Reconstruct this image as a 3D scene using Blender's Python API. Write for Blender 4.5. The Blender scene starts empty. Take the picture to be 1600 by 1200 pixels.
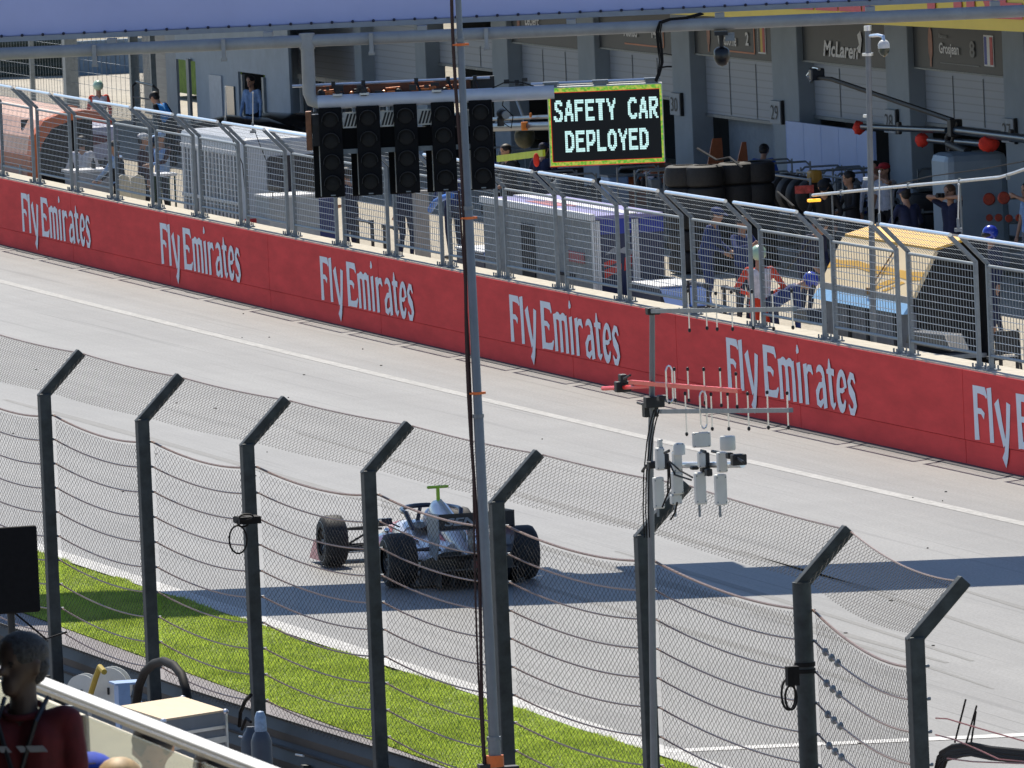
import bpy, math, random
import numpy as np
from mathutils import Vector, Matrix
random.seed(7); rng = np.random.default_rng(7)
SC = bpy.context.scene
COL = SC.collection

# ------------------------------------------------------------------ camera, sky, sun, exposure
CAM_F, CAM_PITCH, CAM_YAW, CAM_ROLL, CAM_H = 16544.5, 0.07331, 1.31159, -0.04238, 11.912
_F = Vector((-math.sin(CAM_YAW)*math.cos(CAM_PITCH), math.cos(CAM_YAW)*math.cos(CAM_PITCH), -math.sin(CAM_PITCH)))
_R = Vector((math.cos(CAM_YAW), math.sin(CAM_YAW), 0)); _U = _R.cross(_F)
_R2 = _R*math.cos(CAM_ROLL) + _U*math.sin(CAM_ROLL); _U2 = _U*math.cos(CAM_ROLL) - _R*math.sin(CAM_ROLL)
EYE = Vector((0, 0, CAM_H))
cam_data = bpy.data.cameras.new('camera'); cam = bpy.data.objects.new('camera', cam_data); COL.objects.link(cam)
cam.matrix_world = Matrix(((_R2.x, _U2.x, -_F.x, 0), (_R2.y, _U2.y, -_F.y, 0), (_R2.z, _U2.z, -_F.z, CAM_H), (0, 0, 0, 1)))
cam_data.sensor_width = 36; cam_data.lens = CAM_F*36/1600; cam_data.clip_start = 1; cam_data.clip_end = 6000
cam_data.dof.use_dof = True; cam_data.dof.focus_distance = 128; cam_data.dof.aperture_fstop = 30
SC.camera = cam

SUN_TO = Vector((-0.70, 0.06, 1.0)).normalized()            # towards the sun
world = bpy.data.worlds.new('World'); SC.world = world; world.use_nodes = True
nt = world.node_tree; bg = nt.nodes['Background']
sky = nt.nodes.new('ShaderNodeTexSky'); sky.sky_type = 'NISHITA'; sky.sun_disc = False
sky.sun_elevation = math.asin(SUN_TO.z); sky.sun_rotation = math.radians(-85); sky.altitude = 700
nt.links.new(sky.outputs[0], bg.inputs[0]); bg.inputs[1].default_value = 0.10; sky.ozone_density = 4.0; sky.dust_density = 0.4
sun_data = bpy.data.lights.new('sun', 'SUN'); sun_data.energy = 4.6; sun_data.angle = math.radians(0.5); sun_data.color = (1, 0.93, 0.81)
sun = bpy.data.objects.new('sun', sun_data); COL.objects.link(sun)
sun.rotation_euler = SUN_TO.to_track_quat('Z', 'Y').to_euler(); sun.location = (-60, 30, 60)
SC.view_settings.view_transform = 'Standard'; SC.view_settings.look = 'None'; SC.view_settings.gamma = 1
SC.view_settings.exposure = 0.50

# ------------------------------------------------------------------ survey helpers: where a sight line meets a real plane
def sight(px, py): return _F + _R2*((px-800)/CAM_F) + _U2*((600-py)/CAM_F)
def PX(px, py, X): d = sight(px, py); return EYE + d*(X/d.x)
def PY(px, py, Y): d = sight(px, py); return EYE + d*(Y/d.y)
def PZ(px, py, z=0.0): d = sight(px, py); return EYE + d*((z-CAM_H)/d.z)
def wall_y(X): u = X+160.026; return 42.6416 + 0.21271e-3*u*u - 0.01926e-5*u**3
def V(*a): return Vector(a)

# ------------------------------------------------------------------ materials
MATS = {}
def mat(name, col, rough=0.6, metal=0.0, var=0.12, scale=6.0, bump=0.0, emit=0.0, spec=0.5, coat=0.0, trans=0.0, stretch=None):
    if name in MATS: return MATS[name]
    m = bpy.data.materials.new(name); m.use_nodes = True; n = m.node_tree; b = n.nodes['Principled BSDF']
    b.inputs['Roughness'].default_value = rough; b.inputs['Metallic'].default_value = metal
    b.inputs['Specular IOR Level'].default_value = spec
    if coat: b.inputs['Coat Weight'].default_value = coat; b.inputs['Coat Roughness'].default_value = 0.08
    tc = n.nodes.new('ShaderNodeTexCoord'); vec = tc.outputs['Object']
    if stretch:
        mp = n.nodes.new('ShaderNodeMapping'); mp.inputs['Scale'].default_value = stretch
        n.links.new(vec, mp.inputs[0]); vec = mp.outputs[0]
    nz = n.nodes.new('ShaderNodeTexNoise'); nz.inputs['Scale'].default_value = scale; nz.inputs['Detail'].default_value = 6; nz.inputs['Roughness'].default_value = 0.65
    n.links.new(vec, nz.inputs['Vector'])
    rp = n.nodes.new('ShaderNodeValToRGB'); rp.color_ramp.elements[0].position = 0.3; rp.color_ramp.elements[1].position = 0.7
    lo = [max(0, c*(1-var)) for c in col]; hi = [min(1, c*(1+var)) for c in col]
    rp.color_ramp.elements[0].color = (*lo, 1); rp.color_ramp.elements[1].color = (*hi, 1)
    n.links.new(nz.outputs['Fac'], rp.inputs[0]); n.links.new(rp.outputs[0], b.inputs['Base Color'])
    if bump:
        bp = n.nodes.new('ShaderNodeBump'); bp.inputs['Strength'].default_value = bump; bp.inputs['Distance'].default_value = 0.02
        n.links.new(nz.outputs['Fac'], bp.inputs['Height']); n.links.new(bp.outputs[0], b.inputs['Normal'])
    if emit: b.inputs['Emission Strength'].default_value = emit; b.inputs['Emission Color'].default_value = (*col, 1)
    if trans: b.inputs['Transmission Weight'].default_value = trans
    MATS[name] = m; return m

STEEL = mat('galvanised steel', (0.22, 0.245, 0.26), 0.5, 0.3, 0.18, 9)
STEEL_D = mat('dull steel', (0.20, 0.22, 0.24), 0.5, 0.4, 0.2, 8)
ALU = mat('bright aluminium', (0.75, 0.76, 0.78), 0.28, 0.9, 0.08, 10)
BLACK = mat('black plastic', (0.012, 0.012, 0.014), 0.55, 0, 0.3, 20)
BLACK_M = mat('matt black paint', (0.006, 0.006, 0.007), 0.8, 0, 0.3, 20, spec=0.2)
RUBBER = mat('tyre rubber', (0.014, 0.014, 0.015), 0.72, 0, 0.35, 25, bump=0.15)
WHITE = mat('white paint', (0.78, 0.78, 0.78), 0.45, 0, 0.05, 5)
OFFWHITE = mat('off white plastic', (0.62, 0.62, 0.58), 0.45, 0, 0.08, 8)
CONC = mat('concrete', (0.46, 0.42, 0.34), 0.9, 0, 0.18, 7, bump=0.3)
RED = mat('red barrier paint', (0.80, 0.080, 0.072), 0.85, 0, 0.13, 2.2, bump=0.05, spec=0.12, stretch=(.35, 1, 1.6))
SILV = mat('bright mesh steel', (0.50, 0.52, 0.54), 0.4, 0.5, 0.15, 12)
LETTER = mat('white lettering vinyl', (0.74, 0.76, 0.80), 0.5, 0, 0.05, 3)
ORANGE = mat('orange paint', (0.72, 0.16, 0.03), 0.5, 0, 0.15, 6)
REDFAB = mat('red cover cloth', (0.75, 0.04, 0.02), 0.8, 0, 0.2, 12, bump=0.5)
NAVY = mat('navy cloth', (0.015, 0.022, 0.07), 0.85, 0, 0.3, 14)
BLUEF = mat('blue cloth', (0.02, 0.06, 0.30), 0.85, 0, 0.25, 14)
SKIN = mat('skin', (0.42, 0.23, 0.15), 0.55, 0, 0.12, 12)
CABLE = mat('black cable', (0.010, 0.009, 0.009), 0.7, 0, 0.3, 30, spec=.2)
ROPE = mat('rusty wire rope', (0.30, 0.21, 0.17), 0.45, 0.25, 0.5, 60)
WIRE = mat('fence wire', (0.05, 0.046, 0.043), 0.7, 0.0, 0.3, 30, spec=.25)
POST = mat('dark fence post', (0.034, 0.041, 0.043), 0.6, 0.15, 0.45, 7, bump=.15)
GREYP = mat('grey panel', (0.28, 0.31, 0.35), 0.6, 0, 0.12, 3)

# ------------------------------------------------------------------ mesh builder
class MB:
    def __init__(s): s.v = []; s.f = []; s.m = []; s.mi = 0
    def add(s, vs, fs):
        o = len(s.v); s.v.extend(tuple(v) for v in vs)
        s.f.extend(tuple(i+o for i in f) for f in fs); s.m.extend([s.mi]*len(fs)); return s
    def hexa(s, c): return s.add(c, [(0,3,2,1),(4,5,6,7),(0,1,5,4),(1,2,6,5),(2,3,7,6),(3,0,4,7)])
    def box(s, lo, hi, M=None):
        x0,y0,z0 = lo; x1,y1,z1 = hi
        c = [Vector(p) for p in ((x0,y0,z0),(x1,y0,z0),(x1,y1,z0),(x0,y1,z0),(x0,y0,z1),(x1,y0,z1),(x1,y1,z1),(x0,y1,z1))]
        if M is not None: c = [M @ p for p in c]
        return s.hexa(c)
    def cbox(s, c, d, M=None): return s.box([c[i]-d[i]/2 for i in range(3)], [c[i]+d[i]/2 for i in range(3)], M)
    def beam(s, a, b, w, h, up=None):
        a, b = Vector(a), Vector(b); d = (b-a).normalized(); up = Vector(up) if up else (Vector((0,0,1)) if abs(d.z) < .95 else Vector((1,0,0)))
        x = d.cross(up).normalized(); y = x.cross(d)
        c = []
        for p in (a, b): c += [p-x*w/2-y*h/2, p+x*w/2-y*h/2, p+x*w/2+y*h/2, p-x*w/2+y*h/2]
        return s.hexa(c)
    def tube(s, pts, r, n=8, cap=True, closed=False):
        pts = [Vector(p) for p in pts]; k = len(pts); rr = r if isinstance(r, (list, tuple)) else [r]*k
        vs = []; fs = []; prev = None
        for i, p in enumerate(pts):
            if closed: t = pts[(i+1) % k]-pts[i-1]
            else: t = pts[min(i+1, k-1)]-pts[max(i-1, 0)]
            t.normalize()
            if prev is None: x = t.orthogonal().normalized()
            else:
                x = prev-t*prev.dot(t)
                x = x.normalized() if x.length > 1e-6 else t.orthogonal().normalized()
            prev = x; y = t.cross(x)
            for j in range(n):
                a = 2*math.pi*j/n; vs.append(p+(x*math.cos(a)+y*math.sin(a))*rr[i])
        for i in range(k if closed else k-1):
            for j in range(n):
                a = i*n+j; b = i*n+(j+1) % n; c = ((i+1) % k)*n
                fs.append((a, b, c+(j+1) % n, c+j))
        if cap and not closed: fs.append(tuple(range(n-1, -1, -1))); fs.append(tuple((k-1)*n+j for j in range(n)))
        return s.add(vs, fs)
    def cyl(s, a, b, r, r2=None, n=12): return s.tube([a, b], [r, r if r2 is None else r2], n)
    def lathe(s, o, axis, prof, n=24, cap=True):
        o = Vector(o); t = Vector(axis).normalized(); x = t.orthogonal().normalized(); y = t.cross(x); vs = []; fs = []
        for d, r in prof:
            for j in range(n):
                a = 2*math.pi*j/n; vs.append(o+t*d+(x*math.cos(a)+y*math.sin(a))*r)
        for i in range(len(prof)-1):
            for j in range(n): fs.append((i*n+j, i*n+(j+1) % n, (i+1)*n+(j+1) % n, (i+1)*n+j))
        if cap:
            if prof[0][1] > 1e-5: fs.append(tuple(range(n-1, -1, -1)))
            if prof[-1][1] > 1e-5: fs.append(tuple((len(prof)-1)*n+j for j in range(n)))
        return s.add(vs, fs)
    def prism(s, poly, vec):
        p = [Vector(q) for q in poly]; v = Vector(vec); n = len(p)
        fs = [tuple(range(n-1, -1, -1)), tuple(range(n, 2*n))] + [(i, (i+1) % n, n+(i+1) % n, n+i) for i in range(n)]
        return s.add(p+[q+v for q in p], fs)
    def ell(s, c, r, nu=18, nv=10, M=None):
        c = Vector(c); vs = []; fs = []
        for i in range(nv+1):
            th = math.pi*i/nv
            for j in range(nu):
                ph = 2*math.pi*j/nu; p = Vector((r[0]*math.sin(th)*math.cos(ph), r[1]*math.sin(th)*math.sin(ph), r[2]*math.cos(th)))
                vs.append(c+(M @ p if M is not None else p))
        for i in range(nv):
            for j in range(nu): fs.append((i*nu+j, (i+1)*nu+j, (i+1)*nu+(j+1) % nu, i*nu+(j+1) % nu))
        return s.add(vs, fs)
    def loft(s, secs, closed=True, cap=True):
        n = len(secs[0]); vs = [p for sec in secs for p in sec]; fs = []
        for i in range(len(secs)-1):
            for j in range(n if closed else n-1): fs.append((i*n+j, i*n+(j+1) % n, (i+1)*n+(j+1) % n, (i+1)*n+j))
        if cap: fs.append(tuple(range(n-1, -1, -1))); fs.append(tuple((len(secs)-1)*n+j for j in range(n)))
        return s.add(vs, fs)
    def quad(s, a, b, c, d): return s.add([a, b, c, d], [(0, 1, 2, 3)])
    def build(s, name, m, parent=None, smooth=False, local=False, origin=None, bevel=0.0):
        ms = m if isinstance(m, (list, tuple)) else [m]
        o = Vector((0, 0, 0))
        if not local:
            if parent is not None: o = Vector(parent['_o'])
            elif origin is not None: o = Vector(origin)
            else:
                a = np.array(s.v); o = Vector(((a[:,0].min()+a[:,0].max())/2, (a[:,1].min()+a[:,1].max())/2, a[:,2].min()))
        me = bpy.data.meshes.new(name); me.from_pydata([(v[0]-o[0], v[1]-o[1], v[2]-o[2]) for v in s.v], [], s.f)
        for q in ms: me.materials.append(q)
        if len(ms) > 1: me.polygons.foreach_set('material_index', s.m)
        if smooth:
            me.polygons.foreach_set('use_smooth', [True]*len(me.polygons)); me.set_sharp_from_angle(angle=0.7)
        me.update()
        ob = bpy.data.objects.new(name, me); COL.objects.link(ob)
        if parent is not None: ob.parent = parent
        else: ob.location = o
        ob['_o'] = tuple(o)
        if bevel:
            bv = ob.modifiers.new('bevel', 'BEVEL'); bv.width = bevel; bv.segments = 2; bv.limit_method = 'ANGLE'
        return ob

def wires(segs, r, n=3):
    """numpy segments (k,2,3) -> one wire mesh as verts / faces"""
    a = segs[:,0]; b = segs[:,1]; d = b-a; d /= np.linalg.norm(d, axis=1)[:,None]+1e-9
    ref = np.where(np.abs(d[:,2:3]) < .9, np.array([[0,0,1.]]), np.array([[1.,0,0]]))
    x = np.cross(d, ref); x /= np.linalg.norm(x, axis=1)[:,None]; y = np.cross(d, x)
    vs = []
    for p in (a, b):
        for j in range(n):
            t = 2*math.pi*j/n; vs.append(p+(x*math.cos(t)+y*math.sin(t))*r)
    vs = np.stack(vs, 1)                                     # k,2n,3
    k = len(segs); base = (np.arange(k)*2*n)[:,None]
    fs = np.concatenate([base+np.array([[j, (j+1) % n, n+(j+1) % n, n+j]]) for j in range(n)], 0)
    return vs.reshape(-1,3), fs
def wire_object(name, segs, r, m, parent=None, o=(0,0,0), n=3):
    vs, fs = wires(np.asarray(segs, float), r, n); vs = vs-np.array(o)
    me = bpy.data.meshes.new(name); me.vertices.add(len(vs)); me.vertices.foreach_set('co', vs.ravel())
    me.loops.add(len(fs)*4); me.loops.foreach_set('vertex_index', fs.ravel().astype(np.int32))
    me.polygons.add(len(fs)); me.polygons.foreach_set('loop_start', np.arange(len(fs), dtype=np.int32)*4)
    me.update(calc_edges=True); me.validate(); me.materials.append(m)
    ob = bpy.data.objects.new(name, me); COL.objects.link(ob)
    if parent is not None: ob.parent = parent
    else: ob.location = o
    return ob

# ------------------------------------------------------------------ things, tags, copies
def tag(o, label, cat, group=None):
    o['label'] = label; o['category'] = cat
    if group: o['group'] = group
    return o
def thing(name, label, cat, loc=(0,0,0), rz=0.0, group=None):
    o = bpy.data.objects.new(name, None); COL.objects.link(o); o.location = loc; o.rotation_euler = (0, 0, rz)
    o.empty_display_size = 0.2; o['_o'] = tuple(loc); return tag(o, label, cat, group)
def struct(o, kind='structure'): o['kind'] = kind; return o
def copy_tree(o, parent=None):
    c = o.copy(); COL.objects.link(c); c.parent = parent
    for ch in list(o.children): copy_tree(ch, c)
    return c
FONT = None
def text_mesh(body, m, name, parent, origin, ux, uz, height, width=None, depth=0.006, shear=0.0, align='LEFT', local=False, bold=0.0):
    """flat raised lettering: origin = lower-left corner, ux = reading direction, uz = up"""
    cu = bpy.data.curves.new(name, 'FONT'); cu.body = body; cu.size = 1; cu.extrude = 0; cu.shear = shear; cu.resolution_u = 3; cu.offset = bold
    ob = bpy.data.objects.new(name, cu); COL.objects.link(ob)
    dg = bpy.context.evaluated_depsgraph_get(); dg.update()
    me = bpy.data.meshes.new_from_object(ob.evaluated_get(dg))
    bpy.data.objects.remove(ob); bpy.data.curves.remove(cu)
    n = len(me.vertices); co = np.zeros(n*3); me.vertices.foreach_get('co', co); co = co.reshape(-1,3)
    x0, x1, y0, y1 = co[:,0].min(), co[:,0].max(), co[:,1].min(), co[:,1].max()
    sy = height/(y1-y0); sx = width/(x1-x0) if width else sy
    ux = np.array(Vector(ux).normalized()); uz = np.array(Vector(uz).normalized()); nn = np.cross(ux, uz)
    base = np.array(origin)-(np.array(parent['_o']) if (parent is not None and not local) else 0)
    w = (co[:,0]-x0)*sx
    if align == 'CENTER': w = w-(x1-x0)*sx/2
    P = base+w[:,None]*ux+((co[:,1]-y0)*sy)[:,None]*uz+nn*depth
    me.vertices.foreach_set('co', P.ravel()); me.materials.clear(); me.materials.append(m); me.update()
    o = bpy.data.objects.new(name, me); COL.objects.link(o); o.parent = parent; return o
# ================================================================== SETTING
def ground_mat(name, col, fine, coarse, rough, spec=0.35, streak=False):
    m = bpy.data.materials.new(name); m.use_nodes = True; n = m.node_tree; b = n.nodes['Principled BSDF']
    tc = n.nodes.new('ShaderNodeTexCoord')
    def noise(scale, detail, stretch=(1,1,1)):
        mp = n.nodes.new('ShaderNodeMapping'); mp.inputs['Scale'].default_value = stretch
        n.links.new(tc.outputs['Object'], mp.inputs[0])
        z = n.nodes.new('ShaderNodeTexNoise'); z.inputs['Scale'].default_value = scale; z.inputs['Detail'].default_value = detail
        z.inputs['Roughness'].default_value = 0.7; n.links.new(mp.outputs[0], z.inputs['Vector']); return z
    def ramp(src, a, ca, bb, cb):
        r = n.nodes.new('ShaderNodeValToRGB'); r.color_ramp.elements[0].position = a; r.color_ramp.elements[1].position = bb
        r.color_ramp.elements[0].color = (ca,)*3+(1,); r.color_ramp.elements[1].color = (cb,)*3+(1,)
        n.links.new(src.outputs['Fac'], r.inputs[0]); return r
    def mul(a, bsock):
        x = n.nodes.new('ShaderNodeMix'); x.data_type = 'RGBA'; x.blend_type = 'MULTIPLY'; x.inputs['Factor'].default_value = 1
        n.links.new(a, x.inputs['A']); n.links.new(bsock, x.inputs['B']); return x.outputs['Result']
    base = n.nodes.new('ShaderNodeRGB'); base.outputs[0].default_value = (*col, 1)
    out = mul(base.outputs[0], ramp(noise(fine, 3), 0.35, 0.72, 0.65, 1.12).outputs[0])
    out = mul(out, ramp(noise(coarse, 6), 0.3, 0.86, 0.7, 1.08).outputs[0])
    if streak:   # rubbered racing line running with the track
        out = mul(out, ramp(noise(0.9, 5, (0.03, 1, 1)), 0.38, 0.84, 0.6, 1.05).outputs[0])
        out = mul(out, ramp(noise(2.2, 2, (0.02, 1.6, 1)), 0.30, 0.74, 0.40, 1.0).outputs[0])
        out = mul(out, ramp(noise(5.0, 2, (0.012, 2.2, 1)), 0.27, 0.55, 0.36, 1.0).outputs[0])
    n.links.new(out, b.inputs['Base Color']); b.inputs['Roughness'].default_value = rough; b.inputs['Specular IOR Level'].default_value = spec
    bp = n.nodes.new('ShaderNodeBump'); bp.inputs['Strength'].default_value = 0.25; bp.inputs['Distance'].default_value = 0.01
    n.links.new(noise(fine, 3).outputs['Fac'], bp.inputs['Height']); n.links.new(bp.outputs[0], b.inputs['Normal'])
    return m
def sheet(name, ya, yb, z, m, x0=-460, x1=60, step=5, origin=(0,0,0)):
    """strip of ground between two curves y=ya(x), y=yb(x)"""
    b = MB(); xs = np.arange(x0, x1+.1, step); vs = []; fs = []
    for x in xs: vs += [(x, ya(x), z), (x, yb(x), z)]
    for i in range(len(xs)-1): fs.append((2*i, 2*i+2, 2*i+3, 2*i+1))
    b.add(vs, fs); return struct(b.build(name, m, origin=(0,0,0)))
ASPH = ground_mat('track asphalt', (0.200, 0.197, 0.190), 26, 0.5, 0.55, 0.5, True)
PITC = ground_mat('pit lane concrete', (0.43, 0.39, 0.32), 14, 0.4, 0.9, 0.3)
FIELD = ground_mat('gravel field', (0.34, 0.30, 0.22), 3, 0.15, 0.95, 0.2)
VERGE = ground_mat('verge concrete', (0.26, 0.24, 0.24), 18, 0.8, 0.9, 0.3)
SOIL = ground_mat('grass soil', (0.22, 0.31, 0.035), 9, 0.7, 0.95, 0.1)
LINE = ground_mat('road marking paint', (0.36, 0.355, 0.34), 10, 1.2, 0.7, 0.4)
NEAR = lambda X: 29.25+0.012*(X+118)                                # inner edge of the white line by the grass
b = MB(); b.quad((-3000,-900,-.03), (900,-900,-.03), (900,2600,-.03), (-3000,2600,-.03)); struct(b.build('ground', FIELD, origin=(0,0,-.03)))
sheet('track', lambda x: NEAR(x)-.05, lambda x: wall_y(x)+.3, 0.0, ASPH)
sheet('pit_lane', lambda x: wall_y(x)+.25, lambda x: 64.0, -0.004, PITC)
sheet('track_line', lambda x: wall_y(x)-2.36, lambda x: wall_y(x)-2.16, 0.004, LINE)
EDGE = ground_mat('white edge paint', (0.48, 0.475, 0.46), 10, 1.2, 0.7, 0.4)
sheet('track_edge_line', lambda x: NEAR(x)-.17, lambda x: NEAR(x)+.13, 0.004, EDGE)
def grass_edge(x): return NEAR(x)-.22+.05*math.sin(x*1.7)+.03*math.sin(x*4.1)
def grass_in(x): return 26.95+0.006*(x+118)
sheet('grass_base', grass_in, grass_edge, 0.008, SOIL)
sheet('verge', lambda x: 12.0, grass_in, 0.0, VERGE)
b = MB()
p0, p1 = PZ(1000, 1176), PZ(1700, 1144); dr = (p1-p0).normalized(); nn = Vector((-dr.y, dr.x, 0))*.16
for p in (p0, p1): p.z = 0.006
b.quad(p0-nn, p1-nn, p1+nn, p0+nn); struct(b.build('finish_line', ground_mat('finish line paint', (0.62, 0.61, 0.59), 10, 1.2, 0.7, 0.4), origin=(0,0,0)))
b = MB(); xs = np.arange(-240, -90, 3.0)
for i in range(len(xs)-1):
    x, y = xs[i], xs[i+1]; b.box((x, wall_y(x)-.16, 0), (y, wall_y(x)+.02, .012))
struct(b.build('wall_foot_shade', mat('painted foot shade', (0.05,0.05,0.055), .8), origin=(0,0,0)))  # dark strip colouring in the shadow along the wall foot

# grass: tens of thousands of blades, one object
GRASS = bpy.data.materials.new('grass blades'); GRASS.use_nodes = True
gn = GRASS.node_tree; gb = gn.nodes['Principled BSDF']; go = gn.nodes['Material Output']
oi = gn.nodes.new('ShaderNodeTexCoord'); gz = gn.nodes.new('ShaderNodeTexNoise'); gz.inputs['Scale'].default_value = 1.1; gz.inputs['Detail'].default_value = 8
gr = gn.nodes.new('ShaderNodeValToRGB'); gr.color_ramp.elements[0].position = .32; gr.color_ramp.elements[1].position = .68
gr.color_ramp.elements[0].color = (0.30, 0.39, 0.05, 1); gr.color_ramp.elements[1].color = (0.44, 0.55, 0.08, 1)
gn.links.new(oi.outputs['Object'], gz.inputs['Vector']); gn.links.new(gz.outputs['Fac'], gr.inputs[0]); gn.links.new(gr.outputs[0], gb.inputs['Base Color'])
gb.inputs['Roughness'].default_value = .55
gt = gn.nodes.new('ShaderNodeBsdfTranslucent'); gn.links.new(gr.outputs[0], gt.inputs['Color'])
gm = gn.nodes.new('ShaderNodeMixShader'); gm.inputs[0].default_value = .62
gn.links.new(gb.outputs[0], gm.inputs[1]); gn.links.new(gt.outputs[0], gm.inputs[2]); gn.links.new(gm.outputs[0], go.inputs[0])
def make_grass(name, n, x0, x1, ya, yb):
    x = rng.uniform(x0, x1, n); u = rng.uniform(0, 1, n); y = np.array([ya(t) for t in x])*(1-u)+np.array([yb(t) for t in x])*u
    h = rng.uniform(.018, .045, n)*(1+.4*(np.sin(x*2.1+y*3.7)*.5+np.sin(x*.7-y*1.3)*.5)); a = rng.uniform(0, 6.283, n); w = rng.uniform(.006, .013, n)
    tx = rng.normal(0, .03, n); ty = rng.normal(0, .03, n); c, s = np.cos(a)*w, np.sin(a)*w; z = np.full(n, .008)
    vs = np.stack([np.stack([x-c, y-s, z], 1), np.stack([x+c, y+s, z], 1), np.stack([x+tx, y+ty, z+h], 1)], 1).reshape(-1, 3)
    me = bpy.data.meshes.new(name); me.vertices.add(len(vs)); me.vertices.foreach_set('co', vs.ravel())
    me.loops.add(len(vs)); me.loops.foreach_set('vertex_index', np.arange(len(vs), dtype=np.int32))
    me.polygons.add(n); me.polygons.foreach_set('loop_start', np.arange(n, dtype=np.int32)*3); me.update(calc_edges=True); me.materials.append(GRASS)
    o = bpy.data.objects.new(name, me); COL.objects.link(o); return struct(o, 'stuff')
make_grass('grass', 260000, -142, -98, grass_in, lambda x: grass_edge(x)-.02)

# dark rubber skid marks, each a long thin worn strip
SKID = ground_mat('rubbered asphalt', (0.150, 0.146, 0.138), 22, 1.5, 0.6, 0.45)
b = MB()
for k, (x0, y0, L, a, w) in enumerate(((-128, 35.2, 16, -.03, .16), (-127, 36.4, 14, -.035, .14), (-131, 33.0, 22, .01, .20), (-138, 34.6, 26, .004, .24), (-150, 36.6, 30, -.004, .22), (-122, 37.5, 12, -.05, .12), (-119, 34.4, 10, -.04, .12), (-160, 34.2, 24, .006, .25))):
    n = 14; vs = []; fs = []
    for i in range(n+1):
        u = i/n; x = x0+L*u; y = y0+a*L*u+.15*math.sin(u*2+k); ww = w*math.sin(math.pi*min(max(u, .04), .96))**.5*(.8+.2*math.sin(7*u+k))/2; vs += [(x, y-ww, .0025), (x, y+ww, .0025)]
    for i in range(n): fs.append((2*i, 2*i+2, 2*i+3, 2*i+1))
    b.add(vs, fs)
struct(b.build('skid_marks', SKID, origin=(0, 0, 0)))
# rubber crumbs and specks lying on the track
b = MB()
for k in range(55):
    x = rng.uniform(-205, -98); y = rng.uniform(29.8, wall_y(x)-.3); r_ = rng.uniform(.008, .026); b.ell((x, y, .006), (r_*1.6, r_, .010), 6, 4)
struct(b.build('rubber_crumbs', RUBBER, origin=(0, 0, 0)), 'stuff')
# ================================================================== PIT WALL
wall = thing('barrier_wall', 'long red painted concrete wall along the far side of the track with white lettering', 'wall', (-160, wall_y(-160), 0))
SEAMS = [-232, -224, -216, -208.6, -200.9] + [-193.37, -184.96, -177.05, -169.18, -163.4, -157.13, -151.24, -144.99, -137.31, -130.5, -124, -117, -110]
b = MB(); sk = MB(); cp = MB()
for a, c in zip(SEAMS[:-1], SEAMS[1:]):
    n = 2; xs = [a+.012+(c-.012-a-.012)*i/n for i in range(n+1)]
    for x, y in zip(xs[:-1], xs[1:]):
        for m_, z0, z1, off, th in ((b, .345, 1.30, 0.0, .10), (sk, 0.0, .335, 0.012, .12)):
            m_.hexa([Vector((x, wall_y(x)+off, z0)), Vector((y, wall_y(y)+off, z0)), Vector((y, wall_y(y)+th, z0)), Vector((x, wall_y(x)+th, z0)),
                     Vector((x, wall_y(x)+off, z1)), Vector((y, wall_y(y)+off, z1)), Vector((y, wall_y(y)+th, z1)), Vector((x, wall_y(x)+th, z1))])
for x in np.arange(-232, -110, 3.0):
    y = x+3.0
    cp.hexa([Vector((x, wall_y(x)+.05, .01)), Vector((y, wall_y(y)+.05, .01)), Vector((y, wall_y(y)+.52, .01)), Vector((x, wall_y(x)+.52, .01)),
             Vector((x, wall_y(x)+.012, 1.325)), Vector((y, wall_y(y)+.012, 1.325)), Vector((y, wall_y(y)+.52, 1.325)), Vector((x, wall_y(x)+.52, 1.325))])
b.build('panel_facing', RED, wall); sk.build('lower_facing', RED, wall); cp.build('core', CONC, wall)

# tall flared lettering, cut as strokes: centre lines (u metres along, v cap heights) with half widths
CAP = 0.74
def stroke(pts, ws):
    L = []; R = []
    for i, (p, w) in enumerate(zip(pts, ws)):
        a = np.array(pts[max(i-1, 0)]); c = np.array(pts[min(i+1, len(pts)-1)]); t = c-a; t = t/np.hypot(*t); nrm = np.array([-t[1], t[0]])
        L.append(np.array(p)+nrm*w); R.append(np.array(p)-nrm*w)
    return L, R
def arc(cx, cy, rx, ry, a0, a1, n=9): return [(cx+rx*math.cos(math.radians(a0+(a1-a0)*i/n)), cy+ry*math.sin(math.radians(a0+(a1-a0)*i/n))) for i in range(n+1)]
S = .095
GLY = []
def g(pts, ws): GLY.append((pts, ws if isinstance(ws, list) else [ws]*len(pts)))
XH = .58                                                             # x-height (m)
g([(.12,0),(.10,.37),(.10,CAP)], [.10,.085,.10]); g([(.02,CAP-.05),(.30,CAP-.05),(.52,CAP-.06),(.60,CAP-.14)], [.05,.05,.06,.025]); g([(.10,.40),(.34,.40),(.47,.34)], [.04,.04,.05])      # F
g([(.77,0),(.75,.4),(.71,CAP)], [.085,.085,.10])                                                                                                                       # l
g([(1.02,XH),(1.16,.28),(1.32,0)], [.10,.085,.07]); g([(1.53,XH),(1.47,.2),(1.37,-.12),(1.27,-.24)], [.085,.075,.08,.10])                                                         # y
g([(2.02,0),(1.98,.37),(1.98,CAP)], [.11,.09,.11]); g([(1.88,CAP-.05),(2.22,CAP-.05),(2.44,CAP-.06),(2.52,CAP-.16)], [.05,.05,.06,.025]); g([(1.98,.40),(2.24,.40),(2.37,.34)], [.04,.04,.05]); g([(2.0,.05),(2.3,.05),(2.5,.06),(2.60,.15)], [.05,.05,.06,.025])   # E
for x0 in (2.74, 3.06, 3.38): g([(x0+.02,0),(x0,.3),(x0-.04,XH)], [.085,.075,.09 if x0 < 2.8 else .07])
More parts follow.
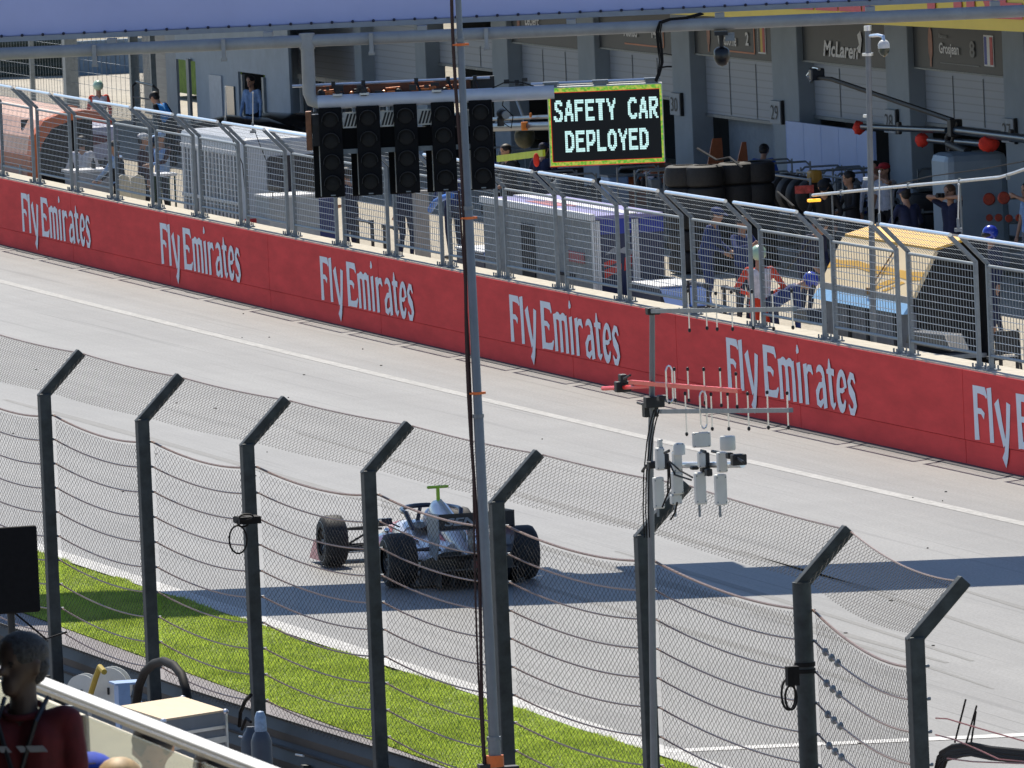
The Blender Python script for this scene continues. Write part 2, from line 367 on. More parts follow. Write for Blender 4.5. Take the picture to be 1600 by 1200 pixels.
g(arc(2.88,XH-.14,.16,.12,165,10), [.03,.035,.045,.055,.06,.06,.06,.06,.06,.06]); g(arc(3.20,XH-.14,.16,.12,165,10), [.03,.035,.045,.055,.06,.06,.06,.06,.06,.06])                   # m
g([(3.70,0),(3.68,.3),(3.64,XH)], [.085,.075,.09]); g([(3.63,XH+.13),(3.62,XH+.17),(3.61,XH+.25)], [.05,.07,.02])                                                           # i
g([(4.02,0),(4.0,.3),(3.96,XH)], [.085,.075,.09]); g([(4.02,XH-.14),(4.12,XH-.05),(4.26,XH-.05),(4.34,XH-.13)], [.03,.05,.055,.02])                                               # r
g([(4.92,0),(4.88,.3),(4.84,XH-.14)], [.085,.08,.07]); g(arc(4.68,XH-.15,.18,.13,0,150,7), [.06,.06,.06,.055,.05,.045,.035,.02]); g([(4.86,.34),(4.66,.31),(4.54,.2),(4.56,.07),(4.68,.04),(4.86,.12)], [.035,.05,.075,.065,.05,.03])   # a
g([(5.30,.05),(5.24,.1),(5.20,.3),(5.16,XH),(5.15,CAP-.02)], [.04,.075,.08,.075,.02]); g([(5.02,XH-.05),(5.18,XH-.03),(5.38,XH-.05)], [.03,.045,.05]); g([(5.22,.10),(5.32,.045),(5.42,.10)], [.05,.045,.02])    # t
g([(5.58,.30),(5.76,.30),(5.86,.33)], .035); g(arc(5.74,.30,.18,.255,10,330,16), [.06,.06,.06,.055,.05,.05,.055,.065,.075,.08,.08,.08,.075,.065,.055,.045,.03])                        # e
g([(6.38,XH-.14),(6.30,XH-.05),(6.18,XH-.04),(6.09,XH-.14),(6.14,.34),(6.30,.24),(6.36,.13),(6.28,.03),(6.14,.03),(6.05,.12)], [.02,.05,.055,.07,.085,.085,.075,.055,.05,.02])            # s
def make_lettering():
    b = MB()
    for k, (pts, ws) in enumerate(GLY):
        Lf, Rt = stroke(pts, ws); d = -.004-.0005*k; vs = []; fs = []
        for l, r in zip(Lf, Rt): vs += [(l[0], d, l[1]), (r[0], d, r[1])]
        for i in range(len(Lf)-1): fs.append((2*i, 2*i+1, 2*i+3, 2*i+2))
        b.add(vs, fs)
    return b.build('lettering', LETTER, wall, local=True)
let0 = make_lettering()
for i, x in enumerate([-210.6, -198.02, -185.56, -173.23, -160.74, -148.58, -136.86, -124.5]):
    o = let0 if i == 0 else let0.copy()
    if i: COL.objects.link(o); o.parent = wall
    xm = x+3.2; o.location = Vector((x, wall_y(xm)-math.tan(math.atan2(wall_y(xm+3)-wall_y(xm-3), 6))*3.2, .375))-Vector(wall['_o'])
    o.rotation_euler = (0, 0, math.atan2(wall_y(xm+3)-wall_y(xm-3), 6))

# ================================================================== FAR MESH FENCE ON THE WALL
PITCH = 3.553; PW = 3.02
FPANEL = thing('mesh_fence', 'x', 'mesh fence')
def fence_panel_parts(t):
    for sx in (0, PW):
        b = MB(); b.beam((sx, 0, 0), (sx, 0, 1.46), .060, .060, (0, 1, 0)); b.beam((sx, .01, 1.44), (sx, -.36, 1.83), .056, .060, (1, 0, 0))
        b.build('post', STEEL, t, local=True, bevel=.008)
        b = MB(); b.cbox((sx, 0, .012), (.2, .2, .02))
        for dx in (-.07, .07):
            for dy in (-.07, .07): b.cyl((sx+dx, dy, .02), (sx+dx, dy, .075), .014, n=6)
        b.build('foot_plate', STEEL_D, t, local=True)
    b = MB(); b.cyl((-.05, -.36, 1.84), (PW+.05, -.36, 1.84), .028, n=8); b.build('top_rail', ALU, t, local=True, smooth=True)
    b = MB(); b.cyl((0, 0, 1.42), (PW, 0, 1.42), .022, n=8); b.build('middle_rail', STEEL, t, local=True, smooth=True)
    b = MB(); b.cyl((0, 0, .20), (PW, 0, .20), .022, n=8); b.build('bottom_rail', STEEL, t, local=True, smooth=True)
    sg = []
    for z in np.arange(.29, 1.40, .103): sg.append([(0, 0, z), (PW, 0, z)])
    wire_object('mesh_bars', sg, .0052, SILV, t, n=4)
    sg = [[(x, .012, .2), (x, .012, 1.42)] for x in np.arange(.10, PW, .127)]
    wire_object('mesh_wires', sg, .0055, STEEL, t)
    sg = []
    for k in range(1, 5): u = k/5; sg.append([(0, -.36*u, 1.45+.39*u), (PW, -.36*u, 1.45+.39*u)])
    for x in np.arange(.10, PW, .127): sg.append([(x, 0, 1.46), (x, -.35, 1.83)])
    wire_object('canopy_mesh', sg, .0036, STEEL, t)
fence_panel_parts(FPANEL)
PLAB = ['beside the left frame edge', 'in front of the orange pit stand, left one', 'in front of the dark opening of the orange pit stand', 'in front of the white table and person in white',
 'in front of the pair of cream chairs', 'left of the white trailer cabin, by its meshed side', 'in front of the meshed side of the white trailer cabin', 'in front of the dark window of the white trailer cabin',
 'in front of the grey cabinet with the blue end', 'below the second start light from the left', 'in front of the crew in navy under the start lights', 'just left of the tall thin mast', 'before the grey left half of the blue pit stand',
 'in front of the navy end of the blue pit stand', 'in front of the low blue and white bench', 'in front of the marshal in orange overalls, left one', 'between the marshal in orange overalls and the yellow pit stand',
 'in front of the yellow pit stand', 'in front of the black end of the yellow pit stand', 'right of the black end of the yellow pit stand', 'at the right frame edge']
for k in range(21):
    n = k-2; x0 = -197.09+PITCH*n+.25; x1 = x0+PW; a = math.atan2(wall_y(x1)-wall_y(x0), PW)
    o = FPANEL if k == 0 else copy_tree(FPANEL)
    o.location = (x0, wall_y(x0)+.14, 1.325); o.rotation_euler = (0, 0, a)
    tag(o, 'bent top steel mesh fence '+PLAB[k], 'mesh fence', 'mesh fences along the red wall')

# ================================================================== NEAR DEBRIS FENCE
PH = 3.66
PXY = [(x, y+.065) for x, y in ((-115.6, 24.16), (-111.39, 24.25), (-106.96, 24.31), (-102.95, 24.46), (-98.79, 24.66), (-94.48, 24.79), (-90.14, 24.97), (-84.78, 24.85), (-79.73, 24.28))]
PL = ['outside the left frame edge', 'first from the left, beside the black screen', 'second from the left, behind the hose arch', 'third from the left, with a cable looped on it', 'left one in front of the racing car',
      'just right of the tall thin mast', 'with the antenna mast strapped to it', 'round one with black straps, where the fence turns', 'last one on the right, with the cable bundle']
posts = []
def post_dirs(i):
    a = Vector((*PXY[max(i-1, 0)], 0)); c = Vector((*PXY[min(i+1, len(PXY)-1)], 0)); return (c-a).normalized()
TIPS = {}
for i, (x, y) in enumerate(PXY):
    t = thing('fence_post', 'tall dark near fence post, '+PL[i], 'fence post', (x, y, 0), 0, 'dark posts of the near debris fence')
    b = MB()
    if i == 7: b.lathe((x, y, 0), (0, 0, 1), [(0, .080), (PH, .080)], 20)
    else:
        b.beam((x, y, 0), (x, y, PH), .17, .10, (1, 0, 0)) if False else b.box((x-.075, y-.062, 0), (x+.075, y+.062, PH))
    b.build('column', POST, t, bevel=.012 if i != 7 else 0, smooth=(i == 7))
    up = Vector((0, .44, .45)); c0 = Vector((x, y-.01, PH-.03)); TIPS[i] = c0+up*1.0
    b = MB(); b.beam(c0-up*.06, c0+up, .11, .10, (1, 0, 0)); b.build('arm', POST, t, bevel=.01)
    b = MB()
    for k in range(10): z = PH-.24-.262*k; b.cyl((x, y+.05, z), (x, y+.11, z), .014, n=6)
    b.build('eye_bolt', STEEL_D, t)
    posts.append(t)
BL = ['left of the first visible post', 'between the first and second posts from the left', 'between the second and third posts from the left', 'in front of the front wheel of the car', 'in front of the cockpit and rear wing of the car', 'right of the rear wheel of the car, before the antenna mast', 'between the antenna mast and the round post', 'narrow one past the round post, with wire clamps']
W_, H_ = .122, .033
for i in range(8):
    A = np.array([*PXY[i], 0.]); B = np.array([*PXY[i+1], 0.]); L = np.linalg.norm(B-A); nrm = np.array([0, .09, 0])
    t = thing('debris_net', 'sagging chain link net '+BL[i], 'net', tuple(A), 0, 'chain link nets of the near debris fence')
    sag = .10 if i != 7 else .16
    top, bot = PH-.24, .95
    nj = int((top-bot)/H_); ni = int((L-.16)/W_)
    J, I = np.meshgrid(np.arange(nj+1), np.arange(ni+1), indexing='ij')
    jit = rng.normal(0, .006, J.shape)
    def pt(u, z, i_=i):
        s = sag*4*u*(1-u); P = A[None]+(B-A)[None]*u.ravel()[:,None]+nrm
        P = P.copy(); P[:,1] += .04*np.sin(u.ravel()*math.pi); P[:,2] = (z-s).ravel(); return P.reshape(u.shape+(3,))
    u = np.clip((.08+(I+(J % 2)*.5)*W_+jit)/L, .02, .98); G = pt(u, bot+J*H_)
    sg = []
    for dj in (0, 1):
        sg.append(np.stack([G[:-1], G[1:]], 2).reshape(-1, 2, 3)) if dj == 0 else None
    e = np.arange(nj) % 2 == 0
    ge = G[:-1][e]; gn_ = G[1:][e]; sg.append(np.stack([ge[:,1:], gn_[:,:-1]], 2).reshape(-1, 2, 3))
    go_ = G[:-1][~e]; gn2 = G[1:][~e]; sg.append(np.stack([go_[:,:-1], gn2[:,1:]], 2).reshape(-1, 2, 3))
    wire_object('chain_link', np.concatenate([s for s in sg if s is not None]), .0020, WIRE, t, A)
    us = np.linspace(.0, 1, 15)
    for k in range(10):
        z = np.full_like(us, top-.262*k); R_ = pt(us, z); b = MB(); b.tube([tuple(q) for q in R_], .0085 if k else .012, 6); b.build('wire_rope', ROPE, t, smooth=True)
    # overhang net between the arm tips
    C0 = np.array([PXY[i][0], PXY[i][1], PH-.03]); C1 = np.array([PXY[i+1][0], PXY[i+1][1], PH-.03]); UP = np.array([0, .44, .45])
    nj = int(.62/.040); J, I = np.meshgrid(np.arange(nj+1), np.arange(int((L-.1)/.115)+1), indexing='ij')
    u = np.clip((.05+(I+(J % 2)*.5)*.115)/L, 0, 1); v = .10+.88*J/nj
    G = C0+(C1-C0)*u[...,None]+UP*v[...,None]; G[...,2] -= (.02 if i != 7 else .10)*4*u*(1-u)
    e = np.arange(nj) % 2 == 0
    sg = [np.stack([G[:-1], G[1:]], 2).reshape(-1,2,3), np.stack([G[:-1][e][:,1:], G[1:][e][:,:-1]], 2).reshape(-1,2,3), np.stack([G[:-1][~e][:,:-1], G[1:][~e][:,1:]], 2).reshape(-1,2,3)]
    wire_object('overhang_net', np.concatenate(sg), .0020, WIRE, t, A)
    b = MB(); b.tube([tuple(q) for q in G[-1]], .008, 5); b.build('top_rope', ROPE, t)
    if i == 7:
        for k in range(1, 7):
            z = top-.262*k
            for q in (.09, .14, .19):
                P = pt(np.array([q]), np.array([z]))[0]; b = MB(); b.ell(P, (.03, .03, .035), 8, 6); b.build('rope_clamp', STEEL if q > .1 else STEEL_D, t, smooth=True)
# guard rail: three beams seen from behind, dark
gt_ = thing('guard_rail', 'dark steel guard rail running along the foot of the near debris fence', 'guard rail', (-105, 24.6, 0))
b = MB(); pr = MB(); sp = MB()
for k, (z0, z1) in enumerate(((.02, .31), (.30, .60), (.59, .88))):
    for (xa, ya), (xb, yb) in zip(PXY[:-2], PXY[1:-1]):
        ya += .22; yb += .22
        prof = [(0, z0), (.05, z0+.05), (.0, z0+.15), (.05, z0+.25), (0, z1)]
        b.loft([[Vector((x, y+d, z)) for d, z in prof]+[Vector((x, y+d-.012, z)) for d, z in reversed(prof)] for x, y in ((xa, ya), (xb, yb))])
for (xa, ya), (xb, yb) in zip(PXY[:-2], PXY[1:-1]):
    for u in (.25, .75):
        x = xa+(xb-xa)*u; y = ya+(yb-ya)*u+.1; pr.box((x-.06, y+.02, 0), (x+.06, y+.10, .50)); sp.cyl((x-.1, y-.01, .60), (x+.25, y-.02, .62), .012, n=6)
b.build('rail_beam', mat('dark rail steel', (.05, .052, .055), .6, .3), gt_); pr.build('rail_post', POST, gt_); sp.build('rail_bolt', ALU, gt_)
# ================================================================== START GANTRY
GX = -127.9
# the gantry stands slightly askew to the track: build it square in its own frame, then turn it
_T = Matrix.Translation((GX, 39, 0)) @ Matrix.Rotation(math.radians(-15.5), 4, 'Z') @ Matrix.Translation((-GX, -39, 0)); _Ti = _T.inverted()
_before = set(o.name for o in COL.objects); _world_PX = PX
def PX(px, py, X): d = _Ti.to_3x3() @ sight(px, py); e = _Ti @ EYE; return e+d*((X-e.x)/d.x)
PIPE = mat('gantry pipe paint', (0.30, 0.31, 0.32), 0.5, 0.1, 0.12, 4)
TUBE = mat('pale blue grey tube', (0.50, 0.54, 0.62), 0.4, 0.1, 0.08, 4)
BAN = mat('blue grey banner sheet', (0.42, 0.46, 0.74), 0.55, 0, 0.05, 0.8)
BANTRIM = mat('banner edge trim', (0.30, 0.32, 0.36), 0.5, 0.2, 0.1, 5)
gan = thing('start_gantry', 'overhead gantry across the track with a blue grey banner and grey pipes', 'gantry', (GX, 24, 0))
BXP = GX-.40
pL = PX(-700, 100, BXP); pR = PX(1330, -2, BXP); zb = (PX(0, 65, BXP).z+PX(1200, 5, BXP).z)/2
b = MB(); b.box((BXP-.22, pL.y-1, zb+.02), (BXP, 56, zb+5.0)); b.build('banner', BAN, gan, bevel=.02)
b = MB(); b.box((BXP-.30, pL.y-1, zb-.045), (BXP+.03, 56, zb+.02)); b.build('banner_edge', BANTRIM, gan)
b = MB(); y = PX(0, 65, BXP).y-.5
while y < 43: b.ell((BXP+.035, y, zb+.03), (.02, .02, .02), 8, 6); y += .262
b.build('edge_bolt', mat('dark bolt', (.02, .02, .05), .5), gan)
q0, q1 = PX(0, 92, GX), PX(1560, 11, GX)
zp = (q0.z+q1.z)/2; 
b = MB(); b.cyl((GX, 22, zp), (GX, 56, zp), .078, n=14); b.build('main_pipe', PIPE, gan, smooth=True)
b = MB()
for px, py in ((175, 82), (419, 70), (660, 57), (893, 48), (1125, 36), (1360, 18), (1555, 8)):
    q = PX(px, py, GX); b.box((GX-.30, q.y-.06, zp+.02), (GX+.02, q.y+.06, zb-.047))
b.build('bracket_arm', PIPE, gan)
b = MB()
for px, py in ((148, 88), (350, 84), (580, 62), (760, 58)): q = PX(px, py, GX); b.cbox((GX+.03, q.y, zp-.06), (.20, .05, .26)); b.cbox((GX+.05, q.y, zp-.19), (.1, .08, .04))
b.build('pipe_clamp', PIPE, gan)
v0, v1 = PX(480, 70, GX), PX(484, 168, GX)
lz = PX(500, 160, GX).z; lzr = PX(866, 143, GX)
b = MB(); b.tube([(GX, v0.y, zp), (GX, v0.y, lz+.12), (GX, v0.y+.03, lz+.03), (GX, v0.y+.12, lz)], .085, 14); b.cyl((GX, v0.y, zp-.1), (GX, v0.y, zp+.1), .10, n=14); b.build('drop_pipe', PIPE, gan, smooth=True)
b = MB(); b.cyl((GX, v0.y+.1, lz), (GX, lzr.y, (lz+lzr.z)/2), .088, n=16); b.build('lower_tube', TUBE, gan, smooth=True)
for px in (528, 570, 683): 
    q = PX(px, 160, GX); b = MB(); b.box((GX-.1, q.y-.06, lz+.075), (GX+.11, q.y+.06, lz+.10)); b.build('hanger_plate', OFFWHITE, gan)
lo = PX(640, 233, GX).z
b = MB(); yL = PX(505, 233, GX).y; yR = PX(770, 220, GX).y; b.box((GX-.10, yL, lo-.03), (GX-.05, yR, lo+.03)); b.build('lower_bar', STEEL, gan)
hz = PX(640, 184, GX).z
for px0, px1 in ((539, 561), (598, 619), (656, 678)):
    ya, yb = PX(px0, 184, GX).y, PX(px1, 184, GX).y; b = MB(); b.box((GX-.06, ya-.03, hz-.10), (GX-.04, yb+.03, hz+.10)); b.build('striped_plate', OFFWHITE, gan)
    b = MB()
    for k in range(5):
        y = ya-.02+(yb-ya)*k/4.2; b.prism([(GX-.036, y, hz-.08), (GX-.036, y+.025, hz-.08), (GX-.036, y+.075, hz+.08), (GX-.036, y+.05, hz+.08)], (.004, 0, 0))
    b.build('stripe', BLACK, gan)

for px0, px1 in ((536, 562), (595, 621), (654, 680), (712, 738)):
    q0_, q1_ = PX(px0, 215, GX), PX(px1, 215, GX); b = MB(); b.box((GX-.16, q0_.y-.02, q0_.z-.17), (GX-.10, q1_.y+.02, q0_.z+.13)); b.build('rear_lamp_box', BLACK_M, gan)
rl = random.Random(11); b = MB()
for k in range(26):
    y_ = PX(500, 150, GX).y+rl.random()*2.6; z_ = lz+.08+rl.random()*.10; d_ = rl.uniform(.02, .05); b.cbox((GX+rl.uniform(-.12, .08), y_, z_), (d_, d_*rl.uniform(.8, 3), d_*rl.uniform(.8, 2)))
b.build('tube_fitting', BLACK, gan)
b = MB()
b.tube([(GX+.02, PX(770, 150, GX).y, lz+.09), (GX+.03, PX(790, 140, GX).y, lz+.16), (GX+.02, PX(815, 140, GX).y, lz+.15), (GX, PX(835, 140, GX).y, lz+.09)], .008, 5); b.build('tube_cable', CABLE, gan)
# row of amber work lamps in a tray above the tube
t = thing('lamp_tray', 'long tray of amber lamps under a thin chrome bar above the start lights', 'lamp tray', (GX-.25, PX(620, 140, GX).y, lz+.2))
ya, yb = PX(487, 140, GX).y, PX(735, 132, GX).y; tz = PX(540, 146, GX).z; 
b = MB(); b.box((GX-.35, ya, tz-.09), (GX-.2, yb, tz-.05)); b.box((GX-.35, ya, tz-.09), (GX-.33, yb, tz+.1)); b.build('tray', mat('brown tray', (.10, .04, .02), .6), t)
AMB = mat('amber lamp', (0.50, 0.15, 0.04), 0.35, 0.2, 0.6, 25)
n = 15; rl = random.Random(5)
for k in range(n):
    y = ya+.08+(yb-ya-.16)*k/(n-1)+rl.uniform(-.03, .03); b = MB(); r_ = rl.uniform(.6, 1.0)
    if k % 3 == 1: b.box((GX-.30, y-.10*r_, tz-.05), (GX-.22, y+.10*r_, tz-.05+.07*r_)); b.cyl((GX-.24, y-.08, tz+.03), (GX-.24, y+.1, tz+.04), .012, n=6)
    else: b.lathe((GX-.30, y, tz-.015), (1, rl.uniform(-.4, .4), rl.uniform(-.1, .4)), [(0, .02), (.02, .040*r_), (.08, .048*r_), (.10, .035*r_)], 10)
    b.build('lamp', AMB if k % 4 else BLACK, t)
b = MB(); b.cyl((GX-.2, ya-.25, tz+.11), (GX-.2, PX(765, 122, GX).y, tz+.115), .018, n=8); b.build('chrome_bar', ALU, t, smooth=True)
b = MB()
for px in (520, 567, 650, 700, 742): y = PX(px, 130, GX).y; b.cbox((GX-.2, y, tz+.11), (.06, .05, .08)); b.beam((GX-.2, y, tz+.1), (GX-.05, y+.05, lz+.08), .025, .025)
b.build('bar_clamp', BLACK, t)
t2 = tag((lambda b: (b.box((GX-.4, yb+.02, tz-.1), (GX-.3, PX(772, 128, GX).y, tz+.13)), b.build('flood_lamp_back', BLACK, None))[1])(MB()), 'black slanted flood lamp housing at the right end of the amber lamp tray', 'flood lamp')

# five start lights
LENS = mat('unlit dark lens', (0.010, 0.010, 0.011), 0.55, 0, 0.2, 10, spec=.25)
SLL = ['leftmost of the five', 'second from the left of the five', 'middle one of the five', 'fourth from the left, beside the thin mast', 'rightmost of the five, right of the thin mast']
sl = thing('start_light', 'x', 'start light')
b = MB(); b.box((-.10, -.147, 0), (.08, .147, 1.13)); b.build('housing', BLACK_M, sl, local=True, bevel=.012)
for k in range(4):
    z = .17+.268*k
    b = MB(); b.lathe((.08, 0, z), (1, 0, 0), [(0, .095), (.012, .09), (.018, .05), (.02, .001)], 24); b.build('lens', LENS, sl, local=True, smooth=True)
    b = MB(); secs = []
    for i in range(13):
        a = math.radians(-10+200*i/12); secs.append([Vector((.08, .108*math.cos(a), z+.108*math.sin(a))), Vector((.08, .100*math.cos(a), z+.100*math.sin(a))), Vector((.17, .100*math.cos(a), z+.098*math.sin(a))), Vector((.17, .108*math.cos(a), z+.106*math.sin(a)))])
    b.loft(secs); b.build('visor', BLACK, sl, local=True)
b = MB(); b.box((-.42, -.24, -.02), (-.20, .06, 1.0)); b.build('rear_housing', BLACK_M, sl, local=True, bevel=.012)
b = MB(); b.box((-.198, -.165, 0), (-.190, -.150, 1.0)); b.build('edge_strip', OFFWHITE, sl, local=True)
b = MB(); b.box((-.06, -.08, 1.13), (.05, .06, 1.20)); b.box((-.22, -.03, .55), (-.08, .03, .60)); b.build('bracket', STEEL_D, sl, local=True)
b = MB(); b.box((.081, -.03, .015), (.083, .03, .03)); b.build('maker_plate', STEEL, sl, local=True)
for k, (px, pyb, pyt) in enumerate(((520, 308, 171), (579, 305, 167), (637.5, 302, 163.5), (696, 299, 160), (755, 296, 156))):
    o = sl if k == 0 else copy_tree(sl); q = PX(px+1, pyb, GX+.08); o.location = (GX, q.y, q.z+.0)
    tag(o, 'black unlit start light with round lenses, '+SLL[k], 'start light', 'start lights hanging from the gantry')
# side lamp board, small cameras
q = PX(484, 205, GX); t = thing('side_lamp_board', 'narrow brown lamp board seen edge on left of the start lights', 'lamp board', (GX, q.y, q.z-.25))
b = MB(); b.box((GX-.35, q.y-.05, q.z-.25), (GX-.1, q.y+.02, q.z+.24)); b.build('board', mat('brown board', (.22, .09, .04), .6, 0, .4, 12), t)
b = MB(); b.box((GX-.3, q.y+.03, q.z-.2), (GX-.12, q.y+.16, q.z+.2)); b.lathe((GX-.1, q.y+.1, q.z+.1), (1, 0, 0), [(0, .05), (.08, .06)], 12); b.build('lamp_box', BLACK, t)
q = PX(783, 180, GX+.1); t = thing('small_camera', 'small black camera hanging on a cable right of the last start light', 'camera', (q.x, q.y, q.z))
b = MB(); b.lathe((GX, q.y, q.z+.02), (1, .25, -.1), [(0, .05), (.02, .065), (.16, .065), (.2, .05)], 14); b.build('camera_body', BLACK, t, smooth=True)
b = MB(); b.lathe((GX+.2, q.y+.05, q.z+.01), (1, .25, -.1), [(0, .045), (.06, .05), (.062, .03)], 14); b.build('camera_hood', STEEL_D, t, smooth=True)
b = MB(); b.cyl((GX+.05, q.y-.01, q.z-.14), (GX+.05, q.y-.01, q.z-.03), .045, n=10); b.build('mount', BLACK, t)
b = MB(); b.tube([(GX+.05, q.y+.02, q.z-.1), (GX+.05, q.y+.12, q.z-.17), (GX+.05, q.y+.15, q.z-.02), (GX, q.y+.02, q.z+.12), (GX-.05, q.y+.05, lz)], .008, 6); b.build('camera_cable', CABLE, t)

# message sign
MS = thing('message_sign', 'LED message sign reading SAFETY CAR DEPLOYED in a green and yellow border', 'message sign', (GX, PX(945, 262, GX).y, PX(945, 258, GX).z))
TL, TR, BR, BL_ = PX(857, 137, GX), PX(1037, 129.5, GX), PX(1037, 253.5, GX), PX(857, 262, GX)
y0, y1 = (TL.y+BL_.y)/2, (TR.y+BR.y)/2; z1 = (TL.z+TR.z)/2; z0 = (BL_.z+BR.z)/2
b = MB(); b.box((GX-.30, y0, z0), (GX, y1, z1)); b.build('cabinet', mat('cream cabinet', (.62, .60, .52), .5), MS, bevel=.006)
b = MB(); b.box((GX+.001, y0+.012, z0+.012), (GX+.008, y1-.012, z1-.012)); 
BORD = bpy.data.materials.new('LED border'); BORD.use_nodes = True; n = BORD.node_tree; pb = n.nodes['Principled BSDF']
tc = n.nodes.new('ShaderNodeTexCoord'); wv = n.nodes.new('ShaderNodeTexWave'); wv.inputs['Scale'].default_value = 22; wv.bands_direction = 'Y'; n.links.new(tc.outputs['Object'], wv.inputs['Vector'])
nz = n.nodes.new('ShaderNodeTexNoise'); nz.inputs['Scale'].default_value = 30; n.links.new(tc.outputs['Object'], nz.inputs['Vector'])
r1 = n.nodes.new('ShaderNodeValToRGB'); r1.color_ramp.elements[0].color = (.16, .62, .03, 1); r1.color_ramp.elements[1].color = (.75, .78, .12, 1); r1.color_ramp.elements[0].position = .4; r1.color_ramp.elements[1].position = .62
n.links.new(nz.outputs['Fac'], r1.inputs[0]); mm = n.nodes.new('ShaderNodeMix'); mm.data_type = 'RGBA'; mm.blend_type = 'MULTIPLY'; mm.inputs['Factor'].default_value = .6
n.links.new(r1.outputs[0], mm.inputs['A']); n.links.new(wv.outputs[0], mm.inputs['B']); n.links.new(mm.outputs['Result'], pb.inputs['Emission Color']); pb.inputs['Emission Strength'].default_value = .62
pb.inputs['Base Color'].default_value = (.02, .02, .02, 1)
b.build('led_border', BORD, MS)
m1 = .066; b = MB(); b.box((GX+.009, y0+m1*.65, z0+m1), (GX+.014, y1-m1*.55, z1-m1*1.1)); b.build('led_screen', mat('LED screen black', (.004, .004, .004), .6), MS)
b = MB(); rr = .006; Y0, Y1, Z0, Z1 = y0+m1*.65, y1-m1*.55, z0+m1, z1-m1*1.1
for lo_, hi_ in (((Y0-.008, Z0), (Y0, Z1)), ((Y0, Z0-.008), (Y1, Z0)), ((Y0, Z1), (Y1, Z1+.008)), ((y0+.004, z0+.002), (y1-.004, z0+.011))): b.box((GX+.009, lo_[0], lo_[1]), (GX+.0125, hi_[0], hi_[1]))
b.build('red_edge_leds', mat('red led', (.55, .03, .01), .5, emit=.5), MS)
FNT = {'S': '..XXXX.,.XXXXXX,.XX..XX,.XX....,.XXX...,..XXXX.,....XXX,.....XX,XX...XX,XXX.XXX,.XXXXX.', 'A': '...XX..,..XXX..,..XXXX.,..XXXX.,.XX.XX.,.XX.XX.,.XXXXX.,.XXXXXX,XX...XX,XX...XX,XX...XX',
 'F': 'XXXXXXX,XXXXXXX,XX.....,XX.....,XXXXXX.,XXXXXX.,XX.....,XX.....,XX.....,XX.....,XX.....', 'E': 'XXXXXXX,XXXXXXX,XX.....,XX.....,XXXXXX.,XXXXXX.,XX.....,XX.....,XX.....,XXXXXXX,XXXXXXX',
 'T': 'XXXXXXX,XXXXXXX,..XXX..,..XXX..,..XXX..,..XXX..,..XXX..,..XXX..,..XXX..,..XXX..,..XXX..', 'Y': 'XX....X,XX...XX,.XX..XX,.XX.XX.,..XXXX.,..XXX..,..XXX..,...XX..,...XX..,...XX..,...XX..',
 'C': '..XXXX.,.XXXXXX,XXX..XX,XX.....,XX.....,XX.....,XX.....,XX.....,XXX..XX,.XXXXXX,..XXXX.', 'R': 'XXXXXX.,XXXXXXX,XX...XX,XX...XX,XX..XXX,XXXXXX.,XXXXX..,XX.XX..,XX.XXX.,XX..XX.,XX...XX',
 'D': 'XXXXX..,XXXXXX.,XX..XXX,XX...XX,XX...XX,XX...XX,XX...XX,XX...XX,XX..XXX,XXXXXX.,XXXXX..', 'P': 'XXXXXX.,XXXXXXX,XX...XX,XX...XX,XX...XX,XX..XXX,XXXXXX.,XXXXX..,XX.....,XX.....,XX.....',
 'L': 'XX.....,XX.....,XX.....,XX.....,XX.....,XX.....,XX.....,XX.....,XX.....,XXXXXXX,XXXXXXX', 'O': '..XXX..,.XXXXX.,XXX.XXX,XX...XX,XX...XX,XX...XX,XX...XX,XX...XX,XXX.XXX,.XXXXX.,..XXX..'}
LEDW = mat('LED white', (0.50, 0.74, 0.70), 0.5, emit=0.80, var=.10, scale=60)
W = Y1-Y0; Hh = Z1-Z0
for txt, fx, fz in (('SAFETY CAR', .022, .105), ('DEPLOYED', .118, .555)):
    for k, ch in enumerate(txt):
        if ch == ' ': continue
        b = MB()
        for r, row in enumerate(FNT[ch].split(',')):
            for c, v_ in enumerate(row):
                if v_ == 'X':
                    yy = Y0+W*(fx+.0975*k+.0118*c); zz = Z1-Hh*(fz+.0285*r); b.quad((GX+.0155, yy, zz-Hh*.0285), (GX+.0155, yy+W*.0100, zz-Hh*.0285), (GX+.0155, yy+W*.0100, zz-Hh*.003), (GX+.0155, yy, zz-Hh*.003))
        b.build('led_letter', LEDW, MS)
b = MB()
for f in (.02, .45, .90): y = y0+(y1-y0)*f; b.box((GX-.22, y-.06, z1), (GX-.05, y+.1, z1+.05)); b.box((GX-.24, y-.08, z1+.05), (GX-.02, y+.12, z1+.065))
b.build('mounting_clamp', STEEL_D, MS)
b = MB(); b.cyl((GX-.15, y0-.2, z1+.045), (GX-.15, y1-.1, z1+.045), .02, n=8); b.build('mounting_bar', ALU, MS)
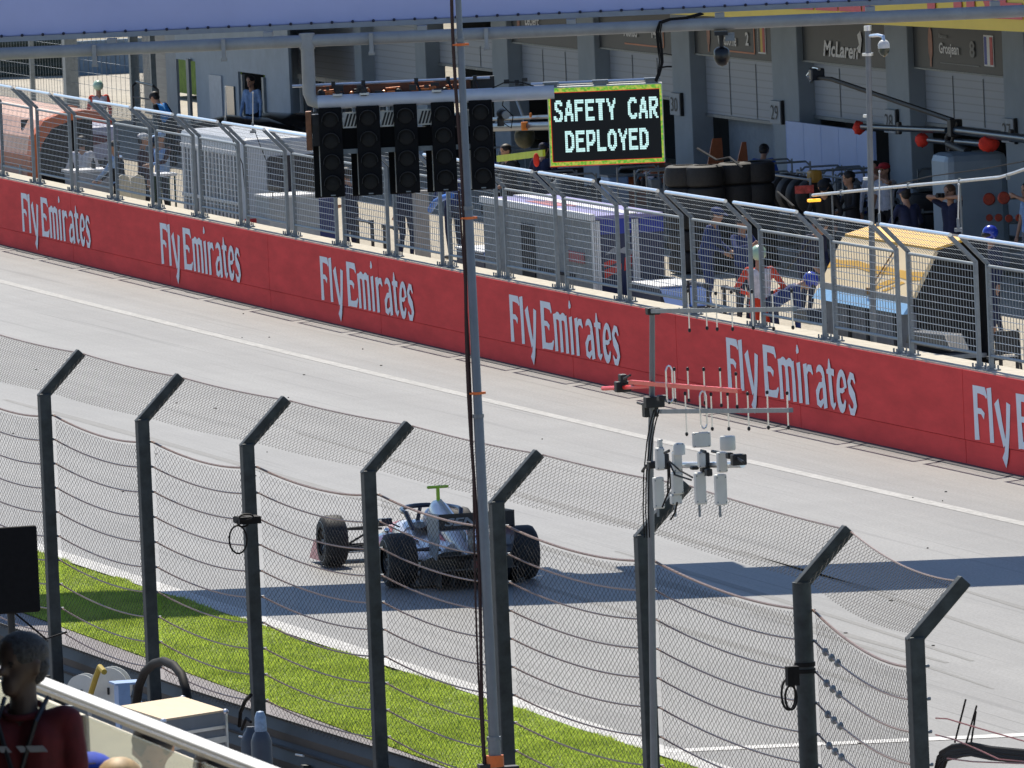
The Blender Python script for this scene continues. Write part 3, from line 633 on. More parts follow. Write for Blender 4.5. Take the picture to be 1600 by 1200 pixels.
# cables from pipe down to the sign, and dome camera
pts = [PX(*q, GX+.1) for q in ((1095, 20), (1070, 27), (1045, 29), (1030, 34), (1026, 50), (1029, 75), (1031, 95), (1027, 115), (1022, 126))]
b = MB()
for k in range(4): b.tube([p+Vector((0, .012*k+.01*math.sin(i+k), -.006*k)) for i, p in enumerate(pts)], .009, 6)
b.tube([PX(*q, GX) for q in ((1031, 85), (1040, 84), (1050, 86))], .008, 5); b.tube([PX(*q, GX) for q in ((1030, 106), (1042, 104), (1050, 104))], .012, 5)
tag(b.build('cable_loom', CABLE, None), 'bundle of black cables dropping from the gantry pipe to the message sign', 'cables')
q = PX(1128, 90, GX); t = thing('dome_camera', 'black dome camera hanging from the gantry pipe right of the message sign', 'camera', (q.x, q.y, q.z))
b = MB(); b.cyl((GX, q.y, q.z+.05), (GX, q.y, zp-.1), .03, n=10); b.cbox((GX, q.y, zp-.12), (.2, .17, .05)); b.build('stem', BLACK, t)
b = MB(); b.lathe((GX, q.y, q.z+.14), (0, 0, -1), [(0, .03), (.02, .075), (.05, .10), (.14, .102), (.15, .10), (.19, .085), (.23, .06), (.255, .001)], 20); b.build('dome', mat('dark dome', (.006, .006, .008), .3), t, smooth=True)
b = MB(); b.cbox((GX, q.y+.11, zp-.17), (.1, .12, .1)); b.build('side_box', STEEL_D, t)
for o in list(COL.objects):
    if o.name not in _before and o.parent is None: o.matrix_world = _T @ o.matrix_basis
PX = _world_PX
# ================================================================== MASTS
t = thing('tall_mast', 'tall thin grey telescopic mast standing in front of the racing car with a black cable', 'mast', (-88.4, 23.1, 0))
A = PY(774, 1200, 23.1); B_ = PY(716, 0, 23.1); d = (B_-A)/(B_.z-A.z)
at = lambda z: A+d*(z-A.z)
MASTM = mat('mast aluminium', (0.19, 0.205, 0.22), .5, .2, .1, 6)
zs = [(0, .056), (2.15, .056), (2.16, .046), (4.95, .044), (4.96, .039), (6.75, .038), (6.76, .033), (8.2, .031), (8.21, .027), (9.6, .024)]
b = MB(); b.tube([at(z) for z, r in zs], [r for z, r in zs], 16); b.build('pole', MASTM, t, smooth=True)
b = MB()
for z, r in ((2.15, .062), (4.95, .050), (6.75, .043), (8.2, .036)): b.tube([at(z-.02), at(z+.012)], r, 16)
b.build('collar', STEEL_D, t, smooth=True)
b = MB()
for py in (613, 342, 72): z = PY(740, py, 23.1).z; b.tube([at(z-.011), at(z+.011)], .050 if py > 500 else .042, 12); b.cbox(at(z)+Vector((0, .055, 0)), (.03, .035, .02)); b.cbox(at(z)+Vector((0, -.05, 0)), (.03, .04, .014))
b.build('orange_strap', ORANGE, t)
b = MB(); off = Vector((-.02, -.085, 0)); b.tube([at(z)+off*(1.0-.055*z)+Vector((0, .015*math.sin(z*2.1), 0)) for z in np.arange(0, 9.6, .3)], .017, 6); b.tube([at(z)+off*1.2*(1.0-.055*z)+Vector((0, .02*math.sin(z*1.3+1), 0)) for z in np.arange(0, 7, .3)], .010, 6)
b.build('mast_cable', mat('dark red black cable', (.03, .008, .008), .6), t)
b = MB()
for z, c in ((1.95, 0), (1.75, 0)): b.tube([at(z-.05), at(z+.05)], .078, 14)
b.build('base_strap', ORANGE, t)
b = MB(); b.cbox(at(1.85)+Vector((0, .1, 0)), (.12, .2, .1)); b.cbox(at(1.86)+Vector((0, -.1, 0)), (.1, .1, .14)); b.build('base_clamp', BLACK, t)

# antenna mast on the third last post
t = thing('antenna_mast', 'slim aerial mast strapped to a fence post, carrying aerials and white boxes', 'antenna mast', (-84.5, 23.3, 0))
MY = 23.45
m0, m1, m2 = PY(1022, 1200, MY), PY(1016, 720, MY), PY(1019, 482, MY)
m00 = m0+(m0-m1)*(m0.z/(m1.z-m0.z)*1.0); m00.z = 0
b = MB(); b.tube([m00, m0, m1], [.030, .030, .028], 12); b.tube([m1, PY(1019, 600, MY), m2], [.024, .024, .022], 12); b.build('pole', MASTM, t, smooth=True)
b = MB()
for k in range(3): b.tube([PY(x+k*4, y, MY-.05) for x, y in ((1022, 640), (1016, 662), (1011, 690), (1006, 740), (1005, 800), (1007, 840))], .006, 5)
b.build('aerial_cable', CABLE, t)
def yagi(name, p0, p1, elems, rod, m_boom, lab):
    q0, q1 = PY(*p0, MY-.02), PY(*p1, MY-.02)
    u = thing(name, lab, 'aerial', tuple(q0), 0, 'rod aerials on the antenna mast')
    b = MB(); b.beam(q0, q1, .035, .035); b.build('boom', m_boom, u)
    b = MB(); tp = MB()
    for px, up_, dn in elems:
        f = (px-p0[0])/(p1[0]-p0[0]); q = q0+(q1-q0)*f; a = q+Vector((0, .0, up_*.85)); c = q-Vector((0, 0, dn*.85)); b.cyl(a, c, rod, n=6)
        for e in (a, c): tp.ell(e, (.014, .014, .018), 6, 5)
    b.build('rod_element', ALU, u); tp.build('rod_tip', BLACK, u); return u, q0, q1
GLOW = mat('red boom paint', (0.85, 0.05, 0.04), 0.35, 0, .1, 5)
yagi('rod_aerial', (1020, 486), (1242, 483), [(1078, .19, .19), (1106, .02, .17), (1122, .16, .18), (1146, .17, .18), (1178, .17, .17), (1209, .16, .18), (1238, .17, .17)], .006, STEEL, 'pale rod aerial at the very top of the antenna mast')
yagi('rod_aerial', (985, 597), (1156, 611), [(1056, .16, .14), (1077, .17, .13), (1102, .18, .14), (1127, .19, .15), (1151, .16, .15)], .007, GLOW, 'red rod aerial in the middle of the antenna mast')
yagi('rod_aerial', (1030, 643), (1236, 641), [(1073, .17, .22), (1114, .16, .17), (1140, .16, .17), (1171, .16, .17), (1201, .17, .16), (1231, .16, .16)], .007, STEEL, 'pale grey rod aerial lowest on the antenna mast, over the track')
for nm, p, lab in (('x', (1046, 600), 0), ('x', (1099, 640), 1)):
    q = PY(*p, MY-.04); b = MB(); pts = [q+Vector((0, .022*math.cos(a), .03+.0))*1 for a in ()]
    loop = [q+Vector((0, s*.026, z)) for s, z in ((-1, -.12), (-1, .11), (-.6, .14), (0, .15), (.6, .14), (1, .11), (1, -.12), (.6, -.145), (0, -.155), (-.6, -.145))]
    b.tube(loop, .008, 6, closed=True); b.build('loop_dipole', ALU, t)
b = MB(); qa, qb = PY(942, 607, MY), PY(1018, 603, MY); b.cyl(qa, qb, .018, n=8); b.build('red_stub', GLOW, t)
b = MB()
for px, py, w, h in ((973, 604, .13, .09), (973, 592, .06, .08), (1022, 628, .16, .09), (1016, 640, .12, .12), (1035, 622, .08, .05), (990, 598, .05, .04), (1020, 486, .11, .06)): b.cbox(PY(px, py, MY), (.09, w, h))
for a, c in (((975, 592), (985, 586)), ((1005, 632), (996, 629)), ((1040, 625), (1046, 630))): b.cyl(PY(*a, MY-.05), PY(*c, MY-.05), .012, n=6)
b.build('pole_clamp', BLACK, t, bevel=.01)
# cross bar with radio boxes
b = MB(); b.cyl(PY(1016, 727, MY), PY(1160, 726, MY), .026, n=10); b.build('cross_bar', ALU, t, smooth=True)
b = MB()
for px, py, w, h in ((1022, 726, .11, .06), (1036, 721, .09, .13), (1101, 722, .07, .16), (1154, 718, .12, .09), (1107, 738, .05, .06), (1085, 731, .06, .03), (1140, 712, .05, .05)): b.cbox(PY(px, py, MY-.05), (.08, w, h))
for a, c in (((1010, 727), (1003, 737)), ((1038, 708), (1046, 704)), ((1095, 704), (1103, 706)), ((1112, 705), (1123, 707)), ((1150, 715), (1162, 722)), ((1058, 707), (1052, 706))): b.beam(PY(*a, MY-.07), PY(*c, MY-.07), .02, .025)
b.build('bar_clamp', BLACK, t, bevel=.01)
BOXL = ['tallest column of boxes nearest the pole', 'second column from the pole, with a rounded top', 'third from the pole, with a flat square panel on top', 'rightmost column, with a drum shaped top']
for k, (px, stack) in enumerate(((1031, ((693, .16*.9, .04), (717, .36, .085), (770, .50, .105))), (1058, ((701, .19, .07), (722, .32, .09), (755, .35, .11), (780, .16, .11))), (1096, ((687, .24, .19), (718, .25, .07), (763, .50, .11))), (1128, ((698, .01, .01), (722, .32, .095), (765, .48, .115))))):
    u = thing('radio_box', 'column of white radio boxes, '+BOXL[k], 'radio box', tuple(PY(px, 790, MY-.06)), 0, 'white radio boxes on the antenna mast')
    for j, (py, h, w) in enumerate(stack):
        h *= .52; w *= .82
        q = PY(px+(3 if j == 0 and k == 1 else (-2 if j == len(stack)-1 else 0)), py, MY-.07-.01*j)
        if h < .02: continue
        b = MB(); dpt = .03 if (k == 2 and j == 0) else .07
        if k == 1 and j == 0: b.lathe(q-Vector((0, 0, h/2)), (0, 0, 1), [(0, .05), (h*.75, .05), (h*.93, .04), (h, .001)], 14)
        else: b.cbox(q, (dpt, w, h))
        b.build('box', OFFWHITE, u, bevel=.012 if not (k == 1 and j == 0) else 0, smooth=(k == 1 and j == 0))
        b = MB()
        for sz in (-.4, .4): b.ell(q+Vector((dpt/2, w*.38, h*sz)), (.006, .006, .006), 6, 4); b.ell(q+Vector((dpt/2, -w*.38, h*sz)), (.006, .006, .006), 6, 4)
        b.build('screw', STEEL_D, u)
    if k == 3:
        q = PY(1137, 693, MY-.07); b = MB(); b.lathe(q-Vector((0, 0, .055)), (0, 0, 1), [(0, .058), (.01, .064), (.10, .064), (.115, .058)], 18); b.build('drum', OFFWHITE, u, smooth=True)
    q = PY(px-3, 796, MY-.07); b = MB(); b.cyl(q+Vector((0, 0, .06)), q-Vector((0, 0, .06)), .012, n=6); b.build('plug', STEEL_D, u)
b = MB()
for k, (a, m_, c) in enumerate((((1045, 720), (1062, 735), (1082, 746)), ((1045, 722), (1055, 742), (1080, 750)), ((1045, 722), (1048, 760), (1035, 792)), ((1043, 722), (1044, 745), (1043, 775)), ((1058, 785), (1055, 800), (1048, 812)))): b.tube([PY(*q, MY-.12) for q in (a, m_, c)], .008, 5)
b.build('box_cable', CABLE, t)

# strap and loose cables on fence posts
def loops(name, label, cen, m=CABLE):
    b = MB()
    for k, (px, py, rx, rz, Yp) in enumerate(cen):
        q = PY(px, py, Yp); b.tube([q+Vector((0, rx*math.cos(a), rz*math.sin(a))) for a in np.linspace(0, 6.283, 18)[:-1]], .010, 5, closed=True)
    return b
b = loops('', '', ((372, 843, .09, .14, 24.2), (380, 815, .06, .05, 24.2), (385, 808, .07, .03, 24.2)))
q = PY(387, 812, 24.25); b.cbox(q, (.24, .22, .07)); b.cbox(PY(372, 812, 24.2), (.1, .08, .06))
tag(b.build('cable_loop', CABLE, None), 'black strap and cable loop round the third post of the near debris fence', 'cable')
b = loops('', '', ((1232, 1085, .06, .13, 24.6), (1236, 1090, .05, .10, 24.6)))
q = PY(1259, 1052, 24.85)
for z in (-.02, .035): b.lathe((-84.78, 24.915, q.z+z), (0, 0, 1), [(0, .090), (.035, .090)], 20)
b.cbox(PY(1238, 1056, 24.6), (.08, .1, .16))
tag(b.build('cable_strap', CABLE, None), 'black straps with a cable coil round the round fence post', 'cable strap')
b = MB(); rz = random.Random(3)
for k in range(16):
    dz = rz.uniform(-.04, .05); st = PY(1462+rz.uniform(-4, 8), 1215, 24.0); ctrl = [(1464+k*1.2, 1185), (1478+k*2.2, 1172+k*.5), (1510+k*2, 1170+k*.4), (1550, 1178), (1600, 1183), (1660, 1192)]
    b.tube([st]+[PY(x, y, 24.0)+Vector((0, 0, dz)) for x, y in ctrl], .013, 5)
tag(b.build('cable_bundle', CABLE, None), 'thick bundle of black cables leaving the last fence post to the right', 'cables')
b = MB()
for a, c in (((1492, 1160), (1509, 1093)), ((1509, 1164), (1526, 1103)), ((1517, 1164), (1525, 1112))): b.cyl(PY(*a, 24.0), PY(*c, 24.0), .008, n=5)
tag(b.build('cable_tie_ends', CABLE, None), 'three stiff cable tie ends sticking up from the cable bundle', 'cable ties')
b = MB()
for pts in (((1462, 1122), (1480, 1123), (1530, 1138), (1600, 1158), (1660, 1172)), ((1462, 1148), (1490, 1155), (1530, 1172), (1560, 1186), (1580, 1188), (1600, 1190), (1640, 1196)), ((1480, 1185), (1520, 1190), (1600, 1193), (1650, 1196))): b.tube([PY(*q, 23.9) for q in pts], .006, 5)
tag(b.build('thin_red_cable', mat('thin red cable', (.22, .05, .04), .5), None), 'thin red brown cables running right from the last fence post', 'cable')

# slim pole with dome camera on the pit wall, aerial whips
PYY = 43.5
q0, q1 = PY(1357, 350, PYY), PY(1356, 48, PYY)
t = thing('camera_pole', 'slim grey pole on the red wall with a white dome camera on a side arm', 'camera pole', (q0.x, PYY, 1.3))
b = MB(); b.cyl((q0.x, PYY, .8), q1, .045, .04, n=12); b.build('pole', MASTM, t, smooth=True)
b = MB(); b.cyl(q1, q1+Vector((0, 0, .07)), .055, n=12)
for py, w in ((85, .08), (181, .07), (279, .07)): q = PY(1356, py, PYY); b.cyl(q-Vector((0, 0, .02)), q+Vector((0, 0, .02)), w, n=12)
b.build('pole_collar', ALU, t, smooth=True)
b = MB(); b.tube([PY(1360, 56, PYY), PY(1372, 55, PYY), PY(1380, 57, PYY), PY(1381, 66, PYY)], .025, 8); b.build('camera_arm', ALU, t, smooth=True)
q = PY(1381, 72, PYY); b = MB(); b.lathe(q+Vector((0, 0, .09)), (0, 0, -1), [(0, .03), (.02, .06), (.06, .085), (.12, .085)], 18); b.build('camera_housing', OFFWHITE, t, smooth=True)
b = MB(); b.lathe(q-Vector((0, 0, .03)), (0, 0, -1), [(0, .075), (.05, .075), (.1, .045), (.12, .001)], 18); b.build('camera_dome', mat('smoked dome', (.03, .04, .03), .1, coat=.5), t, smooth=True)
for k, (a, c, lab) in enumerate((((352, 188), (352, 136), 'left of the white trailer cabin roof end'), ((395, 197), (395, 145), 'over the window of the white trailer cabin'), ((1374, 340), (1374, 268), 'just right of the slim camera pole'), ((1497, 348), (1498, 288), 'over the black end of the yellow pit stand'))):
    qa, qb = PY(*a, 43.4), PY(*c, 43.4); u = thing('whip_aerial', 'thin white whip aerial '+lab, 'aerial', tuple(qa), 0, 'whip aerials on the mesh fence')
    b = MB(); b.cyl(qa, qb, .013, .009, n=6); b.ell(qb, (.018, .018, .018), 8, 6); b.build('whip', OFFWHITE, u)
    b = MB(); b.cyl(qa-Vector((0, 0, .12)), qa+Vector((0, 0, .06)), .022, n=8); b.cbox(qa-Vector((0, 0, .1)), (.06, .1, .05)); b.build('base_spring', STEEL_D, u)
    if k < 2:
        b = MB(); b.tube([qa, qa+Vector((0, .1, -.3)), qa+Vector((0, .28, -.8)), qa+Vector((.02, .30, -1.3))], .009, 5); b.build('aerial_lead', CABLE, u)
# ================================================================== RACING CAR (local: +x forward, +y left)
CARW = mat('pearl white car paint', (0.58, 0.56, 0.60), 0.28, 0.1, 0.10, 3, coat=.45)
CARR = mat('red pink car paint', (0.62, 0.05, 0.10), 0.3, 0.1, 0.1, 4, coat=.6)
CARB = mat('bare carbon', (0.016, 0.017, 0.02), 0.4, 0, 0.25, 30, coat=.3)
CARN = mat('dark blue car paint', (0.012, 0.016, 0.035), 0.35, 0.1, 0.2, 6, coat=.5)
CARG = mat('grey car decal', (0.26, 0.28, 0.31), 0.5, 0, .05, 5)
LIME = mat('lime yellow camera bar', (0.42, 0.62, 0.04), 0.4, 0, 0.1, 8)
car = thing('racing_car', 'white and pink open wheel racing car with halo driving away on the track', 'racing car', (-125.15, 32.43, 0), math.pi-.012)
def ring(x, hw, z0, z1, n=20, p=2.6, cy=0.0):
    out = []
    for i in range(n):
        a = 2*math.pi*i/n; c, s_ = math.cos(a), math.sin(a)
        out.append(Vector((x, cy+hw*math.copysign(abs(c)**(2/p), c), (z0+z1)/2+(z1-z0)/2*math.copysign(abs(s_)**(2/p), s_))))
    return out
b = MB(); b.loft([ring(*q) for q in ((4.12, .05, .17, .25), (4.05, .09, .15, .29), (3.6, .13, .20, .42), (3.1, .17, .19, .53), (2.6, .22, .12, .60), (2.1, .28, .07, .63), (1.85, .30, .06, .60))])
ns = b.build('nose', CARW, car, local=True, smooth=True)
b = MB(); b.loft([ring(x, hw+.004, z0, z1+.004) for x, hw, z0, z1 in ((3.1, .17, .19, .53), (2.6, .22, .12, .60))], cap=False); b.build('pink_band', CARR, ns, local=True, smooth=True)
b = MB(); b.loft([ring(*q) for q in ((1.86, .30, .06, .58), (1.5, .36, .05, .50), (1.0, .38, .05, .52), (.4, .34, .05, .55), (-.15, .26, .08, .52))])
b.build('tub', CARW, car, local=True, smooth=True)
b = MB(); b.loft([ring(*q) for q in ((1.10, .115, .5, .90), (1.02, .125, .45, .955), (.85, .135, .4, .935), (.5, .15, .35, .82), (.1, .14, .3, .70), (-.3, .10, .26, .55), (-.6, .06, .26, .42))])
ec = b.build('engine_cover', CARW, car, local=True, smooth=True)
for s_ in (1, -1):
    b = MB(); b.prism([Vector((x, s_*y, z)) for x, y, z in ((.75, .172, .56), (.35, .165, .44), (-.1, .130, .36), (-.1, .128, .46), (.3, .160, .58), (.7, .170, .72))], (0, s_*.006, 0)); b.build('pink_flash', CARR, ec, local=True)
b = MB(); b.prism([Vector((.95, -.006, .92)), Vector((-.35, -.006, .52)), Vector((-.35, -.006, .64)), Vector((.2, -.006, .80)), Vector((.85, -.006, .975))], (0, .012, 0)); b.build('fin', CARG, car, local=True)
b = MB(); b.loft([ring(x, w, z0, z1, 16, 2.4) for x, w, z0, z1 in ((1.125, .09, .70, .90), (1.085, .095, .69, .91))]); b.build('air_intake', CARB, car, local=True)
for s_ in (1, -1):
    b = MB(); b.loft([ring(x, hw, z0, z1, 18, 3.0, s_*cy) for x, hw, z0, z1, cy in ((1.78, .14, .17, .50, .50), (1.70, .18, .13, .53, .50), (1.2, .20, .09, .52, .49), (.6, .17, .08, .44, .42), (.1, .11, .08, .34, .32), (-.2, .06, .10, .26, .24))])
    sp = b.build('sidepod', CARW, car, local=True, smooth=True)
    b = MB(); b.loft([ring(x, hw, z0, z1, 18, 3.0, s_*cy) for x, hw, z0, z1, cy in ((1.45, .207, .26, .536, .495), (1.2, .207, .30, .527, .49), (.9, .195, .36, .493, .457))], cap=False); b.build('pink_stripe', CARR, sp, local=True, smooth=True)
    b = MB(); b.loft([ring(x, w, .22, .46, 14, 3, s_*.50) for x, w in ((1.80, .12), (1.775, .145))]); b.build('inlet', CARB, sp, local=True)
b = MB(); b.box((-.45, -.70, .035), (2.0, .70, .06)); b.prism([Vector((-.45, -.5, .06)), Vector((-.95, -.5, .26)), Vector((-.95, -.5, .24)), Vector((-.45, -.5, .035))], (0, 1.0, 0)); b.build('floor', CARB, car, local=True)
b = MB()
for y in np.linspace(-.48, .48, 7): b.prism([Vector((-.45, y-.006, .05)), Vector((-.96, y-.006, .05)), Vector((-.98, y-.006, .30)), Vector((-.5, y-.006, .12))], (0, .012, 0))
b.build('diffuser', CARB, car, local=True)
b = MB(); b.loft([ring(x, w, z0, z1, 14, 3) for x, w, z0, z1 in ((-.2, .17, .16, .40), (-.75, .11, .22, .36))]); b.cbox((-.82, 0, .30), (.2, .16, .12)); b.build('gearbox', CARB, car, local=True)
b = MB(); b.prism([Vector((-.30, s, z)) for s, z in ((-.60, .06), (.60, .06), (.56, .34), (.30, .43), (-.30, .43), (-.56, .34))], (-.12, 0, 0)); b.build('rear_bulkhead', CARB, car, local=True)
b = MB(); b.cbox((-.93, 0, .30), (.02, .07, .09)); b.build('rain_light', mat('unlit red lamp', (.16, .01, .01), .3), car, local=True)
# halo
b = MB(); pts = []
for i in range(17):
    a = math.radians(-100+200*i/16); pts.append(Vector((1.35+.62*math.cos(a)*.92, .34*math.sin(a)*1.05, .80+.02*math.cos(a))))
pts = [Vector((1.12, -.30, .60))]+pts+[Vector((1.12, .30, .60))]
b.tube(pts, .030, 10); b.tube([Vector((1.92, 0, .82)), Vector((2.0, 0, .73)), Vector((2.12, 0, .60))], [.028, .022, .03], 8); b.build('halo', CARN, car, local=True, smooth=True)
b = MB(); b.loft([ring(x, w, .57, .62, 16, 2.4) for x, w in ((1.15, .20), (1.45, .24), (1.85, .18))]); b.build('cockpit_opening', BLACK, car, local=True)
b = MB(); b.ell((1.30, 0, .70), (.15, .125, .145), 18, 12); hl = b.build('helmet', mat('white red helmet', (.65, .62, .66), .25, 0, .08, 5, coat=.6), car, local=True, smooth=True)
b = MB(); b.ell((1.315, 0, .715), (.140, .120, .05), 18, 8); b.build('visor', CARR, hl, local=True, smooth=True)
b = MB(); b.cbox((.98, 0, 1.03), (.05, .035, .17)); b.lathe((.98, -.135, 1.115), (0, 1, 0), [(0, .014), (.015, .019), (.255, .019), (.27, .014)], 10); b.build('camera_bar', LIME, car, local=True)
for s_ in (1, -1):
    b = MB(); b.cbox((1.75, s_*.50, .66), (.06, .17, .08)); b.beam((1.72, s_*.32, .58), (1.75, s_*.46, .65), .02, .02); mr = b.build('mirror', CARN, car, local=True, bevel=.01)
    if s_ > 0: b = MB(); b.ell((.70, .735, .64), (.04, .036, .036), 24, 14); b.tube([(.70, .60, .40), (.70, .70, .55), (.70, .733, .62)], .012, 6); b.build('added_glint_ball', mat('chrome', (.95, .95, .95), .03, 1, .02, 5), car, local=True, smooth=True)  # chrome ball on a stalk, added to throw a sun glint
# rear wing
for s_ in (1, -1):
    b = MB(); b.prism([Vector((-.35, s_*.475-.008, .92)), Vector((-.92, s_*.475-.008, .94)), Vector((-.92, s_*.475-.008, .60)), Vector((-.75, s_*.475-.008, .36)), Vector((-.45, s_*.475-.008, .42)), Vector((-.38, s_*.475-.008, .66))], (0, .016, 0)); b.build('wing_endplate', CARG if s_ > 0 else CARB, car, local=True)
def foil(x0, x1, z0, z1, th, y0, y1):
    up = [(0, 0), (.25, .18), (.6, .35), (1, 1)]; out = []
    for y in (y0, y1):
        top = [Vector((x0+(x1-x0)*u, y, z0+(z1-z0)*v+th*math.sin(math.pi*min(u+.05, 1))*.5)) for u, v in up]; bot = [Vector((x0+(x1-x0)*u, y, z0+(z1-z0)*v-th*.6)) for u, v in reversed(up)]; out.append(top+bot)
    return out
b = MB(); b.loft(foil(-.42, -.80, .70, .80, .03, -.465, .465)); b.build('wing_main_plane', CARB, car, local=True)
b = MB(); b.loft(foil(-.76, -.90, .76, .935, .02, -.465, .465)); fl = b.build('wing_flap', CARB, car, local=True)
b = MB(); b.hexa([Vector((-.905, -.466, .755)), Vector((-.905, .466, .755)), Vector((-.895, .466, .755)), Vector((-.895, -.466, .755)), Vector((-.925, -.466, .925)), Vector((-.925, .466, .925)), Vector((-.915, .466, .925)), Vector((-.915, -.466, .925))]); b.build('wing_back', CARB, car, local=True)
b = MB(); b.cbox((-.62, 0, .56), (.3, .014, .36)); b.cbox((-.62, -.12, .56), (.25, .014, .36)); b.loft(foil(-.5, -.8, .36, .42, .02, -.465, .465)); b.build('wing_support', CARB, car, local=True)
text_mesh('SENI', CARG, 'wing_lettering', car, Vector((-.914, .40, .788)), (0, -1, 0), (-.117, 0, .993), .10, .48, depth=.006, shear=.25, local=True, bold=.03)
# front wing
b = MB()
for k, (x0, x1, z0, z1) in enumerate(((4.18, 3.92, .09, .11), (3.95, 3.78, .12, .17), (3.82, 3.68, .17, .24))): b.loft(foil(x0, x1, z0, z1, .015, -.90, -.12)); b.loft(foil(x0, x1, z0, z1, .015, .12, .90))
b.build('front_wing', CARN, car, local=True)
for s_ in (1, -1):
    b = MB(); b.prism([Vector((4.2, s_*.91-.008, .05)), Vector((3.6, s_*.91-.008, .05)), Vector((3.6, s_*.91-.008, .34)), Vector((3.9, s_*.91-.008, .30))], (0, .016, 0)); b.build('front_endplate', CARR, car, local=True)
    b = MB(); b.prism([Vector((1.9, s_*.62, .06)), Vector((1.6, s_*.70, .06)), Vector((1.6, s_*.70, .34)), Vector((1.9, s_*.62, .30))], (0, .012, 0)); b.build('barge_board', CARB, car, local=True)
# wheels and suspension
def wheel(x, y, w, r, nm):
    s_ = 1 if y > 0 else -1
    b = MB(); h = w/2; pf = [(-h, r*.55), (-h, r*.80), (-h+.03, r*.95), (-h+.07, r*.995), (0, r), (h-.07, r*.995), (h-.03, r*.95), (h, r*.80), (h, r*.55)]
    b.lathe((x, y, r), (0, 1, 0), pf, 36, cap=False); ty = b.build('tyre', RUBBER, nm, local=True, smooth=True)
    b = MB(); b.lathe((x, y, r), (0, s_, 0), [(-h*.9, .02), (-h*.9, r*.56), (h*.85, r*.56), (h*.85, r*.50), (h*.4, r*.42), (h*.45, .05), (h*.6, .04), (h*.6, .001)], 28)
    rm = b.build('rim', mat('dark wheel rim', (.03, .03, .032), .35, .6, .2, 12), nm, local=True, smooth=True)
    b = MB()
    for k in range(8): a = k*math.pi/4; b.beam((x+.05*math.cos(a), y+s_*h*.5, r+.05*math.sin(a)), (x+r*.5*math.cos(a), y+s_*h*.62, r+r*.5*math.sin(a)), .03, .03, (0, 1, 0))
    b.lathe((x, y+s_*(h+.001), r), (0, s_, 0), [(0, r*.80), (.002, r*.77)], 36, cap=False)
    b.build('spokes', STEEL_D, rm, local=True)
for nm, x, y, w, r in (('rear_wheel', 0, .77, .37, .332), ('rear_wheel', 0, -.77, .37, .332), ('front_wheel', 3.3, .82, .30, .325), ('front_wheel', 3.3, -.82, .30, .325)):
    wv_ = bpy.data.objects.new(nm, None); COL.objects.link(wv_); wv_.parent = car; wv_['_o'] = (0, 0, 0); wv_.empty_display_size = .1
    wheel(x, y, w, r, wv_)
b = MB()
for s_ in (1, -1):
    for a, c in (((3.1, .15, .50), (3.3, .68, .46)), ((3.5, .13, .42), (3.3, .68, .46)), ((3.05, .15, .24), (3.3, .68, .22)), ((3.5, .12, .26), (3.3, .68, .22)), ((3.3, .14, .52), (3.28, .66, .25)), ((-.05, .10, .42), (0, .6, .44)), ((.4, .2, .42), (0, .6, .44)), ((-.1, .12, .2), (0, .6, .2)), ((.4, .22, .18), (0, .6, .2)), ((-.3, .1, .36), (0, .6, .3))):
        b.tube([(a[0], a[1]*s_, a[2]), (c[0], c[1]*s_, c[2])], .016, 6)
b.build('suspension_arm', CARB, car, local=True)
# ================================================================== PEOPLE: one continuous skin each, grown from tapered limbs
CLOTH = {}
def cloth(name, col, rough=.85): return mat('cloth '+name, col, rough, 0, .22, 16)
HAIRD = mat('dark hair', (.012, .009, .008), .6, 0, .4, 30); HAIRG = mat('shaded grey hair', (.035, .036, .04), .7, 0, .7, 45, bump=1.0); HAIRB = mat('blond hair', (.42, .28, .13), .6, 0, .3, 30)  # grey hair is darkened to carry the front spectator's shade
SHOE = mat('dark shoe', (.02, .02, .022), .6); EYE_M = mat('eye', (.02, .015, .012), .2); LIPS = mat('lips', (.30, .11, .09), .5)
def limb(b, a, c, ra, rc, n=12):
    a, c = Vector(a), Vector(c); d = c-a; L = d.length; prof = []
    for i in range(5): t = math.pi/2*i/4; prof.append((-ra*math.cos(t), max(ra*math.sin(t), 1e-4)))
    for i in range(5): t = math.pi/2*i/4; prof.append((L+rc*math.sin(t), max(rc*math.cos(t), 1e-4)))
    b.lathe(a, d, prof, n, cap=True)
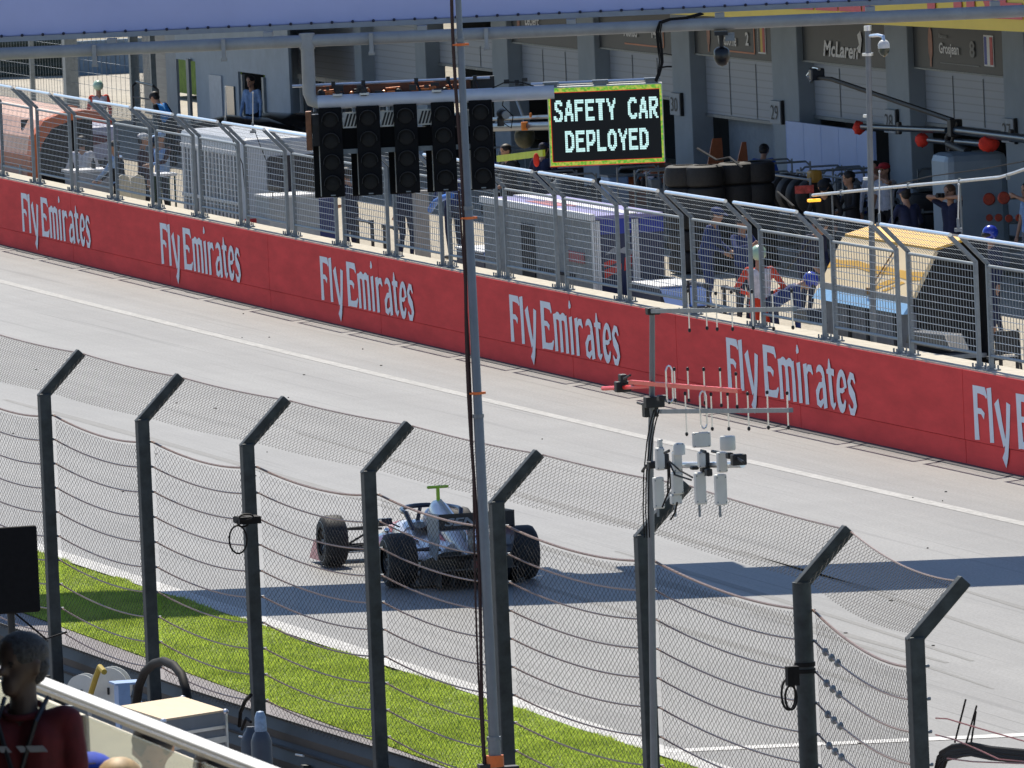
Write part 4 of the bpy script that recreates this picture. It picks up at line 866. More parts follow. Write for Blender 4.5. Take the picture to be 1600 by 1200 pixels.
def person(label, loc, rz, shirt, pants, hair=HAIRD, cap=None, helmet=None, sleeves='long', hands=None, elbows=None, lean=0.0, head_turn=(0, 0), feet=None, shorts=False, voxel=.017, height=1.76, extra=None, vest=None, hairlen=0, group=None, skin=None):
    """local: +y is where the person faces. hands/elbows: (left xyz, right xyz) at height 1.76"""
    t = thing('person', label, 'person', loc, rz, group); k = height/1.76; t.scale = (k, k, k)
    hip = Vector((0, 0, .95)); rot = Matrix.Rotation(-lean, 3, 'X')
    up = lambda p: hip+rot @ (Vector(p)-hip)
    seg = []                                                    # a, b, ra, rb, tag
    def S_(a, c, ra, rc, tg): seg.append((Vector(a), Vector(c), ra, rc, tg))
    for s in (-1, 1):
        hipj = Vector((s*.09, 0, .92)); ft = Vector(feet[0 if s < 0 else 1]) if feet else Vector((s*.11, .02*s, .06))
        kn = (hipj+ft)/2+Vector((0, .05, .01)); lt = 'skin' if shorts else 'pants'
        S_(hipj, kn, .088, .060, 'pants'); S_(kn, ft+Vector((0, -.03, .04)), .058, .040, lt); S_(ft+Vector((0, -.05, -.015)), ft+Vector((s*.02, .15, -.025)), .042, .036, 'shoe')
        S_(hip+Vector((s*.05, 0, 0)), up((s*.055, -.005, 1.12)), .115, .105, 'shirt' if s else 0); S_(up((s*.055, -.005, 1.12)), up((s*.075, 0, 1.33)), .105, .108, 'shirt'); S_(up((s*.06, -.01, 1.36)), up((s*.165, -.01, 1.415)), .085, .062, 'shirt')
        S_(hip+Vector((s*.055, 0, -.03)), hip+Vector((s*.055, -.01, .02)), .112, .11, 'pants')
        sh = up((s*.185, -.01, 1.41)); i = 0 if s < 0 else 1
        hd = up(hands[i]) if hands and hands[i] is not None else up((s*.27, .09, .86))
        if elbows and elbows[i] is not None: el = up(elbows[i])
        else:
            mid = (sh+hd)/2; need = max(0.0, .285**2-((hd-sh).length/2)**2)**.5; out = Vector((s*.6, -.55, -.35)); ax = (hd-sh).normalized(); out = (out-ax*out.dot(ax)).normalized(); el = mid+out*need
        S_(sh, el, .054, .043, 'shirt'); fa = 'shirt' if sleeves == 'long' else 'skin'
        S_(el, hd, .042, .029, fa)
        if sleeves == 'short': seg[-2] = (sh, sh+(el-sh)*.62, .058, .052, 'shirt'); S_(sh+(el-sh)*.6, el, .046, .042, 'skin')
        d = (hd-el).normalized(); side = d.cross(Vector((0, 1, .2))).normalized(); nr = side.cross(d)
        S_(hd+d*.02, hd+d*.085, .030, .036, 'skin')
        for f_, (o_, ln) in enumerate(((-.030, .075), (-.010, .088), (.011, .082), (.030, .062))):
            q = hd+d*.10+side*o_; m_ = q+d*ln*.5+nr*.006; S_(q, m_, .0105, .0095, 'skin'); S_(m_, m_+d*ln*.42-nr*.022, .0095, .0085, 'skin')
        q = hd+d*.045+side*(-.034); S_(q, q+d*.035+side*(-.026), .013, .011, 'skin'); S_(q+d*.035+side*(-.026), q+d*.065+side*(-.022), .011, .009, 'skin')
    nk = up((0, .0, 1.46)); hc = nk+rot @ (Matrix.Rotation(head_turn[1], 3, 'X') @ Vector((0, .025, .175)))
    HR = rot @ Matrix.Rotation(head_turn[0], 3, 'Z') @ Matrix.Rotation(head_turn[1], 3, 'X')
    hp = lambda p: hc+HR @ Vector(p)
    S_(up((0, -.01, 1.40)), hp((0, -.02, -.06)), .060, .054, 'skin')
    S_(hp((0, -.015, .04)), hp((0, -.01, .01)), .092, .088, 'skin'); S_(hp((0, .015, -.02)), hp((0, .05, -.085)), .072, .040, 'skin'); S_(hp((0, -.045, .03)), hp((0, .03, .05)), .078, .074, 'skin')
    S_(hp((0, .085, .01)), hp((0, .108, -.022)), .010, .017, 'skin')
    for s in (-1, 1): S_(hp((s*.086, -.01, .02)), hp((s*.088, -.012, -.025)), .017, .012, 'skin'); S_(hp((s*.033, .082, .016)), hp((s*.035, .082, .016)), .011, .011, 'eye')
    S_(hp((-.02, .083, -.062)), hp((.02, .083, -.062)), .010, .010, 'lips')
    b = MB()
    for a, c, ra, rc, tg in seg: limb(b, a, c if (c-a).length > 1e-4 else a+Vector((1e-3, 0, 0)), ra, rc)
    me = bpy.data.meshes.new('tmp'); me.from_pydata(b.v, [], b.f); o = bpy.data.objects.new('tmp', me); COL.objects.link(o)
    rm = o.modifiers.new('r', 'REMESH'); rm.mode = 'VOXEL'; rm.voxel_size = voxel; rm.use_smooth_shade = True
    sm = o.modifiers.new('s', 'SMOOTH'); sm.factor = .5; sm.iterations = 2
    dg = bpy.context.evaluated_depsgraph_get(); dg.update(); out = bpy.data.meshes.new_from_object(o.evaluated_get(dg)); bpy.data.objects.remove(o)
    tags = ['shirt', 'pants', 'skin', 'shoe', 'eye', 'lips', 'vest']
    for q in (shirt, pants, skin or SKIN, SHOE, EYE_M, skin or LIPS, vest or shirt): out.materials.append(q)
    n = len(out.polygons); cen = np.zeros(n*3); out.polygons.foreach_get('center', cen); cen = cen.reshape(-1, 3); best = np.full(n, 1e9); idx = np.zeros(n, np.int32)
    for a, c, ra, rc, tg in seg:
        A = np.array(a); D = np.array(c)-A; tt = np.clip(((cen-A) @ D)/(D @ D+1e-9), 0, 1); dist = np.linalg.norm(cen-A-tt[:,None]*D, axis=1)-(ra+(rc-ra)*tt)
        w = dist < best; best[w] = dist[w]; idx[w] = tags.index(tg)
    if vest is not None:
        zc = (cen[:,2] > .98) & (cen[:,2] < 1.44) & (np.abs(cen[:,0]) < .17) & (idx == 0); idx[zc] = 6
    out.polygons.foreach_set('material_index', idx); out.polygons.foreach_set('use_smooth', [True]*n); out.name = 'body'; out.update()
    bo = bpy.data.objects.new('body', out); COL.objects.link(bo); bo.parent = t; bo['_o'] = (0, 0, 0)
    if helmet is not None:
        b = MB(); b.ell(hp((0, -.012, .04)), (.117, .135, .122), 20, 12, HR); b.build('helmet', helmet, t, local=True, smooth=True)
        b = MB(); b.ell(hp((0, .055, .015)), (.100, .088, .05), 16, 8, HR); b.build('helmet_visor', BLACK, t, local=True, smooth=True)
    else:
        if hair is not None:
            b = MB(); b.ell(hp((0, -.018, .056)), (.100, .116, .086), 18, 10, HR)
            b.ell(hp((0, -.06, .0-hairlen*.4)), (.092, .062, .085+hairlen*.5), 16, 8, HR); b.build('hair', hair, t, local=True, smooth=True)
        if cap is not None:
            b = MB(); b.ell(hp((0, -.012, .066)), (.106, .118, .078), 18, 10, HR); b.prism([hp(p) for p in ((-.08, .075, .062), (.08, .075, .062), (.06, .17, .048), (0, .19, .045), (-.06, .17, .048))], HR @ Vector((0, 0, .012))); b.build('cap', cap, t, local=True, smooth=True)
    if extra: extra(t, up, hp)
    return t
def stand_y(px, py, Y, height=1.76):
    p = PY(px, py, Y); return (p.x, p.y, p.z-height)
def stand_at(px, py, height=1.76):
    p = PZ(px, py, height); return (p.x, p.y, 0)
LEFT = math.pi/2; AWAY = math.radians(75); RIGHT = -math.pi/2
def face(dx, dy): return math.atan2(-dx, dy)
TOCAM = face(1, -.27); FROMCAM = face(-1, .27); TOTRACK = face(0, -1); TOPIT = face(0, 1); UPTRACK = face(-1, 0)
WSHIRT = cloth('white', (.55, .56, .62)); DARKJ = cloth('dark red', (.05, .015, .018)); BLK = cloth('black', (.012, .012, .015)); OVR = cloth('marshal orange red', (.62, .05, .02)); VESTW = cloth('pale vest', (.62, .58, .62)); BLUEC = cloth('team blue', (.014, .034, .16)); NAVYC = cloth('navy', (.014, .02, .06)); PALEH = mat('pale green helmet shell', (.38, .55, .42), .35, 0, .08, 5, coat=.3); BLUEH = mat('blue helmet shell', (.02, .05, .45), .25, 0, .1, 5, coat=.6); SHADED_RED = cloth('shaded red shirt', (.085, .005, .008)); GREYC = cloth('grey', (.2, .2, .22)); LBLUE = cloth('light blue', (.25, .38, .62)); REDCAP = cloth('red cap', (.4, .02, .03)); BLUECAP = cloth('blue cap', (.02, .06, .45)); WCAP = cloth('white cap', (.7, .7, .7))  # the red shirt has the stand's shade mixed into its colour
person('person in orange overalls, pale vest and helmet, far left behind the mesh fence', stand_at(153, 122, 1.84), UPTRACK, OVR, OVR, helmet=PALEH, vest=VESTW)
person('person in a white shirt with dark hair, seen from behind at the white table', stand_y(127, 213, 44.85), FROMCAM, WSHIRT, BLK, hands=((-.2, .28, 1.02), (.2, .28, 1.02)))
person('person in pale blue shirt and dark waistcoat leaning on the white table from the right', stand_y(184, 220, 45.15), face(-.5, -.7), LBLUE, BLK, vest=BLK, hands=((-.15, .42, 1.05), (.15, .42, 1.05)), hair=HAIRG, lean=.1)
person('person in a dark red jacket and white cap, left one of the two talking', stand_y(222, 209, 46.1), face(.3, 1), DARKJ, BLK, cap=WCAP)
person('person in a dark red jacket and blue cap holding out a hand', stand_y(251, 206, 46.1), face(.5, -.8), DARKJ, BLK, cap=cloth('pale blue cap', (.3, .45, .7)), hands=((-.1, .42, 1.15), None), vest=LBLUE)
person('person in navy team clothes under the start lights, left one', stand_at(630, 258), face(-.6, .6), NAVYC, NAVYC, lean=.15)
person('person in navy team clothes under the start lights, right one with a bright blue sleeve', stand_at(705, 255), face(-1, -.1), BLUEC, NAVYC, hands=((-.3, .35, 1.0), (.2, .5, 1.1)))
person('person in blue team clothes left of the marshal, holding a pole', stand_at(1158, 338), face(.9, .4), BLUEC, NAVYC, hands=((-.1, .40, 1.2), (.15, .42, 1.3)))
person('person in orange red overalls and pale green helmet right behind the wall', stand_at(1185, 386, 1.84), face(-.95, .3), OVR, OVR, helmet=PALEH, vest=VESTW, hands=((-.2, .22, 1.06), (.2, .22, 1.06)), elbows=((-.36, 0, 1.15), (.36, 0, 1.15)), height=1.84)
person('person in dark blue bending forward with a blue helmet, right of the marshal', (PZ(1205, 470, 1.0).x, PZ(1205, 470, 1.0).y, 0), face(.2, 1), BLUEC, NAVYC, helmet=BLUEH, lean=1.05, hands=((-.2, .55, 1.1), (.2, .55, 1.1)))
person('person in blue with a blue helmet just left of the yellow pit stand', stand_at(1348, 372), face(1, .1), BLUEC, NAVYC, helmet=BLUEH, lean=.2)
person('person in a white shirt with dark hair by the slim camera pole', stand_at(1367, 252), face(.9, -.5), WSHIRT, BLK)
person('person in a white shirt and red cap with a hand at the mouth', stand_at(1382, 255), face(.5, -.8), WSHIRT, BLK, cap=REDCAP, hands=((-.02, .2, 1.52), None), sleeves='short')
person('person in navy holding a camera up to the face in front of the grey tank', stand_at(1484, 289), face(.55, -.85), NAVYC, NAVYC, hair=mat('brown hair', (.10, .055, .03), .6, 0, .3, 30), hands=((-.07, .2, 1.56), (.07, .2, 1.56)), sleeves='short', hairlen=.08,
       extra=lambda t, up, hp: (lambda b: (b.cbox(up((0, .26, 1.60)), (.13, .07, .08)), b.lathe(up((0, .29, 1.60)), (0, 1, 0), [(0, .035), (.07, .035)], 12), b.build('hand_camera', BLACK, t, local=True)))(MB()))
person('person in grey at the right frame edge with one arm raised', stand_at(1606, 286), face(.2, -.9), LBLUE, GREYC, hands=((-.1, .3, 1.55), None), sleeves='short')
person('person in dark clothes and cap inside the open end of the yellow pit stand', stand_at(1500, 437), face(-.9, .2), NAVYC, NAVYC, cap=NAVYC)
person('person with shaved head and navy polo shirt right of the yellow pit stand', stand_at(1529, 453), face(-.95, -.1), NAVYC, NAVYC, hair=None, sleeves='short', hands=((-.12, .3, 1.05), (.12, .3, 1.05)))
person('person with a shiny blue helmet in the pit lane at the right', stand_at(1548, 355), face(.3, -.9), NAVYC, NAVYC, helmet=BLUEH)
person('person in bright blue bending over in the open garage, back turned', (PZ(1188, 232, 1.6).x, PZ(1188, 232, 1.6).y, 0), face(-.8, .4), cloth('bright blue', (.05, .12, .42)), NAVYC, lean=.55, hands=((-.2, .5, 1.2), (.2, .5, 1.2)), cap=None)
person('person in black and bright blue leaning over, left of the pit wall booth', stand_at(264, 146, 1.6), face(-.6, -.5), BLK, BLK, lean=.6, vest=cloth('sky blue', (.03, .25, .65)))
person('person in light blue in the doorway of the pit wall booth', stand_at(392, 119), face(.6, -.7), LBLUE, BLK)

CREW = [(795, 225, 'left of the lime yellow bar', BLK, (.4, -.9)), (842, 222, 'right of the lime yellow bar', NAVYC, (-.6, .5)), (1205, 262, 'between the tyre stacks and the tyre rack', NAVYC, (-.3, -.9)), (1288, 272, 'right of the tyre rack, head down', BLK, (.8, -.3)), (1330, 268, 'just left of the slim camera pole', BLK, (.1, -1)), (1420, 292, 'right of the two people in white shirts', NAVYC, (-.9, -.2)), (1255, 330, 'behind the fence left of the yellow pit stand', NAVYC, (.7, .4)), (1100, 322, 'behind the fence below the tyre stacks', BLUEC, (.5, .7)), (545, 262, 'behind the second start light from the left', NAVYC, (-.7, -.4))]
for k, (px, py, lab, c_, f_) in enumerate(CREW):
    person('crew person in %s clothes ' % ('black' if c_ is BLK else ('blue' if c_ is BLUEC else 'navy'))+lab, stand_at(px, py), face(*f_), c_, c_, cap=(c_ if k % 2 else None), lean=(.1, .3, .45, .5, .05, .2, .6, .3, .1)[k], hands=((-.2, .34, 1.05+.05*(k % 3)), (.2, .36, 1.1)), voxel=.02)
# ================================================================== PIT BUILDING
FY = 57.0
def sh(x): return .0125*(x+187)
PIL = mat('pillar concrete paint', (0.30, 0.35, 0.40), .7, 0, .10, 1.2, bump=.1)
DOORM = bpy.data.materials.new('sectional door'); DOORM.use_nodes = True
n = DOORM.node_tree; pb = n.nodes['Principled BSDF']; tc = n.nodes.new('ShaderNodeTexCoord'); wv = n.nodes.new('ShaderNodeTexWave'); wv.bands_direction = 'Z'; wv.inputs['Scale'].default_value = 2.2
n.links.new(tc.outputs['Object'], wv.inputs['Vector']); rp = n.nodes.new('ShaderNodeValToRGB'); rp.color_ramp.elements[0].position = .0; rp.color_ramp.elements[1].position = .12
rp.color_ramp.elements[0].color = (.25, .28, .33, 1); rp.color_ramp.elements[1].color = (.33, .37, .44, 1); n.links.new(wv.outputs[0], rp.inputs[0]); n.links.new(rp.outputs[0], pb.inputs['Base Color']); pb.inputs['Roughness'].default_value = .5
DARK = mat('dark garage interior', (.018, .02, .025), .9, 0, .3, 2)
SIGNM = mat('dark grey fascia', (.030, .036, .044), .5, 0, .08, 2)
YEL = mat('yellow banner', (.62, .44, .03), .55, 0, .06, 1)
bld = thing('pit_building', 'long grey pit garage building with pillars and half open sectional doors', 'building', (-200, FY, 0))
# pillar faces [x0,x1] and openings between them
PILX = [(-178.2, -176.4), (-185.55, -179.85-4.0)][:1]
px_pairs = [(555, 566, 95), (650, 666, 95), (770, 794, 90), (905, 931, 110), (1051, 1079, 100), (1207, 1247, 100), (1386, 1421, 130), (1570, 1604, 150)]
pil = []
for a, c, y in px_pairs: pil.append((PY(a, y, FY).x, PY(c, y, FY).x))
pil.append((pil[-1][1]+5.6, pil[-1][1]+7.1)); pil = [(PY(447, 90, FY).x-1.2, PY(447, 90, FY).x)]+pil
ZT = 3.98
b = MB()
for x0, x1 in pil: b.hexa([Vector((x0, FY-.02, -1)), Vector((x1, FY-.02, -1)), Vector((x1, FY+.42, -1)), Vector((x0, FY+.42, -1)), Vector((x0, FY-.02, ZT+sh(x0))), Vector((x1, FY-.02, ZT+sh(x1))), Vector((x1, FY+.42, ZT+sh(x1))), Vector((x0, FY+.42, ZT+sh(x0)))])
b.build('pillar', PIL, bld, bevel=.02)
b = MB(); b.box((pil[0][0]-15, FY+.43, ZT-.25), (-150, FY+6, ZT+6)); b.box((pil[0][0]-.1, FY+5.6, -1), (-150, FY+5.8, 4)); b.build('upper_storey', GREYP, bld)
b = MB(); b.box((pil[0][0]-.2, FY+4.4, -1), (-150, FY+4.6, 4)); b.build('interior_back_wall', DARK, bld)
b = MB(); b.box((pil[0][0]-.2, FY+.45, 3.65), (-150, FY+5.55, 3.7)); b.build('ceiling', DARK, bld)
# deep overhang with the yellow banner along its front
b = MB(); OV = 52.5
b.hexa([Vector((-250, OV+.06, 4.42+sh(-250))), Vector((-140, OV+.06, 4.42+sh(-140))), Vector((-140, FY+.4, 4.0+sh(-140))), Vector((-250, FY+.4, 4.0+sh(-250))), Vector((-250, OV+.06, 6.5)), Vector((-140, OV+.06, 6.5)), Vector((-140, FY+.4, 6.5)), Vector((-250, FY+.4, 6.5))]); b.build('overhang', mat('overhang soffit', (.10, .11, .12), .8, 0, .1, 2), bld)
ban = thing('yellow_banner', 'yellow fascia banner with large red letters along the pit building overhang', 'banner', (-175, OV, 4.4))
b = MB(); b.hexa([Vector((-200, OV-.04, 4.36+sh(-200))), Vector((-150, OV-.04, 4.36+sh(-150))), Vector((-150, OV+.05, 4.36+sh(-150))), Vector((-200, OV+.05, 4.36+sh(-200))), Vector((-200, OV-.04, 6.4)), Vector((-150, OV-.04, 6.4)), Vector((-150, OV+.05, 6.4)), Vector((-200, OV+.05, 6.4))]); b.build('sheet', YEL, ban)
REDL = mat('red banner letters', (.50, .05, .06), .55, 0, .06, 2)
for wd, x0, wid in (('PIRELLI', -181.5, 8.6), ('PIRELLI', -169.6, 8.6)):
    text_mesh(wd, REDL, 'banner_lettering', ban, Vector((x0, OV-.05, 4.56+sh(x0))), (1, 0, .0125), (0, 0, 1), 1.35, wid, depth=.01, bold=.03)
# doors, fascia signs and number plates bay by bay, left to right
door_bot = [None, 2.55, 2.55, 2.25, 2.25, 1.93, 2.06, 2.10, 2.0]
for k in range(len(pil)-1):
    x0, x1 = pil[k][1], pil[k+1][0]; s0 = sh((x0+x1)/2)
    if k >= 2:
        b = MB(); zb = door_bot[min(k, 8)]+s0
        b.box((x0+.02, FY+.30, zb), (x1-.02, FY+.36, 3.2+s0)); b.build('sectional_door', DOORM, bld)
        b = MB(); b.box((x0+.02, FY+.26, zb-.06), (x1-.02, FY+.38, zb)); b.build('door_edge', STEEL_D, bld)
        b = MB()
        for f in (.30, .62): x = x0+(x1-x0)*f; b.box((x-.012, FY+.285, zb+.02), (x+.012, FY+.295, 3.0+s0))
        b.build('door_guide', STEEL_D, bld)
    else:
        b = MB(); b.box((x0, FY+.28, 2.05+s0), (x1, FY+.34, 3.4+s0)); b.build('door_head', DOORM, bld)
        b = MB()
        for i in range(6):
            x = x0+.2+(x1-x0-.4)*i/5; b.box((x-.05, FY+.24, .0), (x+.05, FY+.30, 2.06+s0))
        for z in (0.55, 1.15, 2.0): b.box((x0, FY+.25, z+s0-.05), (x1, FY+.29, z+s0+.05))
        b.build('window_frame', WHITE, bld)
        b = MB(); b.box((x0, FY+.31, -.2), (x1, FY+.33, 2.1+s0)); b.build('window_glass', mat('dark green glazing', (.02, .035, .035), .08, 0, .8, 1.4, coat=.5), bld)
def fascia(k, label):
    x0, x1 = pil[k][1], pil[k+1][0]; s0 = sh((x0+x1)/2)
    t = thing('garage_sign', label, 'sign', ((x0+x1)/2, FY+.1, 3.1+s0), 0, 'dark name signs over the garage doors')
    b = MB(); b.box((x0+.01, FY+.10, 3.12+s0), (x1-.01, FY+.2, 3.98+s0)); b.build('board', SIGNM, t)
    b = MB(); b.box((x0+.01, FY+.08, 3.09+s0), (x1-.01, FY+.21, 3.12+s0)); b.build('lower_trim', STEEL, t)
    return t, x0, x1, s0
SW = mat('sign white', (.70, .70, .72), .5, 0, .04, 2); SO = mat('sign orange', (.55, .17, .07), .5, 0, .05, 2); SFACE = mat('sign portrait tone', (.40, .20, .15), .6, 0, .3, 5); SGREY = mat('sign dim grey', (.16, .17, .18), .5, 0, .1, 4)
def flag(t, x, z, w, h, cols, nm):
    b = MB(); b.box((x-.04, FY+.088, z-.03), (x+w+.04, FY+.092, z+h+.03)); b.build('flag_border', SW, t)
    for i, c in enumerate(cols):
        b = MB(); b.box((x+w*i/3, FY+.080, z), (x+w*(i+1)/3, FY+.086, z+h)); b.build('flag_stripe', mat(nm+str(i), c, .5), t)
def portrait(t, x, z, h):
    b = MB(); b.prism([Vector((x+.34*h*u, FY+.09, z+h*v)) for u, v in ((-.2, 0), (.2, 0), (.25, .2), (.5, .3), (.55, .6), (.45, .9), (.1, 1), (-.3, .95), (-.5, .7), (-.45, .35), (-.2, .2))], (0, -.004, 0)); b.build('portrait', SFACE, t)
def word(t, txt, x, z, h, w, m_=SW, shear=0): text_mesh(txt, m_, 'sign_lettering', t, Vector((x, FY+.095, z)), (1, 0, 0), (0, 0, 1), h, w, depth=.02, shear=shear, bold=.025)
t, x0, x1, s0 = fascia(6, 'dark garage sign with one white word and a swoosh')
word(t, 'McLaren', x0+1.45, 3.24+s0, .30, 2.25, shear=.2); b = MB(); b.prism([Vector((x0+3.55, FY+.08, 3.40+s0)), Vector((x0+3.85, FY+.08, 3.36+s0)), Vector((x0+3.98, FY+.08, 3.62+s0)), Vector((x0+3.9, FY+.08, 3.78+s0)), Vector((x0+3.7, FY+.08, 3.70+s0)), Vector((x0+3.8, FY+.08, 3.52+s0))], (0, -.005, 0)); b.build('swoosh', SW, t)
t, x0, x1, s0 = fascia(7, 'dark garage sign with a portrait and a blue white red flag')
W7 = x1-x0; portrait(t, x0+W7*.19, 3.16+s0, .72); word(t, 'Romain', x0+W7*.29, 3.70+s0, .08, .5, SGREY); word(t, 'Grosjean', x0+W7*.29, 3.36+s0, .26, 1.2); word(t, '8', x0+W7*.61, 3.40+s0, .3, .3, SGREY)
b = MB(); b.box((x0+W7*.29, FY+.085, 3.24+s0), (x0+W7*.7, FY+.09, 3.26+s0)); b.build('rule', SGREY, t); flag(t, x0+W7*.76, 3.30+s0, .5, .5, ((.03, .06, .35), (.7, .7, .7), (.5, .04, .05)), 'flag blue white red ')
t, x0, x1, s0 = fascia(5, 'dark garage sign with an orange outline, the number 2 and a black yellow red flag')
W5 = x1-x0; portrait(t, x0+W5*.18, 3.18+s0, .62); word(t, 'Vandoorne', x0+W5*.30, 3.34+s0, .24, 1.3); word(t, '2', x0+W5*.64, 3.38+s0, .26, .22)
b = MB(); b.box((x0+W5*.30, FY+.085, 3.22+s0), (x0+W5*.74, FY+.09, 3.25+s0)); b.box((x0+W5*.735, FY+.085, 3.25+s0), (x0+W5*.745, FY+.09, 3.75+s0)); b.build('orange_rule', SO, t); flag(t, x0+W5*.79, 3.28+s0, .45, .5, ((.02, .02, .02), (.6, .42, .03), (.5, .05, .05)), 'flag black yellow red ')
t, x0, x1, s0 = fascia(4, 'dark garage sign with an orange outline partly behind the gantry pipe, over the message sign')
W4 = x1-x0; word(t, 'Alonso', x0+W4*.34, 3.40+s0, .22, 1.0); word(t, '14', x0+W4*.70, 3.42+s0, .22, .3); b = MB(); b.box((x0+W4*.34, FY+.085, 3.24+s0), (x0+W4*.84, FY+.09, 3.27+s0)); b.box((x0+W4*.835, FY+.085, 3.27+s0), (x0+W4*.845, FY+.09, 3.7+s0)); b.build('orange_rule', SO, t)
t, x0, x1, s0 = fascia(3, 'dark garage sign with white lettering just under the banner edge, behind the thin mast')
word(t, 'Leclerc', x0+1.2, 3.5+s0, .24, 1.1); portrait(t, x0+.6, 3.2+s0, .6)
for k, num in ((4, '30'), (5, '30'), (6, '29'), (7, '28'), (8, '27')):
    if k == 4: continue
    x1 = pil[k][0]; s0 = sh(x1); t = thing('number_plate', 'grey plate with the garage number %s on a pillar' % num, 'number plate', (x1, FY-.03, 2+s0), 0, 'garage number plates')
    b = MB(); b.box((x1+.02, FY-.10, 1.93+s0), (x1+.72, FY-.03, 2.36+s0)); b.build('plate', mat('plate grey', (.36, .40, .45), .6, 0, .05, 3), t); b = MB(); b.box((x1+.72, FY-.085, 1.92+s0), (x1+.76, FY-.03, 2.38+s0)); b.build('plate_edge', BLACK, t)
    text_mesh(num, mat('plate figures', (.05, .055, .06), .6), 'plate_figures', t, Vector((x1+.12, FY-.105, 2.0+s0)), (1, 0, 0), (0, 0, 1), .28, .48, depth=.006)
# pale screen wall closing the lower part of one garage
x0, x1 = pil[6][1], pil[7][0]; s0 = sh(x0)
b = MB(); b.box((x0+.02, FY-.30, 0), (x1-.05, FY-.24, 2.02+s0)); 
for i in range(5): b.box((x0+.02+(x1-x0)*i/5, FY-.305, 0), (x0+.04+(x1-x0)*i/5, FY-.30, 2.0+s0))
tag(b.build('screen_wall', mat('pale blue screen board', (.40, .52, .84), .55, 0, .05, 1.5), None), 'pale blue screen wall closing the lower half of the garage under the white team word', 'screen wall')
x0, x1 = pil[5][1], pil[6][0]
b = MB(); b.box((x0+.1, FY+.7, 0), (x0+3.6, FY+.8, 2.2)); b.box((x1-.5, FY+.1, 0), (x1-.3, FY+1.5, 1.95)); tag(b.build('garage_partition', mat('grey blue partition', (.26, .31, .37), .7), None), 'grey blue partition wall inside the open garage with orange panels', 'partition')
for px, py, h, w, lab in ((1116, 240, .60, .36, 'left one, larger and brighter'), (1158, 242, .50, .26, 'right one, narrower')):
    q = PY(px, py, FY+.25); b = MB(); b.prism([q+Vector((0, -w/2, -h/2)), q+Vector((0, w/2, -h/2)), q+Vector((0, w/2-.03, h/2)), q+Vector((0, -w/2+.15, h/2))], (.05, 0, 0))
    tag(b.build('orange_bodywork', mat('orange brown panel', (.55, .16, .06), .5, 0, .15, 6), None), 'orange brown body panel in the open garage, '+lab, 'panel', 'orange panels in the garage')

# ================================================================== FAR LEFT: BOOTH, FENCES, BARRIER
PB = mat('booth panel', (.30, .36, .43), .6, 0, .1, 2)
bo = thing('pit_booth', 'grey glazed booth at the far end of the pit building with a doorway', 'booth', (-236, FY-1, 0))
def bp(px, py, y=FY-1.2): return PY(px, py, y)
def panel(px0, px1, y, z0, z1, m_, nm, th=.06, par=bo):
    a, c = PY(px0, 120, y).x, PY(px1, 120, y).x; b = MB(); b.box((a, y, z0), (c, y+th, z1)); return b.build(nm, m_, par)
panel(322, 372, FY-1.2, -1.5, 3.6, PB, 'side_wall'); panel(414, 452, FY-1.2, -1.5, 3.6, PB, 'side_wall'); panel(372, 414, FY-1.2, 1.65, 3.6, PB, 'lintel')
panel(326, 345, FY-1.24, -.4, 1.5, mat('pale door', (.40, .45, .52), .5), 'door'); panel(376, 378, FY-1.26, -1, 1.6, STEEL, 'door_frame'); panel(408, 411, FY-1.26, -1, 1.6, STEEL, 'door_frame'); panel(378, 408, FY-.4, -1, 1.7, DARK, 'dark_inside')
panel(436, 446, FY-1.26, .1, .75, STEEL_D, 'meter_box'); panel(352, 364, FY-1.24, .4, 1.3, mat('booth glass', (.05, .08, .1), .1, coat=.5), 'window')
panel(260, 276, FY-1.2, -1.5, 3.6, GREYP, 'corner_column'); panel(306, 322, FY-1.2, -1.5, 3.6, PB, 'corner_column'); panel(276, 306, FY-1.2, -1.5, .45, PB, 'sill_wall'); panel(276, 306, FY-1.2, 1.75, 3.6, PB, 'window_head'); panel(291, 295, FY-1.3, .1, 1.8, STEEL_D, 'mullion')
panel(224, 262, FY+.6, -1.5, 3.6, mat('grey boarding', (.30, .30, .29), .8, 0, .15, 5, stretch=(.2, .2, 6)), 'rear_wall')
b = MB(); q = PY(291, 138, 60.0); b.box((q.x-2.2, 60, .15), (q.x+2.6, 64, 3.0)); struct(b.build('grass_bank', mat('far grass', (.10, .17, .02), .9, 0, .35, 5), None))
t = thing('boundary_fence', 'grey steel fence with tall posts at the far left beyond the pit lane', 'fence', (-262, 58, 0))
pp = [(-10, 150), (52, 150), (112, 150), (212, 165), (242, 170)]; pq = []
for px, py in pp: q = PY(px, py, 56.5+.0*px); q.z = 0; pq.append(q)
for i, q in enumerate(pq): b = MB(); w = (.06, .05, .16, .10, .06)[i]; b.box((q.x-w, q.y-w, 0), (q.x+w, q.y+w, 3.4)); b.build('post', STEEL, t)
sg = []
for a, c in zip(pq[:-1], pq[1:]):
    for z in np.arange(.1, 2.6, .3): sg.append([(a.x, a.y, z), (c.x, c.y, z)])
    for u in np.linspace(0, 1, 15): m_ = a+(c-a)*u; sg.append([(m_.x, m_.y, .05), (m_.x, m_.y, 2.6)])
wire_object('mesh', sg, .006, STEEL_D, t, t['_o'])
q0, q1 = PZ(-60, 122, 0), PZ(112, 117, 0); b = MB(); b.beam(q0+Vector((0, 0, 1.2)), q1+Vector((0, 0, 1.2)), .15, 2.4)
for k in range(12): b.beam(q0+Vector((.2, -.1, .1+.2*k)), q1+Vector((.2, -.1, .1+.2*k)), .05, .07)
tag(b.build('slatted_wall', mat('dark green slats', (.03, .045, .04), .7, 0, .2, 6), None), 'dark slatted screen wall at the top left edge beyond the gravel', 'screen wall')
